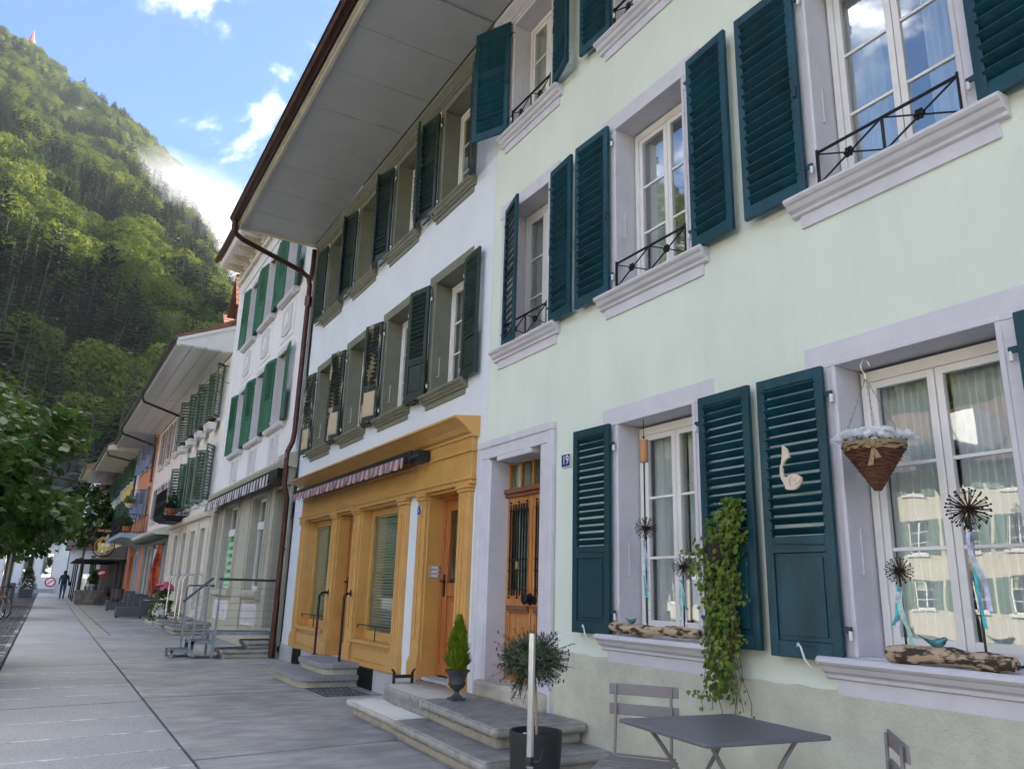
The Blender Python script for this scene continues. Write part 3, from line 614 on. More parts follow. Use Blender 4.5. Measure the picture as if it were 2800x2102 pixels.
def wdoor(x0, x1, z0, z1, y, nm, m, glassy=True):
    b = MB(); t = .05
    b.box(x0,x0+.06,y-.01,y+t,z0,z1); b.box(x1-.06,x1,y-.01,y+t,z0,z1); b.box(x0+.06,x1-.06,y-.01,y+t,z1-.06,z1)
    a, c, h = x0+.065, x1-.065, z1-.065
    b.box(a,a+.13,y,y+t,z0+.02,h); b.box(c-.13,c,y,y+t,z0+.02,h); b.box(a+.13,c-.13,y,y+t,h-.13,h); b.box(a+.13,c-.13,y,y+t,z0+.02,z0+.22); b.box(a+.13,c-.13,y,y+t,z0+.92,z0+1.08); b.box(a+.13,c-.13,y+.015,y+t,z0+.22,z0+.92); b.box(a+.17,c-.17,y+.008,y+.03,z0+.28,z0+.86); b.box(a,c,y-.012,y,z0+.02,z0+.14)
    o = b.build(nm, m, hB, bevel=.005); MB().box(a+.13,c-.13,y+.02,y+.026,z0+1.08,h-.13).build('pane', M['glass_dark'], o)
    k = MB().box(a+.03,a+.07,y-.008,y,z0+.92,z0+1.18).tube([(a+.05,y,z0+1.10),(a+.05,y-.06,z0+1.10),(a+.17,y-.065,z0+1.09)],.011,8); k.build('door_handle', M['iron'], o)
    return o
wdoor(-8.93,-8.05,.34,2.48,.19,'door',M['redwood']); wdoor(-12.46,-11.69,.32,2.48,.16,'door',M['redwood'])
MB().box(-8.95,-8.03,.0,.36,.28,.335).build('door_sill', M['plinth'], hB)
plate(hB, -9.07, 2.30, '17', .125, .12, -.082)
# bell panel on the reveal, door side
b = MB().box(0,.006,-.075,.075,-.08,.08); bp = b.build('bell_panel', mat('bell_steel', (.55,.5,.47), .4, metal=.5), hB, (-8.928,.10,1.55), bevel=.002)
for k in range(3):
    z = .05-.05*k; MB().box(.006,.009,-.045,.06,z-.014,z+.014).build('name_plate', M['enamel'], bp); MB().ball((.008,.055,z),.011,8,5).build('bell_button', M['black'], bp)
# vents in the plinth
for x0, x1, z1 in ((-11.27,-10.47,.275), (-14.43,-14.0,.27)):
    b = MB().box(x0,x1,-.045,-.02,.005,z1,0)
    for i in range(int((x1-x0)/.028)): b.box(x0+.01+i*.028,x0+.018+i*.028,-.058,-.044,.02,z1-.015)
    b.build('vent_grille', M['black'], hB)
MB().box(-12.62,-12.50,-.074,-.064,2.62,2.74).build('vent_plate', M['ochre'], hB)
# awning: box, roller, striped valance with a scalloped edge
M['aw_pink'] = mat('awning_pink', (.52,.27,.27), .85, .08, 20); M['aw_grey'] = mat('awning_grey', (.17,.165,.175), .85, .1, 20)
M['aw_white'] = mat('awning_white', (.62,.58,.58), .85, .08, 20); M['aw_dark'] = mat('awning_dark', (.05,.05,.055), .85, .1, 20)
def awning(house, x0, x1, y, z, n, ma, mb, drop, mbox, label, arm=True, scal=True, yb=-.09):
    t = tag(bpy.data.objects.new('awning', None), None); COL.objects.link(t); t.parent = house
    MB().box(x0-.05,x1+.05,y+.02,yb,z-.02,z+.07).build('cassette', mbox, t, bevel=.01)
    MB().tube([(x0,y,z-.04),(x1,y,z-.04)], .035, 10).build('front_bar', mbox, t, smooth=True)
    pw = (x1-x0)/n
    for i in range(n):
        a = x0+i*pw; pts = [(a, z-.05)]; k = 6
        vs = []; amp = .012
        for j in range(k+1):
            u = j/k; sc = drop*(1-.22*(1-sin(pi*u)) if scal else 1); yy = y-.035-amp*sin(2*pi*(u+i)*.5+i)
            vs += [(a+pw*u, y-.036, z-.02), (a+pw*u, yy-.01, z-.02-sc)]
        MB().add(vs, [(2*j,2*j+1,2*j+3,2*j+2) for j in range(k)]).build('valance_stripe', ma if i % 2 else mb, t, smooth=True)
    b = MB()
    for x in ((x1+.05, x1+.30),): b.box(x[0],x[1],y+.05,yb,z-.10,z+.05); b.tube([(x[0]+.02,y+.02,z-.05),(x[1],y+.08,z-.02)],.03,8); b.tube([(x[0]+.06,y,z-.08),(x[0]+.06,y,z-.14),(x[0]+.09,y,z-.16),(x[0]+.06,y,z-.18)],.006,6)
    b.build('arm_bracket', mbox, t)
    return t
awning(hB, -14.45, -9.15, -.28, 2.98, 58, M['aw_pink'], M['aw_grey'], .15, M['black'], '')
MB().box(-15.40,-15.38,-.02,.0,3.2,3.3).build('hook_plate', M['iron'], hB)
# ================================================================ HOUSE C: white, ornate, green shutters, beige shop
M['c_wall'] = mat('white_render', (.80,.785,.79), .8, .02, 2, .05, 90, dirt=.03); M['c_trim'] = mat('grey_white_trim', (.60,.585,.60), .65, .04, 4)
M['beige'] = mat('beige_painted_stone', (.47,.445,.36), .65, .06, 3, .08, 60, dirt=.08); M['c_green'] = mat('bright_green_paint', (.026,.135,.08), .45, .12, 8, .05, 40, coat=.2)
M['corbel'] = mat('corbel_stucco', (.56,.52,.40), .8, .12, 10, .2, 50); M['green_blind'] = mat('green_sign_strip', (.10,.62,.16), .5)  # the sign strips have one even green
hC = thing('terraced_house', 'ornate white house with bright green shutters above a beige shop with striped awning', 'house', (0, D, 0))
colsC = [-17.7, -19.9, -22.1]; wC = .95
gfC = [(-16.9,-15.95,.48,3.30), (-19.06,-17.67,1.22,3.30), (-22.50,-20.78,1.22,3.36), (-24.22,-23.32,.42,3.38)]
HC = gfC+[(c-wC/2, c+wC/2, 4.85, 6.62) for c in colsC]+[(c-wC/2, c+wC/2, 8.05, 9.90) for c in colsC]
facade(hC, -24.62, -15.60, 3.72, 11.2, [h for h in HC if h[2] > 3.6], M['c_wall']); facade(hC, -24.62, -15.60, 0, 3.715, gfC, M['beige'], name='ground_floor_wall')
shell(hC, -24.62, -15.60, 9.5, 11.2, .75, 11.2, .6, M['c_wall'], M['tile'])
b = MB()
for x0, x1 in ((-15.95,-15.60), (-24.62,-24.25)): b.box(x0, x1, -.05, .01, 3.95, 10.35)
b.prism([(0,10.30),(-.04,10.30),(-.06,10.36),(-.06,10.42),(-.10,10.46),(-.10,10.50),(0,10.50)], -24.66, -15.58); b.prism([(0,10.68),(-.12,10.70),(-.14,10.78),(0,10.78)], -24.66, -15.58)
b.prism([(0,11.16),(-.70,11.16),(-.75,11.22),(-.75,11.36),(0,11.36)], -24.75, -15.58)
b.build('cornice', M['c_wall'], hC, bevel=.008)
x = -24.5
while x < -15.7: MB().tube([(x,-.10,10.53),(x+.06,-.15,10.60),(x+.12,-.10,10.66)], [.03,.045,.03], 6).build('rope_moulding', M['corbel'], hC, smooth=True); x += .22
x = -24.3
while x < -15.8:
    k = MB(); k.prism([(0,10.78),(-.16,10.80),(-.20,10.86),(-.14,10.93),(-.20,11.0),(-.40,11.02),(-.52,11.06),(-.56,11.12),(-.56,11.16),(0,11.16)], x-.12, x+.12)
    for sx in (-.125, .125):
        for q in range(2): k.tube([(x+sx, -.10-.22*q+.06*(1-t/9)*cos(t*.9), 10.90+.12*q+.06*(1-t/9)*sin(t*.9)) for t in range(9)], .012, 5)
    k.box(x-.16, x+.16, -.60, 0, 11.105, 11.158); k.build('corbel', M['corbel'], hC, bevel=.01); x += .78
g = MB(); pr = [(-.84+.08*cos(t), 11.42+.08*sin(t)) for t in [pi+pi*i/8 for i in range(9)]]; g.prism(pr+[(-.765,11.44),(-.915,11.44)], -24.85, -15.6); g.build('gutter', M['pipe_dark'], hC)
for i, c in enumerate(colsC):
    for z0, z1 in ((4.85, 6.62), (8.05, 9.90)):
        b = MB(); x0, x1 = c-wC/2, c+wC/2
        for a, e, q in ((.16,.09,.03), (.09,.0,.05)):
            b.box(x0-a, x0-e, -q, .06, z0, z1+a); b.box(x1+e, x1+a, -q, .06, z0, z1+a); b.box(x0-e, x1+e, -q, .06, z1+e, z1+a)
        for xa, xb in ((x0-.004, x0+.004),): b.box(xa, xb, -.02, .28, z0, z1)
        s_ = b.build('window_surround', M['c_trim'], hC, bevel=.005)
        MB().prism([(.2,z0),(-.14,z0-.01),(-.15,z0-.05),(-.13,z0-.11),(-.05,z0-.13),(.2,z0-.13)], c-.78, c+.78).build('sill', M['c_trim'], s_, bevel=.006)
        window(hC, c, z0+.01, z1, wC-.02, rec=.2, cw=.45)
        shutter(hC, x0-.05, -.055, z0+.01, z1-z0-.02, .50, -1, 9, M['c_green'], 'half', 13, slats='joined', proud=False, split=.6)
        shutter(hC, x1+.05, -.055, z0+.01, z1-z0-.02, .50, 1, 8, M['c_green'], 'half', 13, slats='joined', proud=False, split=.6)
        # stucco panel under the sill
        p0, p1 = (7.05, 7.80) if z0 > 7 else (4.02, 4.62)
        q = MB(); q.box(c-.62, c+.62, -.02, .01, p0-.10, p1+.10)
        if z0 > 7:
            zc = (p0+p1)/2; hh = (p1-p0)/2
            pts = [(c+sx*a, zc+sz*e) for sx, sz, L4 in ((1,1,[(.18,hh),(.26,hh*.86),(.40,hh*.86),(.42,hh*.3)]),(1,-1,[(.42,hh*.3),(.40,hh*.86),(.26,hh*.86),(.18,hh)]),(-1,-1,[(.18,hh),(.26,hh*.86),(.40,hh*.86),(.42,hh*.3)]),(-1,1,[(.42,hh*.3),(.40,hh*.86),(.26,hh*.86),(.18,hh)])) for a, e in L4]
            q.poly(pts[::-1], -.045, -.018, 1); q.poly([(c+.13*cos(t), zc+.20*sin(t)) for t in [-2*pi*i/16 for i in range(16)]], -.06, -.04, 2)
        else:
            for s2 in (-1, 1):
                zc = (p0+p1)/2; hh = (p1-p0)/2
                pts = [(c+s2*.42, zc-hh), (c+s2*.42, zc+hh), (c+s2*.12, zc+hh)]+[(c+s2*(.12+.10*sin(pi*i/6)), zc+hh-2*hh*i/6) for i in range(1, 6)]+[(c+s2*.12, zc-hh)]
                q.poly(pts if s2 > 0 else pts[::-1], -.045, -.018, 1)
            q.poly([(c+.16*cos(t), (p0+p1)/2+.27*sin(t)) for t in [-2*pi*i/16 for i in range(16)]], -.035, -.018, 1)
        q.build('apron_panel', [M['c_wall'], M['c_trim'], M['c_wall']], hC, bevel=.004)
# beige shop: mouldings, cornice, sills, panels
b = MB()
for a, e, z0, z1 in gfC:
    for k, (o_, q) in enumerate(((.20,.03), (.11,.06))):
        i_ = (.11, 0)[k]; b.box(a-o_, a-i_, -q, .02, z0, z1+o_); b.box(e+i_, e+o_, -q, .02, z0, z1+o_); b.box(a-i_, e+i_, -q, .02, z1+i_, z1+o_)
    b.box(a, a+.02, -.02, .30, z0, z1); b.box(e-.02, e, -.02, .30, z0, z1)
for x0, x1 in ((-15.86,-15.60), (-24.62,-24.42), (-20.45,-19.40)): b.box(x0, x1, -.035, .02, .1, 3.5)
b.prism([(0,3.62),(-.07,3.64),(-.07,3.72),(-.13,3.76),(-.17,3.84),(-.17,3.89),(0,3.95)], -24.7, -15.56); b.box(-16.05,-15.60,-.14,.0,3.30,3.64); b.prism([(0,3.62),(-.20,3.66),(-.26,3.82),(-.26,3.92),(0,3.97)], -16.15, -15.52)
b.box(-24.62,-15.6,-.05,.02,0,.22)
b.build('shop_front', M['beige'], hC, bevel=.006)
M['white_panel'] = mat('white_stall_panel', (.72,.70,.70), .6, .04, 4)
for a, e, z0, z1 in gfC[1:3]:
    MB().prism([(.3,1.22),(-.13,1.20),(-.15,1.16),(-.14,1.06),(-.06,1.02),(.3,1.02)], a-.16, e+.16).build('sill', M['beige'], hC, bevel=.008)
    q = MB(); q.box(a+.0, e-.0, -.045, .0, .46, .93); cx = (a+e)/2
    for s2 in (-1, 1):
        pts = [(cx+s2*.60, .52), (cx+s2*.60, .87), (cx+s2*.14, .87), (cx+s2*.03, .695), (cx+s2*.14, .52)]; q.poly(pts if s2 > 0 else pts[::-1], -.06, -.04, 1)
    q.poly([(cx-.11,.695),(cx,.87),(cx+.11,.695),(cx,.52)][::-1], -.055, -.04, 1); q.build('stall_panel', [M['white_panel'], M['c_trim']], hC, bevel=.004)
    b = MB(); y0 = .13
    b.box(a,a+.06,y0,y0+.06,1.22,z1); b.box(e-.06,e,y0,y0+.06,1.22,z1); b.box(a,e,y0-.02,y0+.06,2.58,2.76); b.box(a+.06,e-.06,y0,y0+.06,1.22,1.30); b.box(a+.06,e-.06,y0,y0+.06,z1-.06,z1)
    w_ = b.build('shop_window', M['white'], hC, bevel=.005)
    for z_, zz in ((1.30,2.58), (2.76,z1-.06)): MB().box(a+.06,e-.06,y0+.03,y0+.036,z_,zz).build('pane', M['glass_dark'], w_)
    MB().box(a+.02,e-.02,.27,.285,1.22,z1).build('window_blind', mat('sage_blind', (.30,.35,.24), .8), w_)
a, e = -22.44, -20.84
for i in range(6):
    z = 2.36-.20*i; o = MB().box(-22.30,-21.50,.095,.105,z-.062,z+.062).build('green_window_strip', M['green_blind'], hC); q = MB(); x_ = -22.26
    while x_ < -21.6: w_ = rnd.uniform(.03,.07); q.box(x_, x_+w_, .088, .0945, z-.025, z+rnd.uniform(.005,.035)); x_ += w_+.014
    tag(q.build('lettering', M['enamel'], o), kind='stuff')
text('lettering', 'IV', .3, M['blue'], hC, (-21.9,.11,3.05))
for a, e, z0, z1 in (gfC[0], gfC[3]):
    b = MB(); b.box(a,a+.08,.23,.29,z0,z1); b.box(e-.08,e,.23,.29,z0,z1); b.box(a+.08,e-.08,.23,.29,z1-.1,z1); b.box(a+.08,e-.08,.24,.28,z0,z0+.9); d_ = b.build('door', M['c_trim'] if a < -20 else M['pipe_dark'], hC, bevel=.005); MB().box(a+.08,e-.08,.255,.261,z0+.9,z1-.1).build('pane', M['glass_dark'], d_)
awning(hC, -23.85, -16.35, -.34, 3.58, 52, M['aw_white'], M['aw_dark'], .24, M['black'], '', scal=False, yb=-.07)
MB().poly([(-16.35,3.34),(-15.75,3.42),(-15.68,3.62),(-16.35,3.62)][::-1], -.36, -.10).build('awning_end_box', M['black'], hC, bevel=.02)
MB().tube([(-24.45,-.05,7.35),(-24.45,-.30,7.38),(-24.43,-.34,7.30),(-24.43,-.33,7.22)],.018,6).build('wall_bracket', M['steel'], hC)
MB().tube([(-16.6,-.12,7.80),(-16.55,-.22,7.72),(-16.45,-.25,7.66)],.03,8).ball((-16.45,-.25,7.66),.045,8,6).build('camera_lamp', M['c_trim'], hC)

# ================================================================ FAR ROW (own frame: turned 0.8 degrees)
FX, FY, FT = -24.62, 4.0, .0138
def far(label, u, name='terraced_house'):
    return thing(name, label, 'house', (FX+u*cos(FT), FY+u*sin(FT), 0), FT, 'terraced houses down the street')
def rowhouse(h, w_, zt, floors, cols, wm, sm_, jm, ang=(18, 14), sw=.42, ww=.82, slats='joined', closed=False, gf=None, gfm=None, gz1=3.4, style='louvre', n=14, proud=True, ov=1.6, zs=None, slope=.58, base=0):
    """local u from -w_ to 0"""
    hs = [(c-ww/2, c+ww/2, a, b_) for c in cols for a, b_ in floors]; gf = gf or []
    facade(h, -w_, 0, gz1, zt, hs, wm); facade(h, -w_, 0, base, gz1, gf, gfm or wm, name='ground_floor_wall')
    shell(h, -w_, 0, 9.5, zt, ov, zs or zt, slope, wm, M['tile'])
    for c in cols:
        for a, b_ in floors:
            s = MB(); x0, x1 = c-ww/2, c+ww/2
            s.box(x0-.12,x0,-.02,.12,a,b_+.12); s.box(x1,x1+.12,-.02,.12,a,b_+.12); s.box(x0,x1,-.02,.12,b_,b_+.12); s.box(x0-.16,x1+.16,-.09,.14,a-.10,a); s.build('window_surround', jm, h, bevel=.005)
            window(h, c, a, b_, ww-.01, rec=.16, bars=1, cw=.4)
            if closed:
                shutter(h, x0-.02, -.06, a, b_-a, ww/2+.02, 1, 3, sm_, style, n, slats=slats, proud=proud); shutter(h, x1+.02, -.06, a, b_-a, ww/2+.02, -1, 3, sm_, style, n, slats=slats, proud=proud)
            else:
                shutter(h, x0-.08, -.05, a, b_-a, sw, -1, ang[0]*rnd.uniform(.6,1.4), sm_, style, n, slats=slats, proud=proud); shutter(h, x1+.08, -.05, a, b_-a, sw, 1, ang[1]*rnd.uniform(.6,1.4), sm_, style, n, slats=slats, proud=proud)
def box_eaves(h, x0, x1, z, out, m, mg, gable=True, strips=4, slope=.42, gut=True, inner=0.):
    b = MB().box(x0, x1, -out, -.02, z+.03, z+.05); s = b.build('soffit', m, h)
    for i in range(strips):
        a, c = -out+(out-inner-.03)*i/strips, -out+(out-inner-.03)*(i+1)/strips; MB().box(x0+.01, x1-.01, a+.012, c-.012, z, z+.028).build('soffit_board', m, s, bevel=.003)
    f = MB(); f.box(x0, x1, -out-.05, -out, z-.02, z+.16); f.box(x0, x1, -out-.03, -out+.05, z-.03, z+.0); f.build('fascia', m, h)
    if gut:
        g = MB(); g.prism([(-out-.13+.075*cos(t), z+.16+.075*sin(t)) for t in [pi+pi*i/8 for i in range(9)]], x0, x1); xx = x0
        while xx < x1: g.prism([(-out-.13+.08*cos(t), z+.16+.08*sin(t)) for t in [pi+pi*i/8 for i in range(9)]], xx, xx+.03); xx += .8
        g.build('gutter', M['pipe_dark'], h)
    if gable:
        e = MB(); zt = z+.10; e.add([(x1-.02,-out,z+.03),(x1-.02,-.02,z+.03),(x1-.02,-.02,zt+.06+out*slope),(x1-.02,-out,zt+.06)]+[(x1+.02,-out,z+.03),(x1+.02,-.02,z+.03),(x1+.02,-.02,zt+.06+out*slope),(x1+.02,-out,zt+.06)], [(0,1,2,3),(7,6,5,4),(0,4,5,1),(1,5,6,2),(2,6,7,3),(3,7,4,0)])
        for k in range(1, 4): y = -out*k/4; e.box(x1+.018, x1+.035, y-.02, y+.02, z+.03, zt+.05+(out+y)*slope)
        e.bar((x1+.03,-out-.03,zt+.06),(x1+.03,-.02,zt+.08+out*slope),.05,.10); e.build('gable_panel', m, h)
        t = MB(); t.bar((x1-.02,-out-.10,zt+.15),(x1-.02,-.0,zt+.18+out*slope),.14,.07); t.build('verge_tiles', M['tile'], h)
M['d_wall'] = mat('warm_white_render', (.82,.775,.70), .85, .03, 2, .06, 80, dirt=.05); M['d_gf'] = mat('cream_ground_floor', (.66,.60,.50), .8, .05, 3, .06, 80, dirt=.08)
M['d_shut'] = mat('sage_green_paint', (.085,.135,.10), .5, .15, 8); M['d_shut2'] = mat('dull_green_paint', (.045,.11,.085), .45, .15, 8)
M['e_wall'] = mat('pale_pink_render', (.83,.70,.66), .85, .03, 2, .06, 80, dirt=.05); M['e_shut'] = mat('brown_grey_paint', (.27,.215,.20), .55, .1, 8); M['e_frame'] = mat('pale_shutter_frame', (.66,.60,.58), .5)
M['d_soff'] = mat('white_gloss_soffit', (.70,.69,.66), .28, .03, 3, coat=.3)
M['f_wall'] = mat('orange_render', (.66,.25,.125), .85, .05, 2, .08, 80, dirt=.06); M['f_shut'] = mat('slate_blue_paint', (.17,.20,.29), .5, .1, 6); M['f_blue'] = mat('light_blue_trim', (.33,.42,.50), .5)
M['g_wall'] = mat('yellow_render', (.74,.55,.20), .85, .04, 2, .06, 80); M['g_shut'] = mat('deep_green_paint', (.03,.085,.055), .5); M['h_wall'] = mat('pinkish_white_render', (.76,.68,.66), .85, .03, 2)
M['r_wood'] = wood('grey_brown_timber', (.13,.10,.085), (.07,.055,.05), .7, coat=0); M['i_wall'] = mat('white_render_far', (.80,.80,.80), .85, .02, 1, .05, 60)
M['terracotta'] = mat('terracotta', (.42,.13,.06), .75, .15, 10, .2, 60); M['flower_red'] = leafy('red_brown_flowers', [(.12,.05,.03),(.16,.04,.03),(.06,.07,.02)], vs=12)
M['leaf_pot'] = leafy('pot_plant_green', [(.02,.05,.012),(.05,.10,.02),(.10,.15,.03)], vs=14)
# D
dD = far('warm white house with sage green shutters, window boxes and a small black balcony', 0)
colsD = [-1.20,-2.95,-4.68,-6.42]
rowhouse(dD, 8.1, 8.38, [(6.40,8.12),(3.82,5.52)], colsD, M['d_wall'], M['d_shut'], M['c_trim'], (34,30), .46, .80, slats=True, gf=[(-1.75,-.95,.55,3.0),(-3.5,-2.7,.55,3.0),(-5.2,-4.3,.55,3.0),(-7.0,-6.1,.55,3.0)], gfm=M['d_gf'], n=15)
b = MB()
for x in (-8.05,-5.75,-3.95,-2.15,-.35): b.box(x-.16,x+.16,-.05,.02,.1,3.25)
b.prism([(0,3.28),(-.14,3.30),(-.18,3.40),(-.18,3.48),(0,3.52)], -8.1, 0); b.build('pilasters', M['d_gf'], dD, bevel=.008)
for x0, x1 in ((-1.75,-.95),(-3.5,-2.7),(-5.2,-4.3),(-7.0,-6.1)):
    q = MB(); q.box(x0,x0+.07,.2,.25,.55,3.0); q.box(x1-.07,x1,.2,.25,.55,3.0); q.box(x0,x1,.2,.25,2.9,3.0); q.box(x0+.07,x1-.07,.2,.25,.55,1.0); d_ = q.build('door', M['f_blue'], dD); MB().box(x0+.07,x1-.07,.22,.226,1.0,2.9).build('pane', M['glass'], d_)
box_eaves(dD, -8.1, .02, 8.36, 1.62, M['d_soff'], None)
MB().tube([(-8.0,-1.75,8.45),(-8.0,-1.74,8.25),(-8.0,-1.65,8.12),(-8.02,-.25,7.72),(-8.02,-.12,7.6)],.05,10).build('downpipe', M['pipe_dark'], dD, smooth=True)
MB().box(-8.14,-7.98,-.03,.02,3.4,8.3).build('corner_strip', M['c_trim'], dD)
MB().tube([(-.25,-.02,8.0),(-.25,-.36,8.05),(-.25,-.38,7.98)],.015,6).build('wall_bracket', M['iron'], dD)
def flowers(o, x0, x1, y, z, m, n=60, s=.035, hh=.12, seed=1, name='flowers', dy=.09):
    r = random.Random(seed); b = MB()
    for i in range(n):
        c = Vector((r.uniform(x0,x1), y+r.uniform(-dy,dy), z+r.random()*hh)); a = Vector((r.gauss(0,1),r.gauss(0,1),r.gauss(0,1))).normalized(); u = a.orthogonal().normalized(); v = a.cross(u); q = s*r.uniform(.6,1.4)
        b.add([c-u*q-v*q*.5, c+u*q-v*q*.5, c+u*q*.6+v*q, c-u*q*.6+v*q], [(0,1,2,3)])
    return b.build(name, m, o)
M['box_white'] = mat('white_planter', (.72,.70,.70), .5)
for i, c in enumerate(colsD):
    cx, z = c+.15, 6.02
    t = thing('window_box', ['white window box with dark red flowers beside the ornate white house', 'second white window box along from the ornate white house', 'third white window box along, above the black balcony', 'white window box nearest the brown shutters'][i], 'planter', (FX+cx*cos(FT)+.0, FY+cx*sin(FT)-.0, 0), FT, 'window boxes on the warm white house')
    k = MB(); k.add([(-.38,-.12,z),(.38,-.12,z),(.38,-.34,z),(-.38,-.34,z),(-.42,-.10,z+.22),(.42,-.10,z+.22),(.42,-.38,z+.22),(-.42,-.38,z+.22)], [(0,1,2,3),(7,6,5,4),(0,4,5,1),(1,5,6,2),(2,6,7,3),(3,7,4,0)]); k.build('trough', M['box_white'], t, bevel=.01)
    w = MB()
    for xx in (-.3,.3): w.tube([(xx,-.0,z+.2),(xx,-.40,z-.03),(xx,-.40,z+.15)],.008,5)
    w.build('wire_bracket', M['iron'], t); flowers(t, -.38,.38,-.24,z+.20,M['flower_red'],110,.04,.16,i)
# balcony of D
b = MB(); b.box(-6.9,-4.25,-.85,-.02,3.50,3.56); b.box(-6.7,-4.45,-.80,-.02,3.44,3.50); b.box(-6.5,-4.6,-.7,-.02,3.38,3.44); bal = b.build('balcony', M['iron'], dD)
b = MB()
for z in (3.62,4.45,4.36): b.bar((-6.88,-.83,z),(-4.27,-.83,z),.02); b.bar((-6.88,-.83,z),(-6.88,-.04,z),.02); b.bar((-4.27,-.83,z),(-4.27,-.04,z),.02)
for i in range(25): x = -6.88+2.61*i/24; b.bar((x,-.83,3.56),(x,-.83,4.45),.014); b.tube([(x+.05*cos(t),-.83,3.98+.10*sin(t)) for t in [2*pi*k/8 for k in range(9)]],.006,4)
for i in range(8): y = -.83+.79*i/7; b.bar((-6.88,y,3.56),(-6.88,y,4.45),.014); b.bar((-4.27,y,3.56),(-4.27,y,4.45),.014)
b.build('balustrade', M['iron'], bal)
def pot(label, loc, r, h, m, plant, n=80, s=.05, ph=.35, seed=1, grp=None, rz=0, name='potted_plant', cat='plant pot'):
    t = thing(name, label, cat, loc, rz, grp); MB().lathe([(r*.62,0),(r*.7,.01),(r*.95,h*.8),(r*1.05,h*.82),(r*1.06,h),(r*.92,h),(r*.9,h*.86),(0,h*.86)], n=18).build('pot', m, t, smooth=True)
    q = random.Random(seed); b = MB()
    for i in range(n):
        d_ = Vector((q.gauss(0,1),q.gauss(0,1),abs(q.gauss(0,1)))).normalized(); c = Vector((0,0,h+.02))+Vector((d_.x*r*1.1,d_.y*r*1.1,d_.z*ph))*q.random()**.4; a = Vector((q.gauss(0,1),q.gauss(0,1),q.gauss(0,1)+.5)).normalized(); u = a.orthogonal().normalized(); v = a.cross(u); e = s*q.uniform(.6,1.3)
        b.add([c-u*e*.5, c+v*e, c+u*e*.5, c-v*e*.7], [(0,1,2,3)])
    b.build('foliage', plant, t); return t
def fw(u, y, z): return (FX+u*cos(FT)-y*sin(FT)*1.0, FY+u*sin(FT)+y*cos(FT), z)
pot('terracotta pot of leafy plant on the small black balcony', fw(-5.1,-.5,3.56), .2, .28, M['terracotta'], M['leaf_pot'], 140, .09, .5, 3)
# E
hE = far('pale pink house with brown-grey louvred shutters', -8.14)
rowhouse(hE, 8.4, 8.38, [(6.42,8.12),(3.95,5.46)], [-1.4,-3.75,-6.0], M['e_wall'], M['e_frame'], M['e_frame'], slats=False, closed=True, sw=.5, ww=1.25, gf=[(-2.2,-.9,.5,2.9),(-4.9,-2.9,.5,2.9),(-7.7,-5.6,.5,2.9)], gfm=mat('grey_brown_shop', (.30,.28,.25), .7), n=14, zs=8.38)
for sh in [o for o in hE.children if o.name.startswith('shutter')]:
    top = sh.data
    ln = 1.25/2+.02-.12; hh = max(v.co.z for v in top.vertices); sd = 1 if max(v.co.x for v in top.vertices) > .3 else -1; me = slat_mesh(ln, .075, .012, -.72, M['e_shut'])
    for i in range(14): put('slat', me, sh, (sd*(1.25/2+.02)/2, -.022, .12+(hh-.22)*(i+.5)/14))
box_eaves(hE, -8.4, 0, 8.36, 1.62, M['d_soff'], None, gable=False)
MB().tube([(-8.3,-1.75,8.45),(-8.3,-1.7,8.2),(-8.35,-.4,7.85),(-8.42,-.2,7.8),(-8.45,-.15,7.6),(-8.45,-.12,6.0)],.05,10).build('downpipe', M['pipe_dark'], hE, smooth=True)
MB().prism([(0,3.12),(-.55,3.12),(-.62,3.18),(-.62,3.30),(0,3.48)], -8.2, -.2).build('shop_canopy', M['cream'], hE, bevel=.01)
MB().box(-8.0,-.3,-.5,-.05,3.02,3.115).build('canopy_underside', M['g_shut'], hE)
for x0, x1 in ((-2.2,-.9),(-4.9,-2.9),(-7.7,-5.6)):
    q = MB(); q.box(x0,x0+.10,.1,.18,.5,2.9); q.box(x1-.10,x1,.1,.18,.5,2.9); q.box(x0,x1,.1,.18,2.8,2.9); q.box(x0+.1,x1-.1,.1,.18,.5,.62); w_ = q.build('shop_window', M['e_frame'], hE); MB().box(x0+.1,x1-.1,.13,.136,.62,2.8).build('pane', M['glass'], w_)
MB().box(-4.5,-3.2,.02,.05,1.9,2.7).build('shop_poster', mat('pale_blue_poster', (.55,.65,.82), .6), hE)
# F
hF = far('orange house with slate blue shutters and a balcony of pots', -16.6)
rowhouse(hF, 7.2, 8.7, [(7.05,8.45),(4.55,5.92)], [-1.6,-3.6,-5.7], M['f_wall'], M['f_shut'], M['f_blue'], (30,10), .42, .8, style='half', slats='joined', n=10, gf=[(-2.4,-1.2,.4,2.6),(-5.4,-3.8,.4,2.6)], gfm=M['f_wall'], zs=8.7, ov=1.3)
box_eaves(hF, -7.2, 0, 8.66, 1.35, M['soffit'], None, gable=False, strips=5)
q = MB(); q.box(-2.4,-2.2,-.06,.2,.1,2.7); q.box(-1.4,-1.15,-.06,.2,.1,2.7); q.box(-2.4,-1.15,-.06,.2,2.6,2.8); q.prism([(0,2.75),(-.5,3.05),(-.8,3.25),(0,3.25)], -1.4,-1.15); q.build('portal', M['f_blue'], hF, bevel=.01); MB().box(-3.0,-.6,-.09,.02,.0,.42).build('portal_base', M['c_trim'], hF, bevel=.01)
b = MB().box(-6.4,.6,-1.15,-.02,3.30,3.50); b.prism([(0,3.12),(-.9,3.28),(-.9,3.31),(0,3.31)], -6.3,.5); bf = b.build('balcony', M['f_blue'], hF, bevel=.01)
b = MB()
for z in (3.58,4.38): b.bar((-6.35,-1.1,z),(.55,-1.1,z),.03); b.bar((.55,-1.1,z),(.55,-.04,z),.03); b.bar((-6.35,-1.1,z),(-6.35,-.04,z),.03)
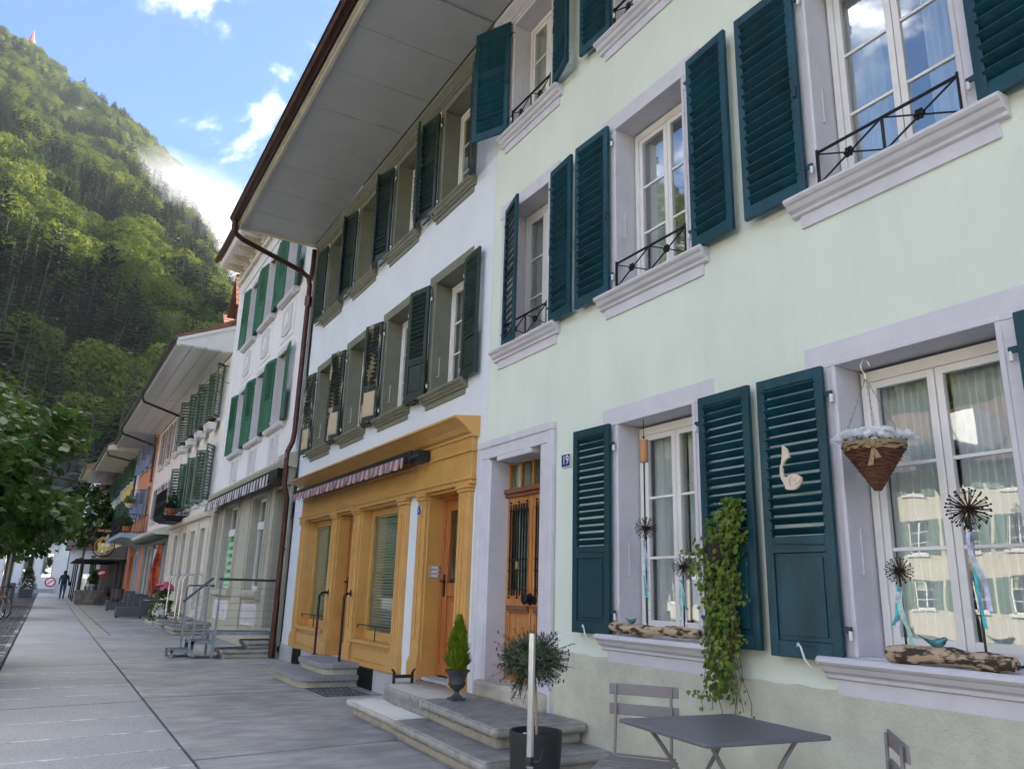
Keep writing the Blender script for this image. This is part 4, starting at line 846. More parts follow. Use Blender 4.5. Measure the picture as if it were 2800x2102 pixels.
for i in range(56): x = -6.35+6.9*i/55; b.bar((x,-1.1,3.5),(x,-1.1,4.38),.018)
for i in range(9): y = -1.1+1.06*i/8; b.bar((.55,y,3.5),(.55,y,4.38),.016)
b.build('balustrade', M['iron'], bf)
for i, (u, y, r, lab) in enumerate(((.1,-.85,.22,'large terracotta pot on the nearest corner of the blue balcony'),(-1.2,-.85,.26,'wide terracotta pot with shrub on the blue balcony'),(-2.6,-.9,.2,'small terracotta pot far along the blue balcony'))):
    pot(lab, fw(-16.6+u,y,3.5), r, .34, M['terracotta'], M['leaf_pot'], 120, .12, .45, 20+i, 'pots on the blue balcony')
hb = thing('hanging_basket', 'hanging basket of yellow flowers above the blue balcony', 'hanging basket', fw(-16.6-1.6,-.75,5.05)); MB().lathe([(.02,-.22),(.14,-.18),(.22,-.02),(.23,.0),(.0,.0)], n=14).build('basket', M['d_gf'], hb, smooth=True)
w = MB()
for k in range(3): w.tube([(.2*cos(k*2.1),.2*sin(k*2.1),0),(0,0,.7)],.008,4)
w.tube([(0,0,.7),(0,.75,.72)],.012,5); w.build('hanger', M['iron'], hb); flowers(hb, -.2,.2,0,0,leafy('yellow_flowers', [(.10,.12,.02),(.45,.33,.02),(.6,.42,.03)], vs=20),120,.06,.22,5,'flowers',.2)
# G, H, I
hG = far('yellow house with deep green shutters above the dark timber restaurant front', -23.9)
rowhouse(hG, 10.2, 8.6, [(7.15,8.4),(4.55,6.2)], [-1.5,-3.5,-5.5,-7.5,-9.2], M['g_wall'], M['g_shut'], M['i_wall'], (35,20), .42, .7, slats='joined', n=12, gf=[(-9.5,-5.2,.5,2.8),(-4.4,-.6,.5,2.8)], gfm=M['r_wood'], zs=8.6, ov=1.7)
MB().box(-1.0,-.02,-.04,.02,3.4,8.5).build('corner_strip', M['i_wall'], hG); MB().tube([(-.5,-1.8,8.5),(-.5,-1.7,8.2),(-.42,-.3,7.95),(-.35,-.15,7.8),(-.35,-.14,3.5)],.06,10).build('downpipe', M['pipe_dark'], hG, smooth=True)
box_eaves(hG, -10.2, .0, 8.45, 1.75, M['cream'], None, gable=True)
hH = far('pinkish white house with green shutters under a brown timber eave', -34.1)
rowhouse(hH, 8.4, 8.5, [(7.0,8.3),(4.55,6.1)], [-1.4,-3.4,-5.4,-7.2], M['h_wall'], M['g_shut'], M['i_wall'], (35,20), .42, .7, slats='joined', n=12, gf=[(-7.6,-.8,.5,2.8)], gfm=M['r_wood'], zs=8.5, ov=2.2)
box_eaves(hH, -8.4, .0, 8.5, 2.3, M['oakdark'], None, gable=True, strips=8)
hI = far('white house farthest along the row, partly behind the tree', -42.6)
rowhouse(hI, 9.5, 8.2, [(6.3,7.7),(3.9,5.4)], [-1.8,-4.2,-6.6], M['i_wall'], M['f_shut'], M['c_trim'], (30,20), .42, .8, slats='joined', n=10, gf=[(-8.4,-1.0,.5,2.7)], gfm=M['r_wood'], zs=8.2, ov=1.0)
for h_, u0, rng in ((hG, -23.9, 22), (hH, -34.1, 18)):       # timber boards of the restaurant front
    for i in range(rng): x = -.25-i*.45; MB().box(x-.10, x+.10, -.03-.02*(i % 2), .01, .1, 3.35).build('timber_board', M['r_wood'], h_)
for h_, spans in ((hG, ((-9.5,-5.2),(-4.4,-.6))), (hH, ((-7.6,-.8),)), (hI, ((-8.4,-1.0),))):
    for x0, x1 in spans: MB().box(x0,x1,.15,.156,.5,2.8).build('shop_pane', M['glass'], h_)
# dormers
def dormer(h, cx, y, z, w, hh, dep):
    b = MB(); b.add([(cx-w/2,y,z),(cx+w/2,y,z),(cx+w/2,y,z+hh*.35),(cx,y,z+hh),(cx-w/2,y,z+hh*.35),(cx-w/2,y+dep,z),(cx+w/2,y+dep,z),(cx+w/2,y+dep,z+hh*.35),(cx,y+dep,z+hh),(cx-w/2,y+dep,z+hh*.35)], [(0,1,2,3,4),(9,8,7,6,5),(0,4,9,5),(1,6,7,2)]); o = b.build('dormer', M['oakdark'], h)
    for s2 in (-1, 1):
        for r in range(6):
            a = r/6; c = (r+1.25)/6; X = lambda q: cx+s2*(w/2+.18)*(1-q); Z = lambda q: z+hh*.35-.12+(hh*.65+.17)*q
            for k in range(5): MB().add([(X(a),y-.25+k*dep/5,Z(a)+.05),(X(a),y-.25+(k+.97)*dep/5,Z(a)+.05),(X(c),y-.25+(k+.97)*dep/5,Z(c)+.02),(X(c),y-.25+k*dep/5,Z(c)+.02),(X(a),y-.25+k*dep/5,Z(a)),(X(a),y-.25+(k+.97)*dep/5,Z(a)),(X(c),y-.25+(k+.97)*dep/5,Z(c)-.03),(X(c),y-.25+k*dep/5,Z(c)-.03)], [(0,1,2,3),(7,6,5,4),(0,4,5,1),(1,5,6,2),(2,6,7,3),(3,7,4,0)]).build('roof_tile', M['tile'], o)
dormer(dD, -1.0, .2, 9.6, 1.1, 1.7, 2.2); dormer(dD, -3.2, .3, 9.6, 1.2, 1.0, 2.2); dormer(hE, -3.2, -.2, 9.3, 1.7, 1.9, 2.6); dormer(hE, -8.0, -.2, 9.2, 1.7, 1.7, 2.6)

# end of the street: white building across, and the block beside it
hZ = thing('end_building', 'white building closing the far end of the walk, round red sign on its wall', 'building', (-80, 0, 0), pi/2)
def zb(n, m, *bx):
    b = MB()
    for q in bx: b.box(*q)
    return b.build(n, m, hZ)
WX = [-.50-1.42*i for i in range(10)]
facade(hZ, -16, 1.3, .1, 4.6, [(x_, x_+.86, 1.5, 3.6) for x_ in WX], M['i_wall']); zb('back_wall', M['i_wall'], (-16,1.3,4,4.3,0,4.6), (1.0,1.3,.33,4,0,4.6), (-16,-15.7,.33,4,0,4.6)); zb('flat_roof', M['c_trim'], (-16.2,1.6,-.5,4.3,4.6,4.85))
for x_ in WX:
    o = zb('window', M['cream'], (x_,x_+.10,.02,.2,1.5,3.6), (x_+.76,x_+.86,.02,.2,1.5,3.6), (x_+.10,x_+.76,.02,.2,3.5,3.6)); MB().box(x_+.1,x_+.76,.12,.126,1.5,3.5).build('pane', M['glass'], o); curtain(x_+.1,x_+.36,1.6,3.5,.22,4,.02,o)
zb('low_wall', M['i_wall'], (-15,.7,-1.2,-.9,.5,1.5)); zb('plinth', M['plinth'], (-15,.7,-1.15,-.95,.1,.5)); zb('pier', M['i_wall'], (.72,1.4,-.6,0,.1,4.6))
M['sign_red'] = mat('sign_red', (.6,.02,.02), .4)
q = MB().lathe([(.42,0),(.42,.03),(0,.03)], n=24).build('round_sign', M['sign_red'], hZ, (.35,-1.21,1.08), (pi/2,0,0)); MB().lathe([(.31,0),(.31,.035),(0,.035)], n=24).build('sign_field', M['enamel'], q); MB().bar((-.2,-.15,.04),(.2,.15,.04),.09,.01).build('sign_bar', M['sign_red'], q)
hY = thing('corner_house', 'white gabled house with a bay window beyond the restaurant terrace', 'building', (-74, 2.2, 0), pi/2)
b = MB(); b.add([(-.2,0,0),(3.6,0,0),(3.6,0,9.2),(1.6,0,11.5),(-.2,0,9.0),(-.2,7,0),(3.6,7,0),(3.6,7,9.2),(1.6,7,11.5),(-.2,7,9.0)], [(0,1,2,3,4),(9,8,7,6,5),(0,5,6,1),(1,6,7,2),(2,7,8,3),(3,8,9,4),(4,9,5,0)]); b.build('wall', M['i_wall'], hY)
b = MB().box(0,1.7,-.7,-.01,4.2,7.0); b.box(-.1,1.8,-.8,-.01,4.0,4.19); b.box(-.1,1.8,-.8,-.01,7.01,7.2); bw = b.build('bay_window', mat('pale_grey_bay', (.5,.53,.55), .6), hY)
for k in range(3): MB().box(.1+.52*k,.5+.52*k,-.72,-.701,4.6,6.7).build('pane', M['glass_dark'], bw)
hX = thing('low_house', 'low house with a brown tiled roof and green shutters behind the terrace frame', 'building', (-70, 3.2, 0), pi/2)
b = MB(); b.box(-1.8,1.4,0,4,0,3.6); b.build('wall', M['i_wall'], hX); b = MB(); b.add([(-2.2,-.4,3.61),(1.9,-.4,3.61),(1.9,2,5.6),(-2.2,2,5.6),(1.9,4.4,3.61),(-2.2,4.4,3.61)], [(0,1,2,3),(3,2,4,5),(0,3,5),(1,4,2),(0,5,4,1)]); b.build('roof', mat('dark_roof', (.10,.055,.05), .8), hX)
for x in (-.4,.6): MB().box(x,x+.3,-.06,-.005,1.8,3.2).build('shutter', M['g_shut'], hX)
# ================================================================ MOUNTAIN, FOREST, MIST
from mathutils import noise as mn
RID = [(-160,10),(-120,13),(-80,17),(-58,23),(-42,29),(-20,33),(-8.7,32.0),(-6.4,31.6),(-2.7,30.2),(1.1,28.9),(4,26.9),(6.9,24.6),(8.2,22.6),(12,17.5),(20,9),(34,3)]
def lerp_tab(T, a):
    if a <= T[0][0]: return T[0][1]
    for (a0, v0), (a1, v1) in zip(T[:-1], T[1:]):
        if a <= a1: return v0+(v1-v0)*(a-a0)/(a1-a0)
    return T[-1][1]
R0, R1 = 170., 1080.
def mount(az, t):
    """point of the slope at azimuth az (degrees from -x towards +y), t=0 foot .. 1 ridge"""
    el = math.tan(radians(lerp_tab(RID, az))); r = R0+(R1-R0)*t; ztop = el*R1
    a = radians(az)
    g = 26*mn.noise(Vector((az*.23, t*2.3, 1.7)))*min(1, t*3)*(1.25-t) + 10*mn.noise(Vector((az*.8, t*7, 4.2)))*min(1, t*4)*(1.1-t)
    z = ztop*(t**1.05) + g*.9
    r += g*1.1 + 22*mn.noise(Vector((az*.35, t*4.0, 9.1)))*min(1, t*4)
    return Vector((-r*cos(a), r*sin(a), z-.4))
b = MB(); NA, NT = 260, 60; azs = [-160+194*i/NA for i in range(NA+1)]; vs = []
for az in azs:
    for j in range(NT+1): vs.append(mount(az, j/NT))
    p_ = mount(az, 1); d_ = Vector((p_.x, p_.y, 0)).normalized(); vs.append(p_+d_*300+Vector((0,0,-200)))
K = NT+2; b.add(vs, [(i*K+j, i*K+j+1, (i+1)*K+j+1, (i+1)*K+j) for i in range(NA) for j in range(NT+1)])
m, t, p = _new('mountain_rock_and_turf'); k = t.links
n = _noise(t, .035, 8, .65); r = t.nodes.new('ShaderNodeValToRGB'); k.new(n.outputs['Fac'], r.inputs[0]); e = r.color_ramp.elements; e[0].position = .40; e[0].color = (.025,.04,.014,1); e[1].position = .56; e[1].color = (.26,.25,.245,1)
q = e.new(.48); q.color = (.05,.075,.02,1); k.new(r.outputs[0], p.inputs['Base Color']); p.inputs['Roughness'].default_value = .95
nb = _noise(t, .12, 8, .7); bb = t.nodes.new('ShaderNodeBump'); bb.inputs['Strength'].default_value = 1.0; bb.inputs['Distance'].default_value = 6; k.new(nb.outputs['Fac'], bb.inputs['Height']); k.new(bb.outputs[0], p.inputs['Normal'])
tag(b.build('mountain', m, smooth=True), kind='structure')
# added ridge, unseen behind the houses, shaped to shade the foot of the slope
b = MB(); vs = []; NX, NY = 60, 14
for i in range(NX+1):
    x = -90-900*i/NX; u = (-90-x)/900; hh = 455*sm(u/.16)*(1-.25*sm((u-.75)/.25))+46*mn.noise(Vector((x*.011, 2.2, 0)))*sm(u/.2)+22*mn.noise(Vector((x*.035, 5.2, 0)))*sm(u/.2)
    for j in range(NY+1):
        y = 150+650*j/NY; q = 1-abs(y-440)/300; vs.append((x, y, max(-.5, hh*max(0, q)**.85)))
K = NY+1; b.add(vs, [(i*K+j, (i+1)*K+j, (i+1)*K+j+1, i*K+j+1) for i in range(NX) for j in range(NY)])
tag(b.build('shade_ridge', bpy.data.materials['mountain_rock_and_turf'], smooth=True), kind='structure')
# tree prototypes (unit height) for the far forest
def proto(name, me): return bpy.data.objects.new(name, me)
M['bark_far'] = mat('grey_bark', (.055,.045,.038), .9, .3, 4); 
M['leaf_bright'] = leafy('beech_foliage', [(.026,.048,.008),(.066,.092,.013),(.122,.142,.020)], vs=.03, trans=.25, rough=.9, spec=.05)
M['leaf_con'] = leafy('pine_foliage', [(.011,.021,.010),(.018,.031,.012),(.030,.044,.014)], vs=.03, trans=.1, rough=.9, spec=.05)
def conifer(seed, pine=False):
    """whorls of drooping sprays; each spray a pair of bent faces so that it reads from below and above"""
    r = random.Random(seed); b = MB(); b.tube([(0,0,0),(.004,.002,.5),(0,0,.97)], [.014,.010,.002], 5, 1)
    n = 17 if not pine else 9
    for i in range(n):
        u = i/(n-1); z = (.14+.84*u) if not pine else (.46+.50*u); R = (.21*(1-u)**.85+.012) if not pine else .19*(1-abs(u-.35)*1.0)*r.uniform(.6,1.2)
        k = (9 if u < .6 else 6) if not pine else 7
        for j in range(k):
            a = 2*pi*(j+r.random()*.7)/k+i*1.3; L_ = R*r.uniform(.7,1.2); dr = (-.32*L_*r.uniform(.5,1.3)) if not pine else r.uniform(-.02,.03)
            d = Vector((cos(a), sin(a), 0)); s = Vector((-sin(a), cos(a), 0)); c = Vector((0,0,z+r.uniform(-.012,.012))); w = L_*.42*r.uniform(.7,1.2); up = Vector((0,0,1))
            p0 = c+d*L_*.08; p1 = c+d*L_*.6+up*(dr*.45+.012); p2 = c+d*L_+up*dr
            b.add([p0, p1+s*w*.5-up*w*.22, p2+s*w*.22, p2-s*w*.22, p1-s*w*.5-up*w*.22, p1], [(0,1,5), (1,2,5), (2,3,5), (3,4,5), (4,0,5)])
    return b.mesh('conifer', [M['leaf_con'], M['bark_far']])
def broad(seed):
    r = random.Random(seed); b = MB(); b.tube([(0,0,0),(.01,0,.3),(.0,.01,.6)], [.022,.016,.006], 5, 1)
    bl = [(Vector((r.uniform(-.2,.2), r.uniform(-.2,.2), r.uniform(.35,.82))), r.uniform(.13,.2)) for _ in range(11)]+[(Vector((0,0,.62)), .26)]
    for c, R in bl:
        for i in range(120):
            d = Vector((r.gauss(0,1), r.gauss(0,1), r.gauss(.25,1))).normalized(); pnt = c+d*R*r.uniform(.78,1.06); nn = (d+Vector((r.gauss(0,.5), r.gauss(0,.5), r.gauss(.1,.5)))).normalized(); u = nn.orthogonal().normalized(); v = nn.cross(u); s = R*r.uniform(.10,.19); ph = r.random()*6
            u, v = u*cos(ph)+v*sin(ph), v*cos(ph)-u*sin(ph)
            b.add([pnt-u*s, pnt-v*s*.7, pnt+u*s, pnt+v*s*.8], [(0,1,2,3)])
    return b.mesh('broadleaf', [M['leaf_bright'], M['bark_far']])
PROT = [proto('conifer_kind', conifer(1)), proto('conifer_kind', conifer(2)), proto('pine_kind', conifer(3, True)), proto('pine_kind', conifer(4, True)), proto('broadleaf_kind', broad(5)), proto('broadleaf_kind', broad(6)), proto('broadleaf_kind', broad(7))]
def scatter(name, pts, protos, label):
    me = bpy.data.meshes.new(name); me.from_pydata([q[0] for q in pts], [], [])
    a = me.attributes.new('tree_scale', 'FLOAT_VECTOR', 'POINT'); a.data.foreach_set('vector', [c for q in pts for c in (q[1]*q[4], q[1]*q[4], q[1])])
    a = me.attributes.new('tree_turn', 'FLOAT_VECTOR', 'POINT'); a.data.foreach_set('vector', [c for q in pts for c in (q[5], q[6], q[2])])
    a = me.attributes.new('tree_kind', 'INT', 'POINT'); a.data.foreach_set('value', [q[3] for q in pts])
    o = bpy.data.objects.new(name, me); COL.objects.link(o)
    ng = bpy.data.node_groups.new(name+'_nodes', 'GeometryNodeTree'); ng.interface.new_socket('Geometry', in_out='INPUT', socket_type='NodeSocketGeometry'); ng.interface.new_socket('Geometry', in_out='OUTPUT', socket_type='NodeSocketGeometry')
    gi = ng.nodes.new('NodeGroupInput'); go = ng.nodes.new('NodeGroupOutput'); ip = ng.nodes.new('GeometryNodeInstanceOnPoints'); jn = ng.nodes.new('GeometryNodeJoinGeometry'); m2 = ng.nodes.new('GeometryNodeMeshToPoints')
    for pr in reversed(protos):
        oi = ng.nodes.new('GeometryNodeObjectInfo'); oi.inputs['Object'].default_value = pr; oi.inputs['As Instance'].default_value = True; ng.links.new(oi.outputs['Geometry'], jn.inputs[0])
    def attr(nm, ty):
        n = ng.nodes.new('GeometryNodeInputNamedAttribute'); n.data_type = ty; n.inputs['Name'].default_value = nm; return n.outputs['Attribute']
    ng.links.new(gi.outputs[0], m2.inputs['Mesh']); ng.links.new(m2.outputs[0], ip.inputs['Points']); ng.links.new(jn.outputs[0], ip.inputs['Instance']); ip.inputs['Pick Instance'].default_value = True
    ng.links.new(attr('tree_kind', 'INT'), ip.inputs['Instance Index']); ng.links.new(attr('tree_scale', 'FLOAT_VECTOR'), ip.inputs['Scale'])
    e2 = ng.nodes.new('FunctionNodeEulerToRotation'); ng.links.new(attr('tree_turn', 'FLOAT_VECTOR'), e2.inputs[0]); ng.links.new(e2.outputs[0], ip.inputs['Rotation']); ng.links.new(ip.outputs[0], go.inputs[0])
    md = o.modifiers.new('scatter', 'NODES'); md.node_group = ng
    return tag(o, label, kind='stuff')
r = random.Random(11); pts = []
def cliff(az, t, q):
    v = mn.noise(Vector((az*.28, t*5.5, 3.3))); w = mn.noise(Vector((az*.9, t*14, 7.7)))
    return v*.7+w*.5 > .30
def addtrees(a0, a1, spac, n_t):
    for j in range(n_t):
        t_ = .03+.97*(j+.5)/n_t; rr = R0+(R1-R0)*t_; na = int(radians(a1-a0)*rr/spac)
        for i in range(na):
            az = a0+(a1-a0)*(i+r.random())/na; t2 = t_+r.uniform(-.5,.5)/n_t
            if cliff(az, t2, 0): continue
            P = mount(az, t2); kind = mn.noise(Vector((P.x*.012, P.y*.012, P.z*.016)))+.25*(t2-.45)+r.gauss(0,.16)
            if kind > .0: k_ = 4+r.randrange(3); s = r.uniform(14,24)
            else: k_ = r.randrange(4); s = r.uniform(17,31)
            s *= 1.12 if t2 < .5 else .95
            pts.append((P-Vector((0,0,1.2)), s, r.random()*6.28, k_, r.uniform(.8,1.25), r.gauss(0,.05), r.gauss(0,.05)))
addtrees(-26, 16, 6.9, 98); addtrees(-150, -26, 15, 50)
scatter('forest', pts, PROT, 'mixed beech and pine forest covering the steep mountainside')
# small tower on the ridge
P = mount(-6.7, 1.0); tw = thing('lookout_tower', 'tiny lookout tower with a pointed red roof on the forested ridge', 'tower', P+Vector((0,0,8)))
MB().box(-3,3,-3,3,-8,7).build('wall', M['d_gf'], tw); MB().lathe([(5,7),(3.4,12),(1,22),(.2,27)], n=8).build('roof', mat('red_roof', (.45,.06,.03), .7), tw)
# mist clinging to the shoulder of the ridge: lumpy closed bodies of thin noise-broken volume
def mist(c, rad, dens, seed, nm='mist'):
    b = MB(); b.ball((0,0,0), 1.0, 16, 10); o = b.build(nm, None if False else mist_mat(dens, seed, rad), None, c); o.scale = rad; return tag(o, kind='stuff')
def mist_mat(dens, seed, rad):
    m = bpy.data.materials.new('mist_volume'); m.use_nodes = True; t = m.node_tree; t.nodes.clear(); k = t.links
    o = t.nodes.new('ShaderNodeOutputMaterial'); v = t.nodes.new('ShaderNodeVolumePrincipled'); v.inputs['Color'].default_value = (.96,.97,1,1); v.inputs['Anisotropy'].default_value = .25
    tc = t.nodes.new('ShaderNodeTexCoord'); ln = t.nodes.new('ShaderNodeVectorMath'); ln.operation = 'LENGTH'; k.new(tc.outputs['Object'], ln.inputs[0])
    g = t.nodes.new('ShaderNodeNewGeometry'); n = t.nodes.new('ShaderNodeTexNoise'); n.inputs['Scale'].default_value = .009; n.inputs['Detail'].default_value = 5; n.inputs['Roughness'].default_value = .6; n.noise_dimensions = '4D'; n.inputs['W'].default_value = seed; k.new(g.outputs['Position'], n.inputs['Vector'])
    a = t.nodes.new('ShaderNodeMath'); a.operation = 'SUBTRACT'; k.new(n.outputs['Fac'], a.inputs[0]); 
    f = t.nodes.new('ShaderNodeMath'); f.operation = 'MULTIPLY_ADD'; f.inputs[1].default_value = .42; f.inputs[2].default_value = .16; k.new(ln.outputs['Value'], f.inputs[0]); k.new(f.outputs[0], a.inputs[1])
    d = t.nodes.new('ShaderNodeMath'); d.operation = 'MULTIPLY'; d.use_clamp = False; d.inputs[1].default_value = dens*4; mxx = t.nodes.new('ShaderNodeMath'); mxx.operation = 'MAXIMUM'; mxx.inputs[1].default_value = 0; k.new(a.outputs[0], mxx.inputs[0]); k.new(mxx.outputs[0], d.inputs[0]); k.new(d.outputs[0], v.inputs['Density']); k.new(v.outputs[0], o.inputs['Volume'])
    return m
def polar(az, el, r): a = radians(az); return Vector((-r*cos(a), r*sin(a), r*math.tan(radians(el))))
mist(polar(7.2, 22.6, 800), (120, 150, 100), .007, 1.3)
mist(polar(4.6, 25.0, 840), (100, 110, 60), .0055, 2.9)
mist(polar(10.5, 19.5, 880), (120, 150, 120), .007, 5.1)
mist(polar(-9.6, 24.5, 700), (40, 32, 70), .004, 8.4)
# ================================================================ TREES BESIDE THE WALK
M['maple'] = leafy('maple_leaves', [(.016,.045,.009),(.032,.076,.012),(.062,.125,.018),(.10,.17,.024)], vs=1.3, trans=.4, obj_var=False)
M['bark'] = mat('brown_bark', (.13,.085,.055), .9, .3, 6, .6, 25, stretch=(1,1,.3)); M['seed'] = mat('maple_keys', (.30,.15,.06), .8, .3, 5)
LOB = [(0,-.5),(.16,-.42),(.34,-.46),(.30,-.26),(.60,-.16),(.44,.0),(.62,.24),(.34,.20),(.24,.34),(.0,.66),(-.24,.34),(-.34,.20),(-.62,.24),(-.44,.0),(-.60,-.16),(-.30,-.26),(-.34,-.46),(-.16,-.42)]
def leaf_poly(b, c, nrm, up, s, mi=0, fold=.12):
    v = up - nrm*up.dot(nrm)
    if v.length < 1e-4: v = nrm.orthogonal()
    v.normalize(); u = v.cross(nrm); vs = [c] + [c+u*x*s+v*y*s+nrm*(-abs(x)*fold*s) for x, y in LOB]; n = len(LOB)
    b.add(vs, [(0, 1+i, 1+(i+1) % n) for i in range(n)], mi)
def street_tree(label, base, cz, rad, rz, nleaf, leaf, seed, trunk_r=.13, lean=(0,0)):
    r = random.Random(seed); t = thing('maple_tree', label, 'tree', base, group='maples beside the walk')
    C0 = Vector((lean[0], lean[1], cz)); tr = MB(); tr.tube([(0,0,-.05),(.02,0,cz*.45),(lean[0]*.5,lean[1]*.5,cz*.75),C0+Vector((0,0,rz*.4))], [trunk_r*1.15,trunk_r*.9,trunk_r*.75,trunk_r*.3], 10)
    br = []
    for i in range(16):
        a = r.random()*6.28; d = Vector((cos(a), sin(a), r.uniform(-.15,.5))); s = Vector((lean[0]*.5, lean[1]*.5, cz*r.uniform(.62,.95))); e = C0+Vector((d.x*rad, d.y*rad, d.z*rz))*r.uniform(.6,.9)
        tr.tube([s, s.lerp(e,.5)+Vector((0,0,.12)), e], [trunk_r*.35,trunk_r*.2,.012], 6)
    tr.build('trunk', M['bark'], t, smooth=True)
    cl = []
    for i in range(90):
        d = Vector((r.gauss(0,1), r.gauss(0,1), r.gauss(0,1))).normalized(); q = r.uniform(.45,1.0)**.6; cl.append((C0+Vector((d.x*rad, d.y*rad, d.z*rz))*q*.93, r.uniform(.28,.6)*min(1,rad/2.4)))
    b = MB(); sd = MB()
    for i in range(nleaf):
        c, R = cl[r.randrange(len(cl))]; p_ = c+Vector((r.gauss(0,.55), r.gauss(0,.55), r.gauss(0,.33)))*R
        out = (p_-C0); out = Vector((out.x/rad, out.y/rad, out.z/rz)); o_ = out.normalized() if out.length > 0 else Vector((0,0,1))
        nrm = (o_*.5+Vector((r.gauss(0,.45), r.gauss(0,.45), .65+r.gauss(0,.35)))).normalized(); dn = Vector((o_.x*.5+r.gauss(0,.5), o_.y*.5+r.gauss(0,.5), -.8))
        leaf_poly(b, p_, nrm, dn, leaf*r.uniform(.65,1.25))
    b.build('crown', M['maple'], t)
    for i in range(60):
        c, R = cl[r.randrange(len(cl))]; p_ = c+(c-C0).normalized()*R*.5
        for j in range(9): q = p_+Vector((r.gauss(0,.04), r.gauss(0,.04), r.gauss(-.03,.04))); sd.add([q, q+Vector((.012,.0,-.02)), q+Vector((r.gauss(0,.01),.008,-.045)), q+Vector((-.012,0,-.02))], [(0,1,2,3)])
    sd.build('seed_keys', M['seed'], t)
    return t
street_tree('maple whose broad leafy crown fills the left edge, nearest of the row', (-14.2,-2.9,0), 2.98, 3.95, 1.58, 17000, .115, 21)
street_tree('slim-trunked maple beside the parked bicycles', (-33,-1.75,0), 3.4, 2.5, 1.3, 3600, .15, 22, .10)
street_tree('maple farther along, behind the litter bin', (-44,-1.65,gz(-44)), 3.6, 2.6, 1.5, 3000, .17, 23, .11)
street_tree('small round maple in front of the far white house', (-60,1.9,gz(-60)), 5.4, 1.7, 2.4, 2200, .2, 24, .08)
# ================================================================ STEPS AND IRONWORK AT THE DOORS
def stone(name, top, edge, dirt):
    """weathered stone: worn paler along the arrises, pitted and stained"""
    m = mat(name, top, .9, .25, 6, .7, 45, dirt=dirt); t = m.node_tree; k = t.links; p = t.nodes['Principled BSDF']; src = p.inputs['Base Color'].links[0].from_socket
    g = t.nodes.new('ShaderNodeNewGeometry'); n = _noise(t, 22, 4, .7); a = t.nodes.new('ShaderNodeMath'); a.operation = 'MULTIPLY_ADD'; a.inputs[1].default_value = .10; k.new(n.outputs['Fac'], a.inputs[0]); k.new(g.outputs['Pointiness'], a.inputs[2])
    r = t.nodes.new('ShaderNodeValToRGB'); r.color_ramp.elements[0].position = .555; r.color_ramp.elements[1].position = .64; k.new(a.outputs[0], r.inputs[0])
    mx_ = t.nodes.new('ShaderNodeMixRGB'); mx_.inputs[2].default_value = (*edge, 1); k.new(r.outputs[0], mx_.inputs[0]); k.new(src, mx_.inputs[1]); k.new(mx_.outputs[0], p.inputs['Base Color']); return m
M['step'] = stone('weathered_step_stone', (.27,.262,.245), (.46,.44,.39), .3); M['riser'] = stone('worn_limestone_riser', (.45,.42,.35), (.50,.47,.40), .45); M['pale_step'] = stone('bleached_step_stone', (.38,.365,.335), (.62,.60,.55), .25)
def rough(o, amp, cuts=5, sc=7.0, seed=0):
    """wear: subdivide and push the surface about, most at the edges"""
    bm = bmesh.new(); bm.from_mesh(o.data); bmesh.ops.bevel(bm, geom=list(bm.edges), offset=.009, segments=2, affect='EDGES', clamp_overlap=True)
    for _ in range(5):
        es = [e for e in bm.edges if e.calc_length() > .05]
        if es: bmesh.ops.subdivide_edges(bm, edges=es, cuts=1, use_grid_fill=True)
    bmesh.ops.triangulate(bm, faces=[f for f in bm.faces if len(f.verts) > 4]); bm.normal_update()
    for v in bm.verts: v.co += v.normal*(amp*.6*mn.noise(v.co*sc+Vector((seed,0,0)))+amp*.7*mn.noise(v.co*sc*3.3+Vector((0,seed,0)))-amp*1.2*max(0,mn.noise(v.co*sc*2.1+Vector((7,seed,0)))-.25))
    bm.to_mesh(o.data); bm.free(); o.data.polygons.foreach_set('use_smooth', [True]*len(o.data.polygons)); return o
s19 = thing('stone_steps', 'worn two-tier stone steps below the number 19 door', 'steps', (-7,3.5,0))
def blk(par, name, pts, z0, z1, m, amp=.008, seed=0): o = MB().polyz([(x+7,y-3.5) for x,y in pts], z0, z1).build(name, m, par); return rough(o, amp, seed=seed)
Y1 = 4.0
blk(s19, 'lower_riser', [(-8.76,3.32),(-8.62,3.10),(-7.2,3.06),(-7.2,Y1),(-8.76,Y1)], -.02, .09, M['riser'], .010, 1); blk(s19, 'lower_tread', [(-8.84,3.30),(-8.66,3.03),(-7.18,3.00),(-7.18,Y1),(-8.84,Y1)], .085, .155, M['pale_step'], .012, 2)
blk(s19, 'lower_riser', [(-7.17,3.02),(-5.30,2.94),(-5.30,Y1),(-7.17,Y1)], -.02, .09, M['riser'], .010, 3); blk(s19, 'lower_tread', [(-7.175,2.96),(-5.22,2.86),(-5.22,Y1),(-7.175,Y1)], .085, .16, M['step'], .009, 4)
blk(s19, 'upper_block', [(-8.66,3.60),(-8.58,3.42),(-8.2,3.36),(-7.24,3.33),(-7.24,Y1),(-8.66,Y1)], .14, .315, M['step'], .012, 5)
blk(s19, 'upper_riser', [(-7.20,3.30),(-5.62,3.20),(-5.62,Y1),(-7.20,Y1)], .14, .25, M['riser'], .010, 6); blk(s19, 'upper_tread', [(-7.23,3.25),(-5.54,3.13),(-5.54,Y1),(-7.23,Y1)], .245, .318, M['step'], .009, 7)
s17 = thing('stone_steps', 'rounded grey stone steps with iron handrails before the ochre shop door', 'steps', (-11.7,3.6,0))
def rr(x0, x1, y0, y1, r): return [(x0,y1)]+[(x0+r-r*cos(t), y0+r-r*sin(t)) for t in [pi/2*i/5 for i in range(6)]]+[(x1-r+r*sin(t), y0+r-r*cos(t)) for t in [pi/2*i/5 for i in range(6)]]+[(x1,y1)]
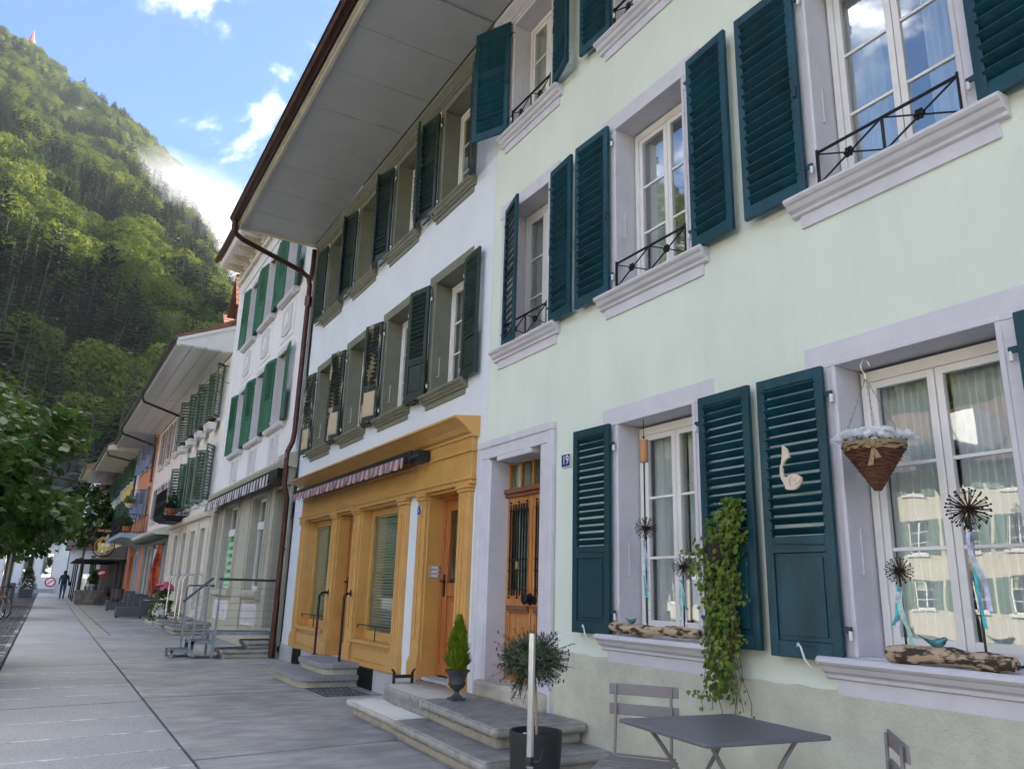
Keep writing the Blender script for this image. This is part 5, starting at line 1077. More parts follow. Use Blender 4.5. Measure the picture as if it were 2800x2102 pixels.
def ring(par, nm, x0, x1, y0, y1, r, z0, z1, m, cx=-11.7, cy=3.6): return MB().polyz([(x-cx,y-cy) for x,y in rr(x0,x1,y0,y1,r)], z0, z1).build(nm, m, par, bevel=.012)
M['granite'] = mat('grey_granite_step', (.27,.275,.285), .8, .15, 30, .3, 120, dirt=.12)
ring(s17,'lower_riser',-12.62,-10.98,3.18,4.0,.22,-.01,.085,M['riser']); ring(s17,'lower_tread',-12.68,-10.92,3.12,4.0,.25,.085,.155,M['granite']); ring(s17,'upper_riser',-12.28,-11.0,3.50,4.0,.18,.155,.24,M['riser']); ring(s17,'upper_tread',-12.33,-10.96,3.45,4.0,.2,.24,.312,M['granite'])
for x, z0, px in ((-12.46,.312,-12.62),(-11.25,.155,-11.5)):
    b = MB().tube([(x+11.7,.18,z0),(x+11.7,.18,1.20),(x+11.7,.22,1.245),(px+11.7,.36,1.25)],.019,10); b.lathe([(.045,0),(.045,.012),(0,.012)],(x+11.7,.18,z0),12); b.tube([(px+11.7,.35,1.25),(px+11.7,.372,1.25)],.05,12); b.build('handrail', M['iron'], s17, smooth=True)
gr = thing('drain_grate', 'flat steel drain grate set in the concrete before the ochre shop', 'grate', (-10.55,3.55,.004)); b = MB()
for i in range(9): b.bar((-.42,-.27+i*.068,.004),(.42,-.27+i*.068,.004),.016,.008)
for i in range(4): b.bar((-.42+.28*i,-.28,.003),(-.42+.28*i,.28,.003),.014,.006)
b.build('bars', M['steel'], gr); MB().box(-.44,.44,-.30,.30,-.004,.0005).build('dark_pit_plate', M['dark'], gr)  # shade below the bars is painted: a flat near-black plate
bs = thing('boot_scraper', 'dark iron boot scraper standing on the left end of the upper step', 'boot scraper', (-9.0+.0,3.80,.315)); bs.location = (-8.52,3.62,.315); b = MB()
for y in (-.11,.11): b.bar((0,y,0),(0,y,.12),.018,.03); b.tube([(0,y,.115),(0,y*1.15,.14),(0,y*1.3,.15)],.012,6)
b.bar((0,-.11,.075),(0,.11,.075),.012,.035); b.build('scraper_bar', mat('rusty_iron', (.05,.03,.022), .7, .3, 20, metal=.4), bs)
# steel stairs of the beige shop
ss = thing('steel_stairs', 'galvanised steel stairs and railed landing in front of the beige shop', 'stairs', (-16.1,3,0)); 
def grating(x0, x1, y0, y1, z, nm):
    b = MB(); b.box(x0,x1,y0,y0+.02,z-.06,z); b.box(x0,x1,y1-.02,y1,z-.06,z); b.box(x0,x0+.02,y0+.02,y1-.02,z-.06,z); b.box(x1-.02,x1,y0+.02,y1-.02,z-.06,z); n = int((y1-y0)/.03)
    for i in range(1, n): b.box(x0+.02,x1-.02,y0+i*(y1-y0)/n-.004,y0+i*(y1-y0)/n+.004,z-.03,z-.003)
    b.box(x0+.02,x1-.02,y0+.02,y1-.02,z-.05,z-.034); return b.build(nm, M['steel'], ss)
grating(-.35,.30,-.85,-.50,.155,'tread'); grating(-.35,.30,-.52,-.14,.31,'tread'); grating(-.35,.30,-.16,.98,.465,'landing')
b = MB()
for x in (-.36,.31):
    for k, (ya, yb, z) in enumerate(((-.86,-.50,.155),(-.53,-.14,.31))):
        b.bar((x,ya,z-.03),(x,yb+.03,z-.03),.012,.06); b.bar((x,ya+.02,z-.155+(.0 if k == 0 else .0)),(x,ya+.02,z),.012,.05); b.bar((x,yb+.01,z-.03),(x,yb+.01,z+.155),.012,.05); 
    b.bar((x,-.86,.012),(x,-.46,.012),.03,.02); b.bar((x,-.48,.0),(x,-.48,.155),.03,.04); b.bar((x,-.14,.0),(x,-.14,.43),.03,.04)
b.build('stringer', M['steel'], ss); M['rail_top'] = mat('dark_steel_rail', (.10,.105,.115), .35, metal=.7)
for y, z0, z1 in ((-.60,.16,1.02),(-.40,.31,1.19),(-.22,.31,1.36)): MB().bar((-.36,y,z0),(-.36,y,z1),.035).build('baluster', M['steel'], ss)
for k in range(5): MB().tube([(-.36,-.60,.32+k*.14),(-.36,-.22,.62+k*.14)],.004,5).build('cable', M['steel'], ss)
for y in (-.13,.90): MB().bar((.33,y,.40),(.33,y,1.40),.035).build('baluster', M['steel'], ss)
for k in range(6): MB().tube([(.33,-.13,.58+k*.135),(.33,.90,.58+k*.135)],.004,5).build('cable', M['steel'], ss)
b = MB(); b.tube([(-.36,-.66,.98),(-.36,-.16,1.44)],.024,10); b.tube([(.33,-.17,1.42),(.33,.93,1.42)],.024,10); b.build('handrail', M['rail_top'], ss, smooth=True)
def blkset(label, cx, cy, tiers):
    t = thing('stone_steps', label, 'steps', (cx,cy,0))
    for i, (x0,x1,y0,y1,z0,z1) in enumerate(tiers):
        rough(MB().box(x0-cx+.04,x1-cx-.04,y0-cy+.05,y1-cy,z0,z1-.07).build('riser', M['riser'] if i == 0 else M['step'], t), .008, seed=i+cx); rough(MB().box(x0-cx,x1-cx,y0-cy,y1-cy,z1-.075,z1).build('tread', M['step'], t), .007, seed=i+cx*2)
    return t
blkset('mossy stone steps under the steel landing', -16.1, 3.5, [(-16.3,-15.62,2.98,4.0,-.01,.16),(-16.3,-15.66,3.42,4.0,.16,.31)])
blkset('stone steps at the left door of the beige shop', -23.6, 3.5, [(-24.3,-22.7,3.05,4.0,-.01,.17),(-24.2,-22.8,3.4,4.0,.17,.32)])
blkset('pale stone steps at the first door of the warm white house', -26.2, 3.5, [(-26.9,-25.4,3.05,3.95,-.01,.17),(-26.8,-25.5,3.4,3.95,.17,.34)])
blkset('pale stone steps at the second door of the warm white house', -28.1, 3.5, [(-28.8,-27.5,3.2,3.9,-.01,.2),(-28.7,-27.6,3.5,3.9,.2,.4)])
M['chrome'] = mat('stainless_tube', (.62,.60,.56), .25, .05, 20, metal=.9)
for i, (x, lab) in enumerate(((-25.55,'stainless handrail beside the first steps of the warm white house'),(-24.75,'stainless handrail between the two stone steps'),(-27.6,'stainless handrail at the second steps, nearer one'),(-28.7,'stainless handrail at the second steps, farther one'))):
    h = thing('handrail', lab, 'handrail', (x,3.45,.3), 0, 'stainless handrails at the house steps'); MB().tube([(0,0,0),(0,0,1.12),(0,.05,1.22),(0,.12,1.27),(0,.5,1.28)],.02,10).build('tube', M['chrome'], h, smooth=True)
h = thing('handrail', 'dark handrail at the left door of the beige shop', 'handrail', (-22.8,3.3,.1)); MB().tube([(0,0,0),(0,0,1.1),(0,.04,1.17),(0,.7,1.18)],.022,10).build('tube', M['rail_top'], h, smooth=True)
# ================================================================ POTS AND PLANTS
M['urn'] = mat('dark_cast_urn', (.055,.06,.062), .6, .25, 20, .3, 60); M['lime'] = leafy('lime_conifer', [(.10,.17,.012),(.20,.30,.02),(.32,.42,.035)], vs=14, trans=.3, obj_var=False)
u = thing('potted_cypress', 'lime green dwarf cypress in a dark fluted urn on the steps', 'plant', (-7.1,3.58,.318))
b = MB().box(-.065,.065,-.065,.065,0,.022); b.lathe([(.055,.02),(.058,.03),(.03,.05),(.022,.075),(.035,.095),(.062,.11),(.085,.15),(.078,.165),(.085,.20),(.10,.24),(.122,.262),(.125,.272),(.112,.275),(.10,.262),(0,.26)], n=28, fn=lambda a, z: 1+(.05*cos(14*a) if .09 < z < .16 else 0)); b.build('urn', M['urn'], u, smooth=True); MB().lathe([(.0,.255),(.10,.256),(.0,.262)], n=14).build('soil', M['soil'], u)
r = random.Random(4); b = MB()
for i in range(2600):
    z = r.random(); R = .115*(1-z**1.6)*(.35+.65*min(1,z*6))+.006; a = r.random()*6.283; q = r.uniform(.55,1.05); R *= .8+.45*mn.noise(Vector((cos(a)*1.5,sin(a)*1.5,z*5)))+.1; ba = Vector((cos(a)*R*q, sin(a)*R*q, .265+z*.50)); d = Vector((cos(a)*.8, sin(a)*.8, 1.0+r.gauss(0,.25))).normalized(); s = Vector((-sin(a),cos(a),r.gauss(0,.6))).normalized(); L_ = .062*r.uniform(.4,1.4)*(1.1-.5*z); w = .005*r.uniform(.7,1.4)
    b.add([ba-s*w, ba+s*w, ba+d*L_*.6+s*w*1.2, ba+d*L_, ba+d*L_*.6-s*w*1.2], [(0,1,2,3,4)])
b.build('foliage', M['lime'], u)
lv = thing('potted_lavender', 'lavender trained as a ball in a charcoal pot beside the steps', 'plant', (-4.90,3.10,0))
MB().lathe([(.13,0),(.15,.01),(.172,.18),(.183,.34),(.186,.405),(.181,.412),(.168,.41),(.165,.36),(0,.355)], n=36).build('pot', mat('charcoal_pot', (.022,.023,.025), .55, .1, 5, .05, 100), lv, smooth=True); b = MB().lathe([(.163,.352),(.1,.362),(0,.366)], n=18); b.build('soil', M['soil'], lv)
b = MB()
for x, y in ((-.09,-.03),(.09,-.02),(.04,.08)): b.ball((x,y,.372),.022,8,5,0,(1.2,.8,.6))
b.build('pebbles', M['enamel'], lv); MB().tube([(.015,.0,.36),(-.02,.01,.60),(-.045,.0,.85)],[.010,.009,.006],8).build('stem', wood('bamboo_stake', (.42,.28,.17), (.30,.18,.10), .6), lv)
M['lav_leaf'] = leafy('lavender_leaf', [(.045,.066,.034),(.085,.115,.062),(.135,.165,.10)], vs=18, trans=.15, obj_var=False); M['lav_flower'] = mat('lavender_flower', (.11,.08,.125), .8, .4, 20)
r = random.Random(9); b = MB(); fl = MB(); C0 = Vector((-.06,0,.86))
for i in range(760):
    d = Vector((r.gauss(0,1), r.gauss(0,1), r.gauss(.12,.9))).normalized(); e = C0+Vector((d.x*.255,d.y*.255,d.z*.215))*r.uniform(.5,1.1); st = C0+d*.04
    if r.random() < .1: e = e+d*r.uniform(.02,.09)
    b.tube([st, st.lerp(e,.6)+Vector((0,0,.01)), e], [.0022,.0018,.0012], 3)
    for k in range(11):
        q = st.lerp(e, .35+.65*k/11); a = Vector((r.gauss(0,1),r.gauss(0,1),r.gauss(.4,.8))).normalized(); s = a.cross(d).normalized()*.0035; L_ = r.uniform(.016,.034); b.add([q-s, q+s, q+a*L_*.7+s*.8, q+a*L_, q+a*L_*.7-s*.8], [(0,1,2,3,4)])
    if r.random() < .16:
        f = d*.7+Vector((0,0,.5)); f.normalize(); fl.ball(e+f*.012, .0062, 6, 5, 0, (1,1,2.2))
for i in range(14):
    a = r.uniform(2.2,4.2); st = C0+Vector((-.10,-.02,-.12)); e = st+Vector((cos(a)*.12, sin(a)*.06, -r.uniform(.06,.17)))
    b.tube([st,st.lerp(e,.5),e],[.002,.0018,.001],3)
    for k in range(14): q = st.lerp(e,.3+.7*k/14); a2 = Vector((r.gauss(0,1),r.gauss(0,1),r.gauss(0,1))).normalized(); s = a2.orthogonal().normalized()*.0035; L_ = r.uniform(.015,.03); b.add([q-s,q+s,q+a2*L_],[(0,1,2)])
b.build('foliage', M['lav_leaf'], lv); tag(fl.build('flower_heads', M['lav_flower'], lv, smooth=True), kind='stuff')
# ivy in front of the shutter
iv = thing('hanging_ivy', 'ivy trailing down in front of the teal shutter beside the smaller window', 'plant', (-3.88,D-.13,0))
M['ivy'] = leafy('ivy_leaf', [(.035,.075,.009),(.075,.14,.015),(.15,.21,.025),(.27,.28,.05)], vs=9, trans=.22, obj_var=False); M['twig'] = mat('ivy_twig', (.12,.07,.05), .9)
MB().lathe([(.03,1.50),(.07,1.52),(.085,1.66),(.09,1.68),(0,1.68)], n=14).build('wall_pot', M['soil'], iv)
IVY = [(0,-.5),(.22,-.40),(.5,-.30),(.34,-.02),(.42,.22),(.16,.22),(0,.6),(-.16,.22),(-.42,.22),(-.34,-.02),(-.5,-.30),(-.22,-.40)]
r = random.Random(12); b = MB(); tw = MB()
def ivl(p, s):
    nrm = Vector((r.gauss(0,.45), -1+r.gauss(0,.35), r.gauss(.35,.4))).normalized(); dn = Vector((r.gauss(0,.5), 0, -1)); v = (dn-nrm*dn.dot(nrm)).normalized(); u_ = v.cross(nrm); b.add([p]+[p+u_*x*s+v*y*s-nrm*abs(x)*.2*s for x, y in IVY], [(0,1+i,1+(i+1) % 12) for i in range(12)])
def env(z):     # half width and centre of the curtain of leaves at height z
    T = [(.66,.03,-.02),(.78,.10,-.05),(1.0,.11,.0),(1.2,.13,.02),(1.4,.19,.0),(1.55,.22,-.03),(1.7,.20,.03),(1.82,.16,.08),(1.9,.09,.12),(1.98,.03,.15)]
    for (a,w0,c0),(c,w1,c1) in zip(T[:-1],T[1:]):
        if z <= c: k = max(0,(z-a)/(c-a)); return w0+(w1-w0)*k, c0+(c1-c0)*k
    return .02, .15
for i in range(1500):
    z = .68+1.29*r.random()**.8; w, c = env(z); ivl(Vector((c+r.uniform(-1,1)*w*r.uniform(.7,1.1), r.uniform(-.09,.06), z)), r.uniform(.022,.044))
for i in range(22):
    z0 = r.uniform(1.3,1.75); w, c = env(1.4); P = [Vector((c+r.uniform(-.8,.8)*w, -.03, z0))]
    while P[-1].z > (r.uniform(.65,1.1) if i > 6 else .66): P.append(P[-1]+Vector((r.gauss(0,.02), r.gauss(0,.012), -.07)))
    tw.tube(P, .003, 4)
    for q in P: ivl(q+Vector((r.gauss(0,.02), -.02, 0)), r.uniform(.022,.04))
for sx, z0 in ((1,1.30),(1,1.05),(-1,1.62),(-1,.70)):
    w, c = env(z0); P = [Vector((c+sx*w*.7,-.04,z0))]
    for k in range(5): P.append(P[-1]+Vector((sx*.035,-.004,r.uniform(-.01,.012))))
    tw.tube(P,.003,4)
    for q in P[1:]:
        for j in range(2): ivl(q+Vector((r.gauss(0,.012),-.01,r.gauss(0,.012))), r.uniform(.022,.036))
b.build('leaves', M['ivy'], iv); tw.build('stems', M['twig'], iv)
# ================================================================ THINGS ON THE SILLS
M['drift'] = mat('driftwood', (.50,.38,.25), .9, .3, 26, .9, 40, stretch=(.35,1,1), col2=(.05,.035,.025), ramp=(.45,.53)); M['rust'] = mat('rusted_metal', (.055,.028,.02), .7, .35, 25, .3, 60, metal=.5)
def log(label, x0, x1, z, r0, seed):
    t = thing('driftwood_log', label, 'driftwood', ((x0+x1)/2, D-.075, z)); n = 26; r = random.Random(seed); b = MB(); P = []; R = []
    for i in range(n+1):
        u = i/n; P.append(((x0-x1)/2+(x1-x0)*u, .012*sin(u*5+seed), .006*sin(u*7+seed))); R.append(r0*(.75+.35*mn.noise(Vector((u*4,seed,0)))+.15*mn.noise(Vector((u*14,seed,3)))+.25*min(1,u*8,(1-u)*8)))
    b.tube(P, R, 14); o = b.build('wood', M['drift'], t, smooth=True)
    for v in o.data.vertices: v.co += Vector((0,1,1))*.0+v.co.normalized()*0+Vector((0, .008*mn.noise(v.co*22), .010*mn.noise(v.co*19+Vector((5,0,0)))))
    return t
log('bleached driftwood branch along the sill of the smaller window', -5.16, -4.16, 1.085, .040, 2); log('dark-flecked driftwood log along the sill of the larger window', -2.72, -2.08, 1.075, .047, 5)
M['ribbon'] = mat('pale_violet_ribbon', (.55,.53,.70), .7, .3, 30); M['ribbon2'] = mat('turquoise_ribbon', (.08,.45,.52), .7, .3, 30); M['ribbon3'] = mat('mint_ribbon', (.40,.62,.55), .7, .3, 30)
def dandelion(label, x, z, rad, foot, ribbons, seed):
    t = thing('metal_seedhead', label, 'ornament', (x, D-.075, foot), 0, 'rusted metal seedheads on the sills'); r = random.Random(seed); b = MB(); c = Vector((0,0,z-foot)); n = 74
    for i in range(n):
        y_ = 1-2*(i+.5)/n; a = i*2.39996; q = math.sqrt(1-y_*y_); d = Vector((q*cos(a), q*sin(a), y_)); b.tube([c+d*rad*.12, c+d*rad*.94], rad*.022, 4); b.ball(c+d*rad*.97, rad*.058, 5, 4)
    b.ball(c, rad*.16, 8, 6); b.build('seedhead', M['rust'], t); MB().tube([(0,0,0),(0,0,z-foot-rad*.1)],.006,6).build('rod', M['black'], t)
    for k in range(ribbons):
        L_ = (z-rad-foot)*r.uniform(.55,.92); sx = r.uniform(-.05,.06); w = r.uniform(.008,.016); vs = []; n2 = 14
        for i in range(n2+1): u = i/n2; xx = sx*u*(1+.3*sin(u*6+k))+.006*sin(u*9+k); yy = -.012-.01*sin(u*8+k*2)-.012*k*.5; vs += [(xx-w, yy, z-foot-rad-.01-L_*u), (xx+w, yy-.006*sin(u*11), z-foot-rad-.012-L_*u)]
        MB().add(vs, [(2*i,2*i+1,2*i+3,2*i+2) for i in range(n2)]).build('ribbon', [M['ribbon'],M['ribbon2'],M['ribbon3']][k % 3], t, smooth=True)
    return t
dandelion('larger rusted seedhead with ribbons in the smaller window', -4.70, 1.84, .085, 1.10, 3, 1); dandelion('smaller rusted seedhead half behind the ivy in the smaller window', -4.30, 1.54, .075, 1.10, 3, 2)
dandelion('largest rusted seedhead, high on the log in the larger window', -2.21, 1.80, .105, 1.10, 4, 3); dandelion('low rusted seedhead at the left end of the log in the larger window', -2.62, 1.50, .072, 1.10, 3, 4)
M['bird'] = mat('iridescent_glass', (.03,.16,.19), .08, .5, 12, metal=.3, coat=1.0)
def bird(label, x, z, s, rz):
    t = thing('glass_bird', label, 'ornament', (x, D-.08, z), rz); b = MB(); P = [(-1.6,0,.55),(-1.1,0,.28),(-.6,0,.05),(-.2,0,-.05),(.2,0,.0),(.5,0,.12),(.72,0,.32),(.86,0,.36),(1.05,0,.32)]; b.tube([(x_*s,y_*s,z_*s+.3*s) for x_,y_,z_ in P], [q*s for q in (.03,.07,.2,.32,.36,.32,.22,.15,.01)], 10); b.build('body', M['bird'], t, smooth=True)
bird('small pale green glass bird on the bleached driftwood', -4.88, 1.125, .05, 0); bird('small dark blue-green glass bird on the flecked driftwood', -2.45, 1.125, .06, 0)
wc = thing('wind_chime', 'bamboo tube wind chime hanging at the left of the smaller window', 'wind chime', (-4.80, D-.0, 0)); MB().lathe([(.034,2.375),(.036,2.38),(.035,2.47),(.036,2.56),(.0,2.565)], n=16).build('bamboo_tube', wood('bamboo', (.50,.26,.10), (.38,.18,.07), .45), wc, smooth=True); MB().tube([(0,0,2.73),(0,0,2.56)],.004,5).build('cord', M['black'], wc); MB().tube([(0,0,2.38),(.002,0,1.13)],.007,6).ball((0,0,2.58),.012,6,4).build('striker_rod', M['black'], wc)
# hanging wicker cone
hbk = thing('hanging_basket', 'cone of brown wicker with white blossom and a burlap bow, hung by chains', 'hanging basket', (-2.68, D-.10, 0), radians(33)); M['wicker'] = mat('brown_wicker', (.13,.055,.03), .8, .4, 40, .6, 60, stretch=(.4,.4,2.5)); M['burlap'] = mat('burlap', (.36,.27,.14), .95, .2, 60, .8, 160)
b = MB(); n = 24
for i in range(n):
    u = (i+.5)/n; R = .018+.15*u; z = 1.945+.235*u; b.tube([((R+.004*sin(a*9+i*pi))*cos(a), (R+.004*sin(a*9+i*pi))*sin(a), z+.002*sin(a*7+i)) for a in [2*pi*k/36 for k in range(37)]], .0062, 5, caps=False)
for k in range(12): a = 2*pi*k/12; b.tube([(.016*cos(a),.016*sin(a),1.935),(.165*cos(a),.165*sin(a),2.185)],.004,4)
b.lathe([(.012,1.94),(.155,2.175),(0,2.176)], n=20); b.build('wicker_cone', M['wicker'], hbk)
r = random.Random(31); b = MB(); n = 60; vs = []
for i in range(n+1): a = 2*pi*i/n; d_ = .016+.014*r.random(); vs += [(.172*cos(a),.172*sin(a),2.195),((.172-.5*d_+.003)*cos(a),(.172-.5*d_+.003)*sin(a),2.195-d_*1.6)]
b.add(vs, [(2*i,2*i+1,2*i+3,2*i+2) for i in range(n)])
for s2 in (-1, 1):
    b.add([(.0,-.172,2.165),(s2*.03,-.19,2.178),(s2*.042,-.185,2.15),(s2*.014,-.18,2.145)], [(0,1,2,3)]); b.add([(-.008,-.17,2.15),(.008,-.17,2.15),(s2*.022+.014,-.158,2.075+.02*s2),(s2*.022-.014,-.158,2.07+.02*s2)], [(0,1,2,3)])
b.ball((0,-.178,2.165),.016,8,6); b.build('burlap_trim', M['burlap'], hbk)
b = MB(); lf = MB()
for i in range(330):
    a = r.random()*6.283; q = .09+.12*r.random(); p_ = Vector((cos(a)*q*1.05, sin(a)*q, 2.195+.065*r.random()*(1-(q-.09)*4)+.02)); nrm = Vector((cos(a)*.5+r.gauss(0,.3), sin(a)*.5-.3+r.gauss(0,.3), .8)).normalized(); u_ = nrm.orthogonal().normalized(); v = nrm.cross(u_); s = .0125*r.uniform(.8,1.3)
    for k in range(5): t_ = 2*pi*k/5; e = u_*cos(t_)+v*sin(t_); f = u_*cos(t_+.6)+v*sin(t_+.6); g = u_*cos(t_-.6)+v*sin(t_-.6); b.add([p_, p_+g*s, p_+e*s*1.5+nrm*s*.2, p_+f*s], [(0,1,2,3)])
for i in range(80): a = r.random()*6.283; q = .06+.12*r.random(); p_ = Vector((cos(a)*q, sin(a)*q, 2.195+.03*r.random())); d = Vector((r.gauss(0,1),r.gauss(0,1),.6)).normalized(); s = d.orthogonal().normalized()*.006; lf.add([p_-s,p_+s,p_+d*.035],[(0,1,2)])
b.build('blossom', leafy('white_petals', [(.80,.80,.80),(.88,.88,.88)], trans=.45, obj_var=False), hbk); lf.build('leaves', M['leaf_pot'], hbk)
b = MB()
for k, a in enumerate((pi*1.0, pi*.45, -pi*.12)):
    A = Vector((.165*cos(a),.165*sin(a)*.8,2.20)); B = Vector((-.01,.0,2.585)); m_ = 20
    for i in range(m_):
        p0, p1 = A.lerp(B,i/m_), A.lerp(B,(i+1.15)/m_); md = (p0+p1)/2; sd = Vector((.006,0,0)) if i % 2 else Vector((0,.006,0)); b.tube([p0, md+sd, p1, md-sd, p0], .0016, 4, caps=False)
b.build('chains', M['chrome'], hbk); MB().tube([(-.01,0,2.58),(-.012,0,2.61),(-.028,0,2.64),(-.03,0,2.67),(-.012,0,2.695),(.01,0,2.685),(.018,0,2.66)],.0035,6).build('hook', M['chrome'], hbk)
# carved fish on the shutter
fi = thing('carved_fish', 'pale carved wooden fish with an upturned tail fixed to the shutter', 'ornament', (-3.27, D-.085, 2.14)); M['limewood'] = mat('pale_carved_wood', (.70,.58,.47), .7, .05, 12, .25, 40)
k = .20/1000.; O_ = lambda x, z: ((x-950)*.000318, (780-z)*.000285)
tail = [(785,270),(850,300),(900,370),(930,470),(965,565),(880,600),(800,680),(765,780),(760,880),(790,970),(850,1010),(880,980),(940,945),(1010,940),(1090,960),(1160,1010),(1210,1050),(1190,1090),(1215,1110),(1150,1220),(1060,1285),(960,1295),(860,1280),(795,1245),(810,1190),(760,1110),(710,1010),(690,900),(700,780),(740,660),(770,500),(778,380)]
MB().poly([O_(*q) for q in tail], -.022, .0).build('body', M['limewood'], fi, bevel=.006)
ex, ez = O_(1060,1065); MB().lathe([(.010,0),(.010,.004),(.005,.007),(0,.007)], n=12).build('eye', M['limewood'], fi, (ex,-.022,ez), (pi/2,0,0), smooth=True); MB().tube([(O_(x_,z_)[0],-.023,O_(x_,z_)[1]) for x_,z_ in ((970,1000),(930,1060),(930,1140),(950,1200))],.003,5).tube([(O_(x_,z_)[0],-.023,O_(x_,z_)[1]) for x_,z_ in ((1210,1090),(1140,1150),(1060,1170))],.002,5).build('carving', mat('carved_line', (.40,.27,.19), .8), fi)
MB().ball((.056,-.01,-.07),.012,6,5).build('tuft', M['steel'], fi)
# ================================================================ CAFE SET AND PARASOL POLE
M['taupe'] = mat('taupe_powder_coat', (.22,.20,.20), .5, .05, 6, .05, 150); M['tabletop'] = mat('grey_table_top', (.15,.15,.16), .42, .06, 3, .03, 200)
tb = thing('bistro_table', 'square grey folding bistro table against the pistachio wall', 'table', (-3.05,3.02,0), radians(-6)); MB().box(-.36,.36,-.37,.37,.69,.712).build('table_top', M['tabletop'], tb, bevel=.008)
for sx in (-1, 1):
    for s2 in (-1, 1):
        a = .26*s2; b = MB(); b.tube([(sx*.25,a,.688),(sx*.23,a*.75,.60),(sx*.22,-a*.9,.06),(sx*.22,-a*1.05,.0)],.011,8); b.build('leg', M['taupe'], tb, smooth=True)
MB().bar((-.22,.2,.05),(.22,.2,.05),.016).bar((-.22,-.2,.05),(.22,-.2,.05),.016).bar((-.22,0,.37),(.22,0,.37),.014).build('stretcher', M['taupe'], tb)
def bistro(label, loc, face):
    t = thing('bistro_chair', label, 'chair', loc, math.atan2(face[1], face[0]), 'folding bistro chairs'); w = .19      # +x = front
    for i in range(6): x = -.17+.068*i; MB().box(x,x+.052,-w-.01,w+.01,.435-.004*abs(i-2),.447-.004*abs(i-2)).build('seat_slat', M['taupe'], t, bevel=.003)
    for z in (.655,.765): MB().box(-.225,-.212,-.205,.205,z,z+.062).build('back_slat', M['taupe'], t, bevel=.004)
    for s2 in (-1, 1):
        y = s2*w*.86; MB().tube([(-.205,y,.82),(-.20,y,.64),(-.17,y,.45),(.20,y,.0)],.009,6).build('back_leg', M['taupe'], t, smooth=True); MB().tube([(.15,y*.88,.44),(-.20,y*.88,.0)],.009,6).build('front_leg', M['taupe'], t, smooth=True)
        rv = MB()
        for z in (.672,.70,.782,.81): rv.ball((-.210,y,z),.006,6,4)
        rv.build('rivets', M['steel'], t)
    MB().tube([(-.17,-w,.45),(-.17,w,.45)],.007,6).tube([(-.16,-w*.8,.05),(-.16,w*.8,.05)],.007,6).tube([(.15,-w,.43),(.15,w,.43)],.007,6).build('cross_bar', M['taupe'], t)
    return t
bistro('taupe folding bistro chair left of the table', (-3.63,2.95,0), (.61,-.79)); bistro('taupe folding bistro chair right of the table, mostly cut off', (-2.20,2.81,0), (-.72,-.69))
pp = thing('parasol_pole', 'brushed aluminium parasol pole with a black clamp collar', 'pole', (-4.33,2.70,0)); MB().tube([(0,0,.36),(0,0,1.085)],.0215,18).build('upper_tube', M['alu'], pp, smooth=True); MB().tube([(0,0,0),(0,0,.30)],.026,18).build('lower_tube', M['steel'], pp, smooth=True); MB().lathe([(.021,1.084),(.0225,1.085),(.0225,1.09),(0,1.091)], n=16).build('cap', M['rail_top'], pp, smooth=True)
cl = MB().lathe([(.029,.285),(.031,.29),(.031,.36),(.027,.372),(0,.372)], n=20).build('clamp_collar', M['black'], pp, smooth=True); MB().tube([(.028,.01,.345),(.06,.035,.35),(.07,.045,.375),(.075,.05,.42)],[.014,.013,.010,.004],8).build('lever', M['black'], pp, smooth=True)
az = math.atan2(-2.70, 4.33); text('lettering', 'Glatz', .020, M['enamel'], cl, (.0322*cos(az),.0322*sin(az),.318), (pi/2,0,az+pi/2), sx=.95)
# ================================================================ ALONG THE STREET
M['slate_box'] = mat('slate_grey_box', (.085,.095,.115), .6, .08, 5); 
def lounge(label, x, y0, y1, h=.40, name='lounge_bench'):
    t = thing(name, label, 'bench', (x,y0,gz(x)), 0, 'slate grey outdoor benches'); L_ = y1-y0; MB().box(-.20,.20,0,L_,.05,h).build('seat', M['slate_box'], t, bevel=.012); MB().box(.2,.205,.03,L_-.03,.09,h-.04).build('side_panel', M['slate_box'], t)
    c = MB()
    for y in (.06,L_-.06): c.box(-.15,-.10,y-.03,y+.03,0,.05); c.box(.10,.15,y-.03,y+.03,0,.05)
    c.build('caster', M['black'], t); return t
lounge('slate grey bench nearest, lying across the walk', -33.4, 2.42, 3.35); lounge('slate grey bench behind the nearest one', -40.2, 2.5, 3.5); lounge('tall slate grey box beside the nearest bench', -34.6, 3.35, 4.0, .75); lounge('tall slate grey box second back', -37, 3.3, 3.95, .8); lounge('tall slate grey box third back', -39, 3.25, 3.95, .8); lounge('tall slate grey box farthest back', -42, 3.3, 3.9, .85)
tt = thing('cafe_table', 'small white-topped pedestal table beside the planted vase', 'table', (-31.2,3.35,0)); MB().lathe([(.25,.70),(.26,.715),(0,.72)], n=18).build('table_top', M['enamel'], tt); MB().tube([(0,0,.02),(0,0,.7)],.02,8).build('stem', M['steel'], tt); MB().lathe([(.24,0),(.22,.03),(.03,.06),(0,.06)], n=16).build('foot', M['steel'], tt)
vs_ = thing('planted_vase', 'white vase of pink flowers and trailing ivy on a stone slab', 'plant', (-28.4,3.35,0)); rough(MB().box(-.95,.75,-.30,.55,0,.13).build('slab', M['pale_step'], vs_), .006); MB().lathe([(.13,.13),(.2,.2),(.26,.40),(.25,.55),(.19,.68),(.17,.72),(0,.72)], (.25,0,0), 20).build('vase', M['box_white'], vs_, smooth=True)
r = random.Random(40); b = MB(); f2 = MB(); lf = MB()
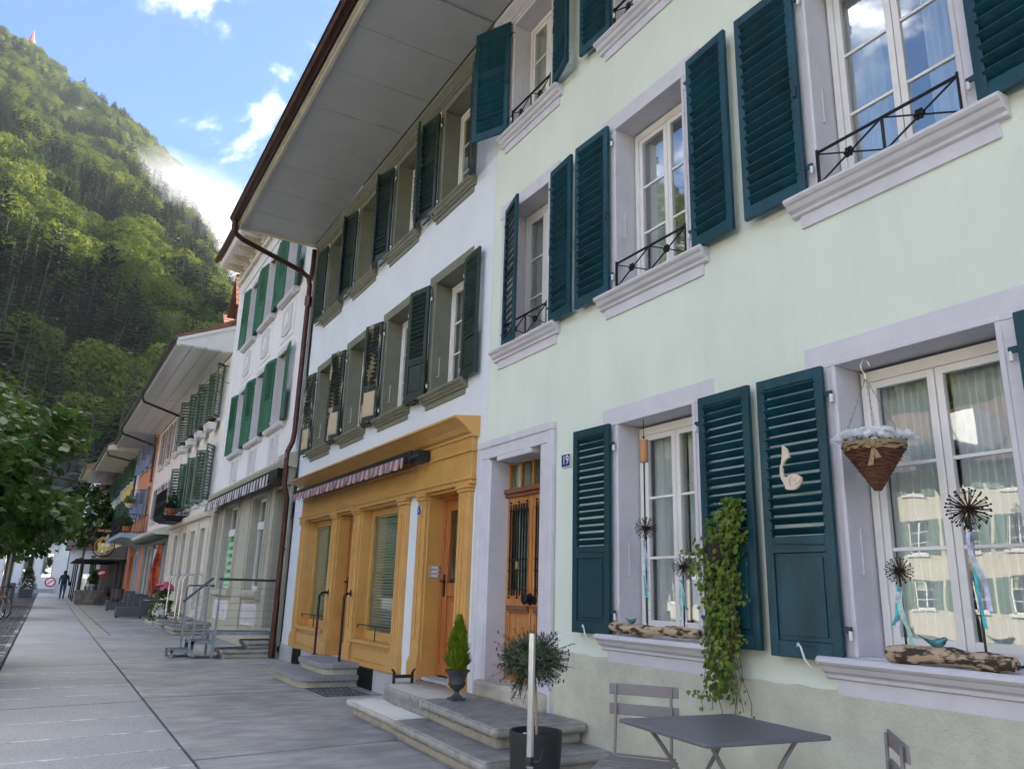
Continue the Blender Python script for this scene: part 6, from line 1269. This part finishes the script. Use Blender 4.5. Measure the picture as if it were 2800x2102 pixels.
for i in range(900):
    a = r.random()*6.283; q = r.random(); x = .25+cos(a)*(.22+.18*q)-(.45*r.random()**2); p_ = Vector((x, sin(a)*(.25+.1*q), .75-.62*r.random()**1.5)); nrm = Vector((r.gauss(0,1),r.gauss(-.5,1),r.gauss(.3,1))).normalized(); u_ = nrm.orthogonal().normalized(); v = nrm.cross(u_); s = .04*r.uniform(.6,1.2); b.add([p_-u_*s,p_-v*s,p_+u_*s,p_+v*s],[(0,1,2,3)])
for i in range(420):
    d = Vector((r.gauss(0,1),r.gauss(0,1),r.gauss(.2,1))).normalized(); p_ = Vector((.28,0,1.02))+Vector((d.x*.3,d.y*.28,d.z*.26))*r.uniform(.4,1.0); u_ = d.orthogonal().normalized(); v = d.cross(u_); s = .05*r.uniform(.6,1.2); lf.add([p_-u_*s*.6,p_-v*s,p_+u_*s*.6,p_+v*s],[(0,1,2,3)])
    if d.z > .1 and r.random() < .35:
        p_ = Vector((.28,0,1.04))+Vector((d.x*.34,d.y*.32,d.z*.30)); s = .065
        for k in range(5): t_ = k*1.2566; e = u_*cos(t_)+v*sin(t_); f2.add([p_,p_+(u_*cos(t_-.5)+v*sin(t_-.5))*s*.8,p_+e*s+d*.02,p_+(u_*cos(t_+.5)+v*sin(t_+.5))*s*.8],[(0,1,2,3)])
b.build('trailing_ivy', leafy('trailing_ivy', [(.05,.09,.02),(.10,.15,.035),(.16,.20,.06)], vs=10, obj_var=False), vs_); lf.build('leaves', M['leaf_pot'], vs_); f2.build('pink_flowers', mat('pink_petals', (.70,.16,.26), .6, .25, 15), vs_)
um = thing('draped_flag', 'red and orange cloth hanging in folds at the pink house shop', 'flag', (-32.9,3.70,0)); MB().tube([(0,.1,2.75),(0,-.28,2.72)],.016,6).build('bracket', M['iron'], um); b = MB(); vs = []
for i in range(9):
    for j in range(13): u, v = i/8, j/12; vs.append((.06*sin(u*9+v*2)*(.4+v), -.02-.30*u*(.55+.45*sin(v*2.6)), 2.70-1.75*v-.15*u*v))
b.add(vs, [(i*13+j, i*13+j+1, (i+1)*13+j+1, (i+1)*13+j) for i in range(8) for j in range(12)]); b.build('cloth', mat('red_orange_cloth', (.55,.13,.04), .85, .3, 2.5, col2=(.22,.015,.015), ramp=(.42,.58)), um, smooth=True)
# stone trough with plants
tr_ = thing('stone_trough', 'weathered oval stone trough standing in the walk', 'trough', (-47.6,2.15,.12)); MB().lathe([(.60,-.1),(.72,.0),(.78,.45),(.80,.66),(.76,.70),(.66,.69),(.62,.58),(0,.56)], n=30, fn=lambda a, z: 1).build('stone', mat('old_trough_stone', (.22,.20,.17), .95, .35, 5, .8, 20, dirt=.5), tr_, smooth=True); [setattr(o, 'scale', (.75,.98,1)) for o in tr_.children]
pot('zinc bucket of green plant standing on the stone trough', (-47.5,2.2,.80), .17, .34, M['steel'], M['leaf_pot'], 260, .16, .7, 51)
# restaurant terrace frame, chairs, sign
tf = thing('terrace_frame', 'dark steel terrace frame in front of the timber restaurant', 'frame', (-48.5,0,.14)); b = MB()
for x in (0,-3.5,-7,-11):
    for y in (1.45,3.55) if x else (1.62,2.2,3.55): b.bar((x,y,0),(x,y,2.25),.07)
    b.bar((x,1.2,2.25),(x,3.75,2.25),.08)
for y in (1.45,3.55): b.bar((.4,y,2.32),(-11.3,y,2.32),.08)
b.build('posts', M['iron'], tf); MB().box(-.012,.012,1.68,2.15,.1,1.5).build('glass_panel', M['glass'], tf); MB().box(-11.2,.3,2.0,3.7,2.37,2.39).build('awning_cloth', mat('awning_cream', (.62,.52,.36), .8), tf)
def wick(label, x, y, rz):
    t = thing('wicker_chair', label, 'chair', (x,y,gz(x)), rz, 'dark wicker terrace chairs'); m = M['r_wood']; MB().box(-.26,.26,-.26,.26,.38,.46).build('seat', m, t, bevel=.02); b = MB()
    pts = [(.30*cos(t_), .30*sin(t_)) for t_ in [radians(40+28*i) for i in range(11)]]
    for i in range(10): (a0,b0),(a1,b1) = pts[i], pts[i+1]; h0 = .88 if 2 < i < 8 else .66; b.add([(a0,b0,.40),(a1,b1,.40),(a1,b1,h0),(a0,b0,h0),(a0*.92,b0*.92,.40),(a1*.92,b1*.92,.40),(a1*.92,b1*.92,h0),(a0*.92,b0*.92,h0)], [(0,1,2,3),(7,6,5,4),(3,2,6,7),(0,4,5,1)])
    b.build('backrest', m, t)
    for sx in (-1,1):
        for s2 in (-1,1): MB().tube([(sx*.22,s2*.22,0),(sx*.22,s2*.22,.4)],.02,6).build('leg', m, t)
wick('dark wicker chair nearest the orange portal', -45.2,3.25,pi); wick('dark wicker chair just behind the stone trough', -49.6,2.9,2.6); wick('dark wicker chair behind the trough, left of the other', -50.2,2.1,3.4); wick('dark wicker chair far inside the terrace', -54,2.6,2.2)
for i, (y, z, lab) in enumerate(((2.65,1.75,'red ice-cream flag on the terrace, upper one'),(2.25,1.42,'red ice-cream board on the terrace, lower one'))):
    t = thing('red_sign', lab, 'sign', (-50.5,y,z), pi/2, 'red signs on the terrace'); MB().box(-.30,.30,-.015,.015,-.2,.2).build('board', mat('sign_red_board', (.55,.015,.03), .4), t); MB().poly([(-.2,-.05),(-.05,-.11),(.2,.02),(.12,.1),(-.1,.07)], -.03, -.016).build('white_swoosh', M['enamel'], t); MB().tube([(.0,.02,-z+.14),(0,.02,.2)],.012,6).build('post', M['steel'], t)
M['sign_frame'] = mat('dark_red_iron', (.07,.012,.012), .5, metal=.3); M['gold'] = mat('gold_leaf', (.75,.47,.10), .35, .1, 10, metal=.5)
sg = thing('hanging_sign', 'wrought iron hanging sign with a golden ibex in a ring', 'sign', (-46.2,2.33,3.22), pi/2); R = .42
b = MB()
U = [(-.50,.72),(-.50,-.25)]+[(.50*cos(t_),-.25+.45*sin(t_)) for t_ in [pi+pi*i/12 for i in range(1,12)]]+[(.50,-.25),(.50,.72)]
b.tube([(x,0,z) for x, z in U],.03,6); b.box(-.5,.5,-.02,.02,.55,.74); b.tube([(.5,0,.2),(.95,0,.2),(1.6,0,.25)],.02,6); b.build('sign_frame', M['sign_frame'], sg)
b = MB(); b.tube([(R*cos(t_),0,-.15+R*sin(t_)) for t_ in [2*pi*i/28 for i in range(29)]],.02,6,caps=False); b.build('gold_ring', M['gold'], sg)
MB().poly([(-.30,-.50),(-.16,-.46),(-.10,-.34),(-.02,-.30),(.02,-.50),(.12,-.55),(.14,-.40),(.30,-.20),(.34,-.02),(.24,-.04),(.10,-.02),(-.04,.02),(-.12,.0),(-.20,.06),(-.31,.02),(-.28,-.10),(-.24,-.22),(-.26,-.38)], -.02, .02).build('ibex_body', M['gold'], sg)
MB().tube([(-.22,0,.02),(-.26,0,.16),(-.16,0,.28),(.0,0,.30),(.14,0,.22)],[.035,.03,.028,.022,.01],6).tube([(-.18,0,.02),(-.18,0,.12),(-.08,0,.20),(.04,0,.20),(.12,0,.12)],[.03,.028,.025,.02,.01],6).build('ibex_horns', M['gold'], sg)
MB().poly([(-.12,-.14),(.02,-.18),(.04,-.04),(-.12,-.02)], -.03,-.02).poly([(.08,-.16),(.30,-.12),(.10,-.04)], -.03,-.02).build('white_flash', M['enamel'], sg)
b = MB()
for k in range(6): b.ball((.30+.07*cos(k*1.047),-.02,.22+.07*sin(k*1.047)),.028,6,4)
b.tube([(.32,-.02,.2),(.40,-.02,.0),(.30,-.02,-.2)],.012,5); b.build('edelweiss', M['enamel'], sg); text('lettering', 'ibex gallery', .17, M['gold'], sg, (0,-.025,.645), sx=1.0)
# lamp post, bin, shrub tub
lp = thing('lamp_post', 'dark grey lamp post at the left edge of the cobbles', 'lamp post', (-37.5,-1.30,.02)); MB().tube([(0,0,0),(0,0,4.6)],[.10,.07],12).lathe([(.14,0),(.14,.05),(.1,.3),(0,.3)], n=12).build('post', M['rail_top'], lp, smooth=True); MB().tube([(0,0,4.5),(0,.5,4.75),(0,1.1,4.78)],.04,8).lathe([(.05,4.70),(.22,4.66),(.2,4.62),(0,4.6)], (0,1.1,0), 14).build('lamp_head', M['rail_top'], lp, smooth=True)
bn = thing('litter_bin', 'grey cylindrical litter bin under the maple', 'bin', (-48,-1.55,gz(-48))); MB().lathe([(.24,0),(.26,.02),(.27,.95),(.25,1.0),(0,1.02)], n=18).build('body', M['steel'], bn, smooth=True); MB().box(.2,.28,-.12,.12,.74,.86).build('opening', M['dark'], bn)
tu = thing('shrub_tub', 'dark square tub with a bushy conical shrub beside the walk', 'plant', (-60,-1.0,gz(-60))); MB().add([(-.35,-.35,0),(.35,-.35,0),(.35,.35,0),(-.35,.35,0),(-.42,-.42,.5),(.42,-.42,.5),(.42,.42,.5),(-.42,.42,.5)],[(3,2,1,0),(4,5,6,7),(0,1,5,4),(1,2,6,5),(2,3,7,6),(3,0,4,7)]).build('tub', M['slate_box'], tu, bevel=.01)
r = random.Random(60); b = MB()
for i in range(900):
    z = r.random(); R = .55*(1-z)**.7+.05; a = r.random()*6.283; p_ = Vector((cos(a)*R*r.uniform(.6,1.05),sin(a)*R*r.uniform(.6,1.05),.5+z*1.3)); d = Vector((cos(a),sin(a),.8)).normalized(); s = Vector((-sin(a),cos(a),0))*.05; b.add([p_-s,p_+s,p_+d*.14],[(0,1,2)])
b.build('shrub', leafy('shrub_green', [(.04,.05,.012),(.08,.10,.02),(.14,.11,.03)], vs=6, obj_var=False), tu)
# bicycles
def bicycle(label, loc, rz, lean, m):
    t = thing('bicycle', label, 'bicycle', loc, rz, 'bicycles parked on the cobbles'); t.rotation_euler = (lean,0,rz); R = .34
    for x in (0, 1.05):
        w = MB().tube([(R*cos(a),0,R*sin(a)) for a in [2*pi*i/28 for i in range(29)]],.02,8,caps=False).build('wheel', M['black'], t, (x,0,R), smooth=True); q = MB().tube([(R*.92*cos(a),0,R*.92*sin(a)) for a in [2*pi*i/28 for i in range(29)]],.010,6,caps=False)
        q.build('rim', M['chrome'], w); s_ = MB()
        for i in range(18): a = 2*pi*i/18; s_.tube([(0,.02*(-1)**i,0),(R*.92*cos(a),0,R*.92*sin(a))],.0022,3)
        s_.ball((0,0,0),.03,8,5); s_.build('spokes', M['chrome'], w)
    b = MB(); P = dict(bb=(.44,0,.28), st=(.30,0,.80), hd=(.86,0,.82), hd2=(.90,0,.68), ra=(0,0,R), fa=(1.05,0,R))
    for a, c, q in (('bb','st',.017),('st','hd',.018),('bb','hd2',.02),('hd','hd2',.02),('ra','bb',.012),('ra','st',.010),('hd2','fa',.014)): b.tube([P[a],P[c]],q,8)
    b.build('bike_frame', m, t, smooth=True); MB().tube([(.30,0,.80),(.28,0,.93)],.012,6).ball((.25,0,.96),.11,10,6,0,(1.3,.65,.3)).build('saddle', M['black'], t, smooth=True)
    MB().tube([(.86,0,.82),(.84,0,1.0),(.84,.0,1.02)],.012,6).tube([(.76,-.28,1.06),(.86,-.18,1.03),(.87,0,1.02),(.86,.18,1.03),(.76,.28,1.06)],.012,8).build('handlebar', M['black'], t, smooth=True); MB().tube([(.44+.09*cos(a),.04,.28+.09*sin(a)) for a in [2*pi*i/16 for i in range(17)]],.008,5).tube([(.44,.05,.28),(.56,.05,.16)],.01,5).box(.52,.62,.05,.13,.15,.17).build('crank', M['steel'], t); MB().box(.98,1.02,-.03,.03,.66,.74).build('bike_lamp', mat('amber_reflector', (.7,.3,.05), .3), t)
    return t
bicycle('dark bicycle parked nearest at the left edge', (-32.2,-1.62,0), radians(28), .1, M['blue']); bicycle('second dark bicycle parked behind the first', (-33.8,-1.55,0), radians(30), .12, M['rail_top'])
# walking person (seen from behind), one continuous body grown over a posed skeleton
pe = thing('person', 'person walking away in a dark quilted vest and jeans with a shoulder bag', 'person', (-55.6,.97,gz(-55.6)), 0)
J = {'pel':((0,0,.93),.15,.12),'wa':((0,0,1.10),.13,.10),'ch':((-.02,0,1.30),.165,.12),'nk':((-.02,0,1.46),.055,.055),'hd':((-.03,0,1.55),.085,.10),'tp':((-.03,0,1.66),.07,.08),
 'lh':((0,-.09,.90),.10,.10),'lk':((-.06,-.09,.50),.068,.07),'la':((.02,-.09,.10),.045,.045),'lt':((-.14,-.09,.03),.04,.03),'rh':((0,.09,.90),.10,.10),'rk':((.0,.09,.50),.068,.07),'ra':((.16,.09,.13),.045,.045),'rt':((.06,.09,.03),.04,.03),
 'ls':((-.02,-.19,1.40),.065,.065),'le':((.03,-.25,1.14),.045,.045),'lw':((-.04,-.24,.92),.03,.035),'lf':((-.06,-.23,.84),.025,.03),'rs':((-.02,.19,1.40),.065,.065),'re':((.06,.25,1.14),.045,.045),'rw':((.0,.25,.93),.03,.035),'rf':((-.02,.24,.85),.025,.03)}
E_ = [('pel','wa'),('wa','ch'),('ch','nk'),('nk','hd'),('hd','tp'),('pel','lh'),('lh','lk'),('lk','la'),('la','lt'),('pel','rh'),('rh','rk'),('rk','ra'),('ra','rt'),('ch','ls'),('ls','le'),('le','lw'),('lw','lf'),('ch','rs'),('rs','re'),('re','rw'),('rw','rf')]
ks = list(J); me = bpy.data.meshes.new('body'); me.from_pydata([J[k_][0] for k_ in ks], [(ks.index(a), ks.index(c)) for a, c in E_], [])
m, t, p = _new('clothed_figure'); k = t.links; g = t.nodes.new('ShaderNodeTexCoord'); sx_ = t.nodes.new('ShaderNodeSeparateXYZ'); k.new(g.outputs['Object'], sx_.inputs[0]); mr = t.nodes.new('ShaderNodeMapRange'); mr.inputs[1].default_value = 0; mr.inputs[2].default_value = 1.8; k.new(sx_.outputs['Z'], mr.inputs[0]); cr_ = t.nodes.new('ShaderNodeValToRGB'); cr_.color_ramp.interpolation = 'CONSTANT'; k.new(mr.outputs[0], cr_.inputs[0])
e = cr_.color_ramp.elements; e[0].color = (.25,.25,.26,1); e[1].position = .04; e[1].color = (.025,.05,.12,1)
for pos, c in ((.515,(.012,.016,.03)),(.80,(.42,.26,.19))): q = e.new(pos); q.color = (*c,1)
k.new(cr_.outputs[0], p.inputs['Base Color']); p.inputs['Roughness'].default_value = .8; me.materials.append(m)
po = put('body', me, pe); sk = po.modifiers.new('skin', 'SKIN'); sk.use_smooth_shade = True
for i, k_ in enumerate(ks): sv = me.skin_vertices[0].data[i]; sv.radius = J[k_][1:]; sv.use_root = (k_ == 'pel')
sb = po.modifiers.new('sub', 'SUBSURF'); sb.levels = 2; sb.render_levels = 2
MB().ball((-.01,0,1.60),.125,12,8,0,(.95,.9,1.0)).ball((.03,0,1.46),.11,10,7,0,(.7,1.0,1.1)).build('hair', mat('dark_brown_hair', (.03,.018,.012), .6, .3, 30), pe, smooth=True)
b = MB()
for i in range(7): z = 1.0+.065*i; w = .165+.02*math.sin(i*.5); b.lathe([(w*.96,z),(w*1.05,z+.03),(w*.96,z+.062)], (-.01,0,0), 16)
vst = b.build('quilted_vest', mat('navy_quilt', (.014,.02,.045), .6, .2, 30), pe, smooth=True); vst.scale = (.72,1,1)
MB().ball((.02,.33,.93),.15,10,6,0,(.5,.75,.9)).tube([(.02,.30,1.05),(.0,.22,1.38),(-.02,.18,1.45)],.012,6).build('shoulder_bag', M['black'], pe, smooth=True)
# ================================================================ OTHER SIDE OF THE STREET (seen mirrored in the window panes) and the air
def opposite(label, x0, x1, y, zt, wm, nf, ncol, sh):
    h = thing('opposite_house', label, 'house', ((x0+x1)/2, y, 0), pi, 'sunlit houses across the street'); w = x1-x0; hs = []
    for f in range(nf):
        for c in range(ncol): cx = -w/2+w*(c+.5)/ncol; hs.append((cx-.5, cx+.5, 1.0+2.6*f, 2.5+2.6*f))
    facade(h, -w/2, w/2, 0, zt, hs, wm); b = MB(); b.box(-w/2,w/2,8.7,9,0,zt); b.box(-w/2,-w/2+.25,.32,8.7,0,zt); b.box(w/2-.25,w/2,.32,8.7,0,zt); b.box(-w/2+.25,w/2-.25,2.5,2.6,0,zt); b.build('back_wall', wm, h)
    r = MB(); r.add([(-w/2-.3,-1.2,zt-.3),(w/2+.3,-1.2,zt-.3),(w/2+.3,4.5,zt+3.6),(-w/2-.3,4.5,zt+3.6),(w/2+.3,10.2,zt-.3),(-w/2-.3,10.2,zt-.3)], [(0,1,2,3),(3,2,4,5)]); r.add([(-w/2,0,zt),(-w/2,9,zt),(-w/2,4.5,zt+3.2)],[(0,1,2)]); r.add([(w/2,0,zt),(w/2,9,zt),(w/2,4.5,zt+3.2)],[(2,1,0)]); r.build('roof', M['tile2'], h)
    for a, c, z0, z1 in hs:
        f = MB(); f.box(a,a+.06,.1,.16,z0,z1); f.box(c-.06,c,.1,.16,z0,z1); f.box(a,c,.1,.16,z1-.06,z1); f.box(a,c,.1,.16,z0,z0+.06); f.box((a+c)/2-.03,(a+c)/2+.03,.1,.16,z0,z1)
        for q in (1, 2): f.box(a,c,.11,.15,z0+(z1-z0)*q/3-.015,z0+(z1-z0)*q/3+.015)
        o = f.build('window', M['white'], h); MB().box(a+.06,c-.06,.13,.135,z0,z1).build('pane', M['glass_dark'], o); MB().box(a-.12,c+.12,-.08,.02,z0-.12,z0).build('sill', M['c_trim'], h)
        if sh: MB().box(a-.5,a-.04,-.06,-.02,z0,z1).build('shutter', sh, h); MB().box(c+.04,c+.5,-.06,-.02,z0,z1).build('shutter', sh, h)
    d = MB().box(-.8,.8,-1.5,1.0,zt+.3,zt+1.9); d.build('dormer', M['enamel'], h)
M['tile2'] = mat('old_brown_tile', (.13,.07,.05), .85, .4, 2.5, .3, 30, col2=(.07,.04,.03)); M['o1'] = mat('cream_render_opposite', (.50,.46,.38), .85, .05, 2); M['o2'] = mat('ivory_render_opposite', (.54,.51,.45), .85, .05, 2); M['o3'] = mat('ochre_render_opposite', (.66,.48,.24), .85, .05, 2)
opposite('cream house across the street, mirrored in the larger window', 2, 14, -25, 7.6, M['o1'], 2, 5, None); opposite('ochre house across the street', 14.5, 25, -25, 7.6, M['o3'], 2, 5, M['g_shut']); opposite('ivory house across the street, green shutters, mirrored in the smaller window', -11.5, 1.5, -26, 8.2, M['o2'], 3, 6, M['g_shut']); opposite('cream house farther along across the street', -25, -12, -26, 7.6, M['o1'], 3, 6, M['d_shut']); opposite('ivory house far along across the street', -40, -26, -26.5, 8, M['o2'], 3, 6, M['f_shut']); opposite('ochre house past the camera across the street', 25.5, 38, -25, 7.6, M['o3'], 2, 5, None)
def car(label, loc, rz, m):
    t = thing('parked_car', label, 'car', loc, rz, 'cars parked across the street'); S = [(2.05,.35),(2.1,.62),(2.0,.82),(1.15,.95),(.55,1.42),(-.9,1.46),(-1.7,1.05),(-2.05,.95),(-2.1,.45),(-2.0,.3)]
    b = MB(); n = len(S); A = [(x,-.82 if z < 1 else -.66,z) for x, z in S]; B = [(x,.82 if z < 1 else .66,z) for x, z in S]; b.add(A+B, [(i,(i+1) % n,n+(i+1) % n,n+i) for i in range(n)]+[tuple(range(n-1,-1,-1)),tuple(range(n,2*n))]); b.build('body', m, t, smooth=True, bevel=.05)
    MB().add([(1.14,-.62,.97),(1.14,.62,.97),(.60,.58,1.39),(.60,-.58,1.39)],[(0,1,2,3)]).build('windscreen', M['glass_dark'], t, (.03,0,.01)); 
    for s2 in (-1,1): MB().add([(.95,s2*.80,1.0),(.5,s2*.69,1.38),(-.85,s2*.69,1.4),(-1.4,s2*.80,1.05)],[(0,1,2,3)]).build('side_window', M['dark'], t); MB().box(2.02,2.1,s2*.62-.16,s2*.62+.16,.62,.76).build('headlight', M['chrome'], t)
    MB().box(2.06,2.12,-.5,.5,.42,.56).build('grille', M['black'], t)
    for x in (1.3,-1.35):
        for s2 in (-1,1): w = MB().lathe([(.32,-.1),(.33,0),(.32,.1),(0,.1)], n=18).build('wheel', M['black'], t, (x,s2*.78,.32), (pi/2,0,0), smooth=True); MB().lathe([(.2,-.11),(.2,.115),(0,.115)], n=12).build('rim', M['chrome'], w)
M['car_w'] = mat('white_car_paint', (.75,.75,.75), .2, .02, 3, coat=1.0); M['car_g'] = mat('silver_car_paint', (.35,.36,.38), .25, .02, 3, metal=.5, coat=1.0)
car('white car parked nose towards the houses, mirrored in the larger window', (3.0,-8.5,0), pi/2, M['car_w']); car('silver car parked beside the white one', (6.2,-8.7,0), pi/2, M['car_g']); car('silver car parked across from the number 19 door', (-3.5,-8.5,0), pi/2, M['car_g']); car('white car parked farther along across the street', (-.6,-8.8,0), pi/2, M['car_w'])
# haze: one even, thin volume round the whole valley
m = bpy.data.materials.new('valley_air'); m.use_nodes = True; t = m.node_tree; t.nodes.clear(); o = t.nodes.new('ShaderNodeOutputMaterial'); v = t.nodes.new('ShaderNodeVolumePrincipled'); v.inputs['Color'].default_value = (.82,.9,1,1); v.inputs['Density'].default_value = .00006; v.inputs['Anisotropy'].default_value = .3; t.links.new(v.outputs[0], o.inputs['Volume']); m.cycles.homogeneous_volume = True
tag(MB().box(-1500,1500,-1500,1500,-1.6,860).build('haze', m), kind='stuff')
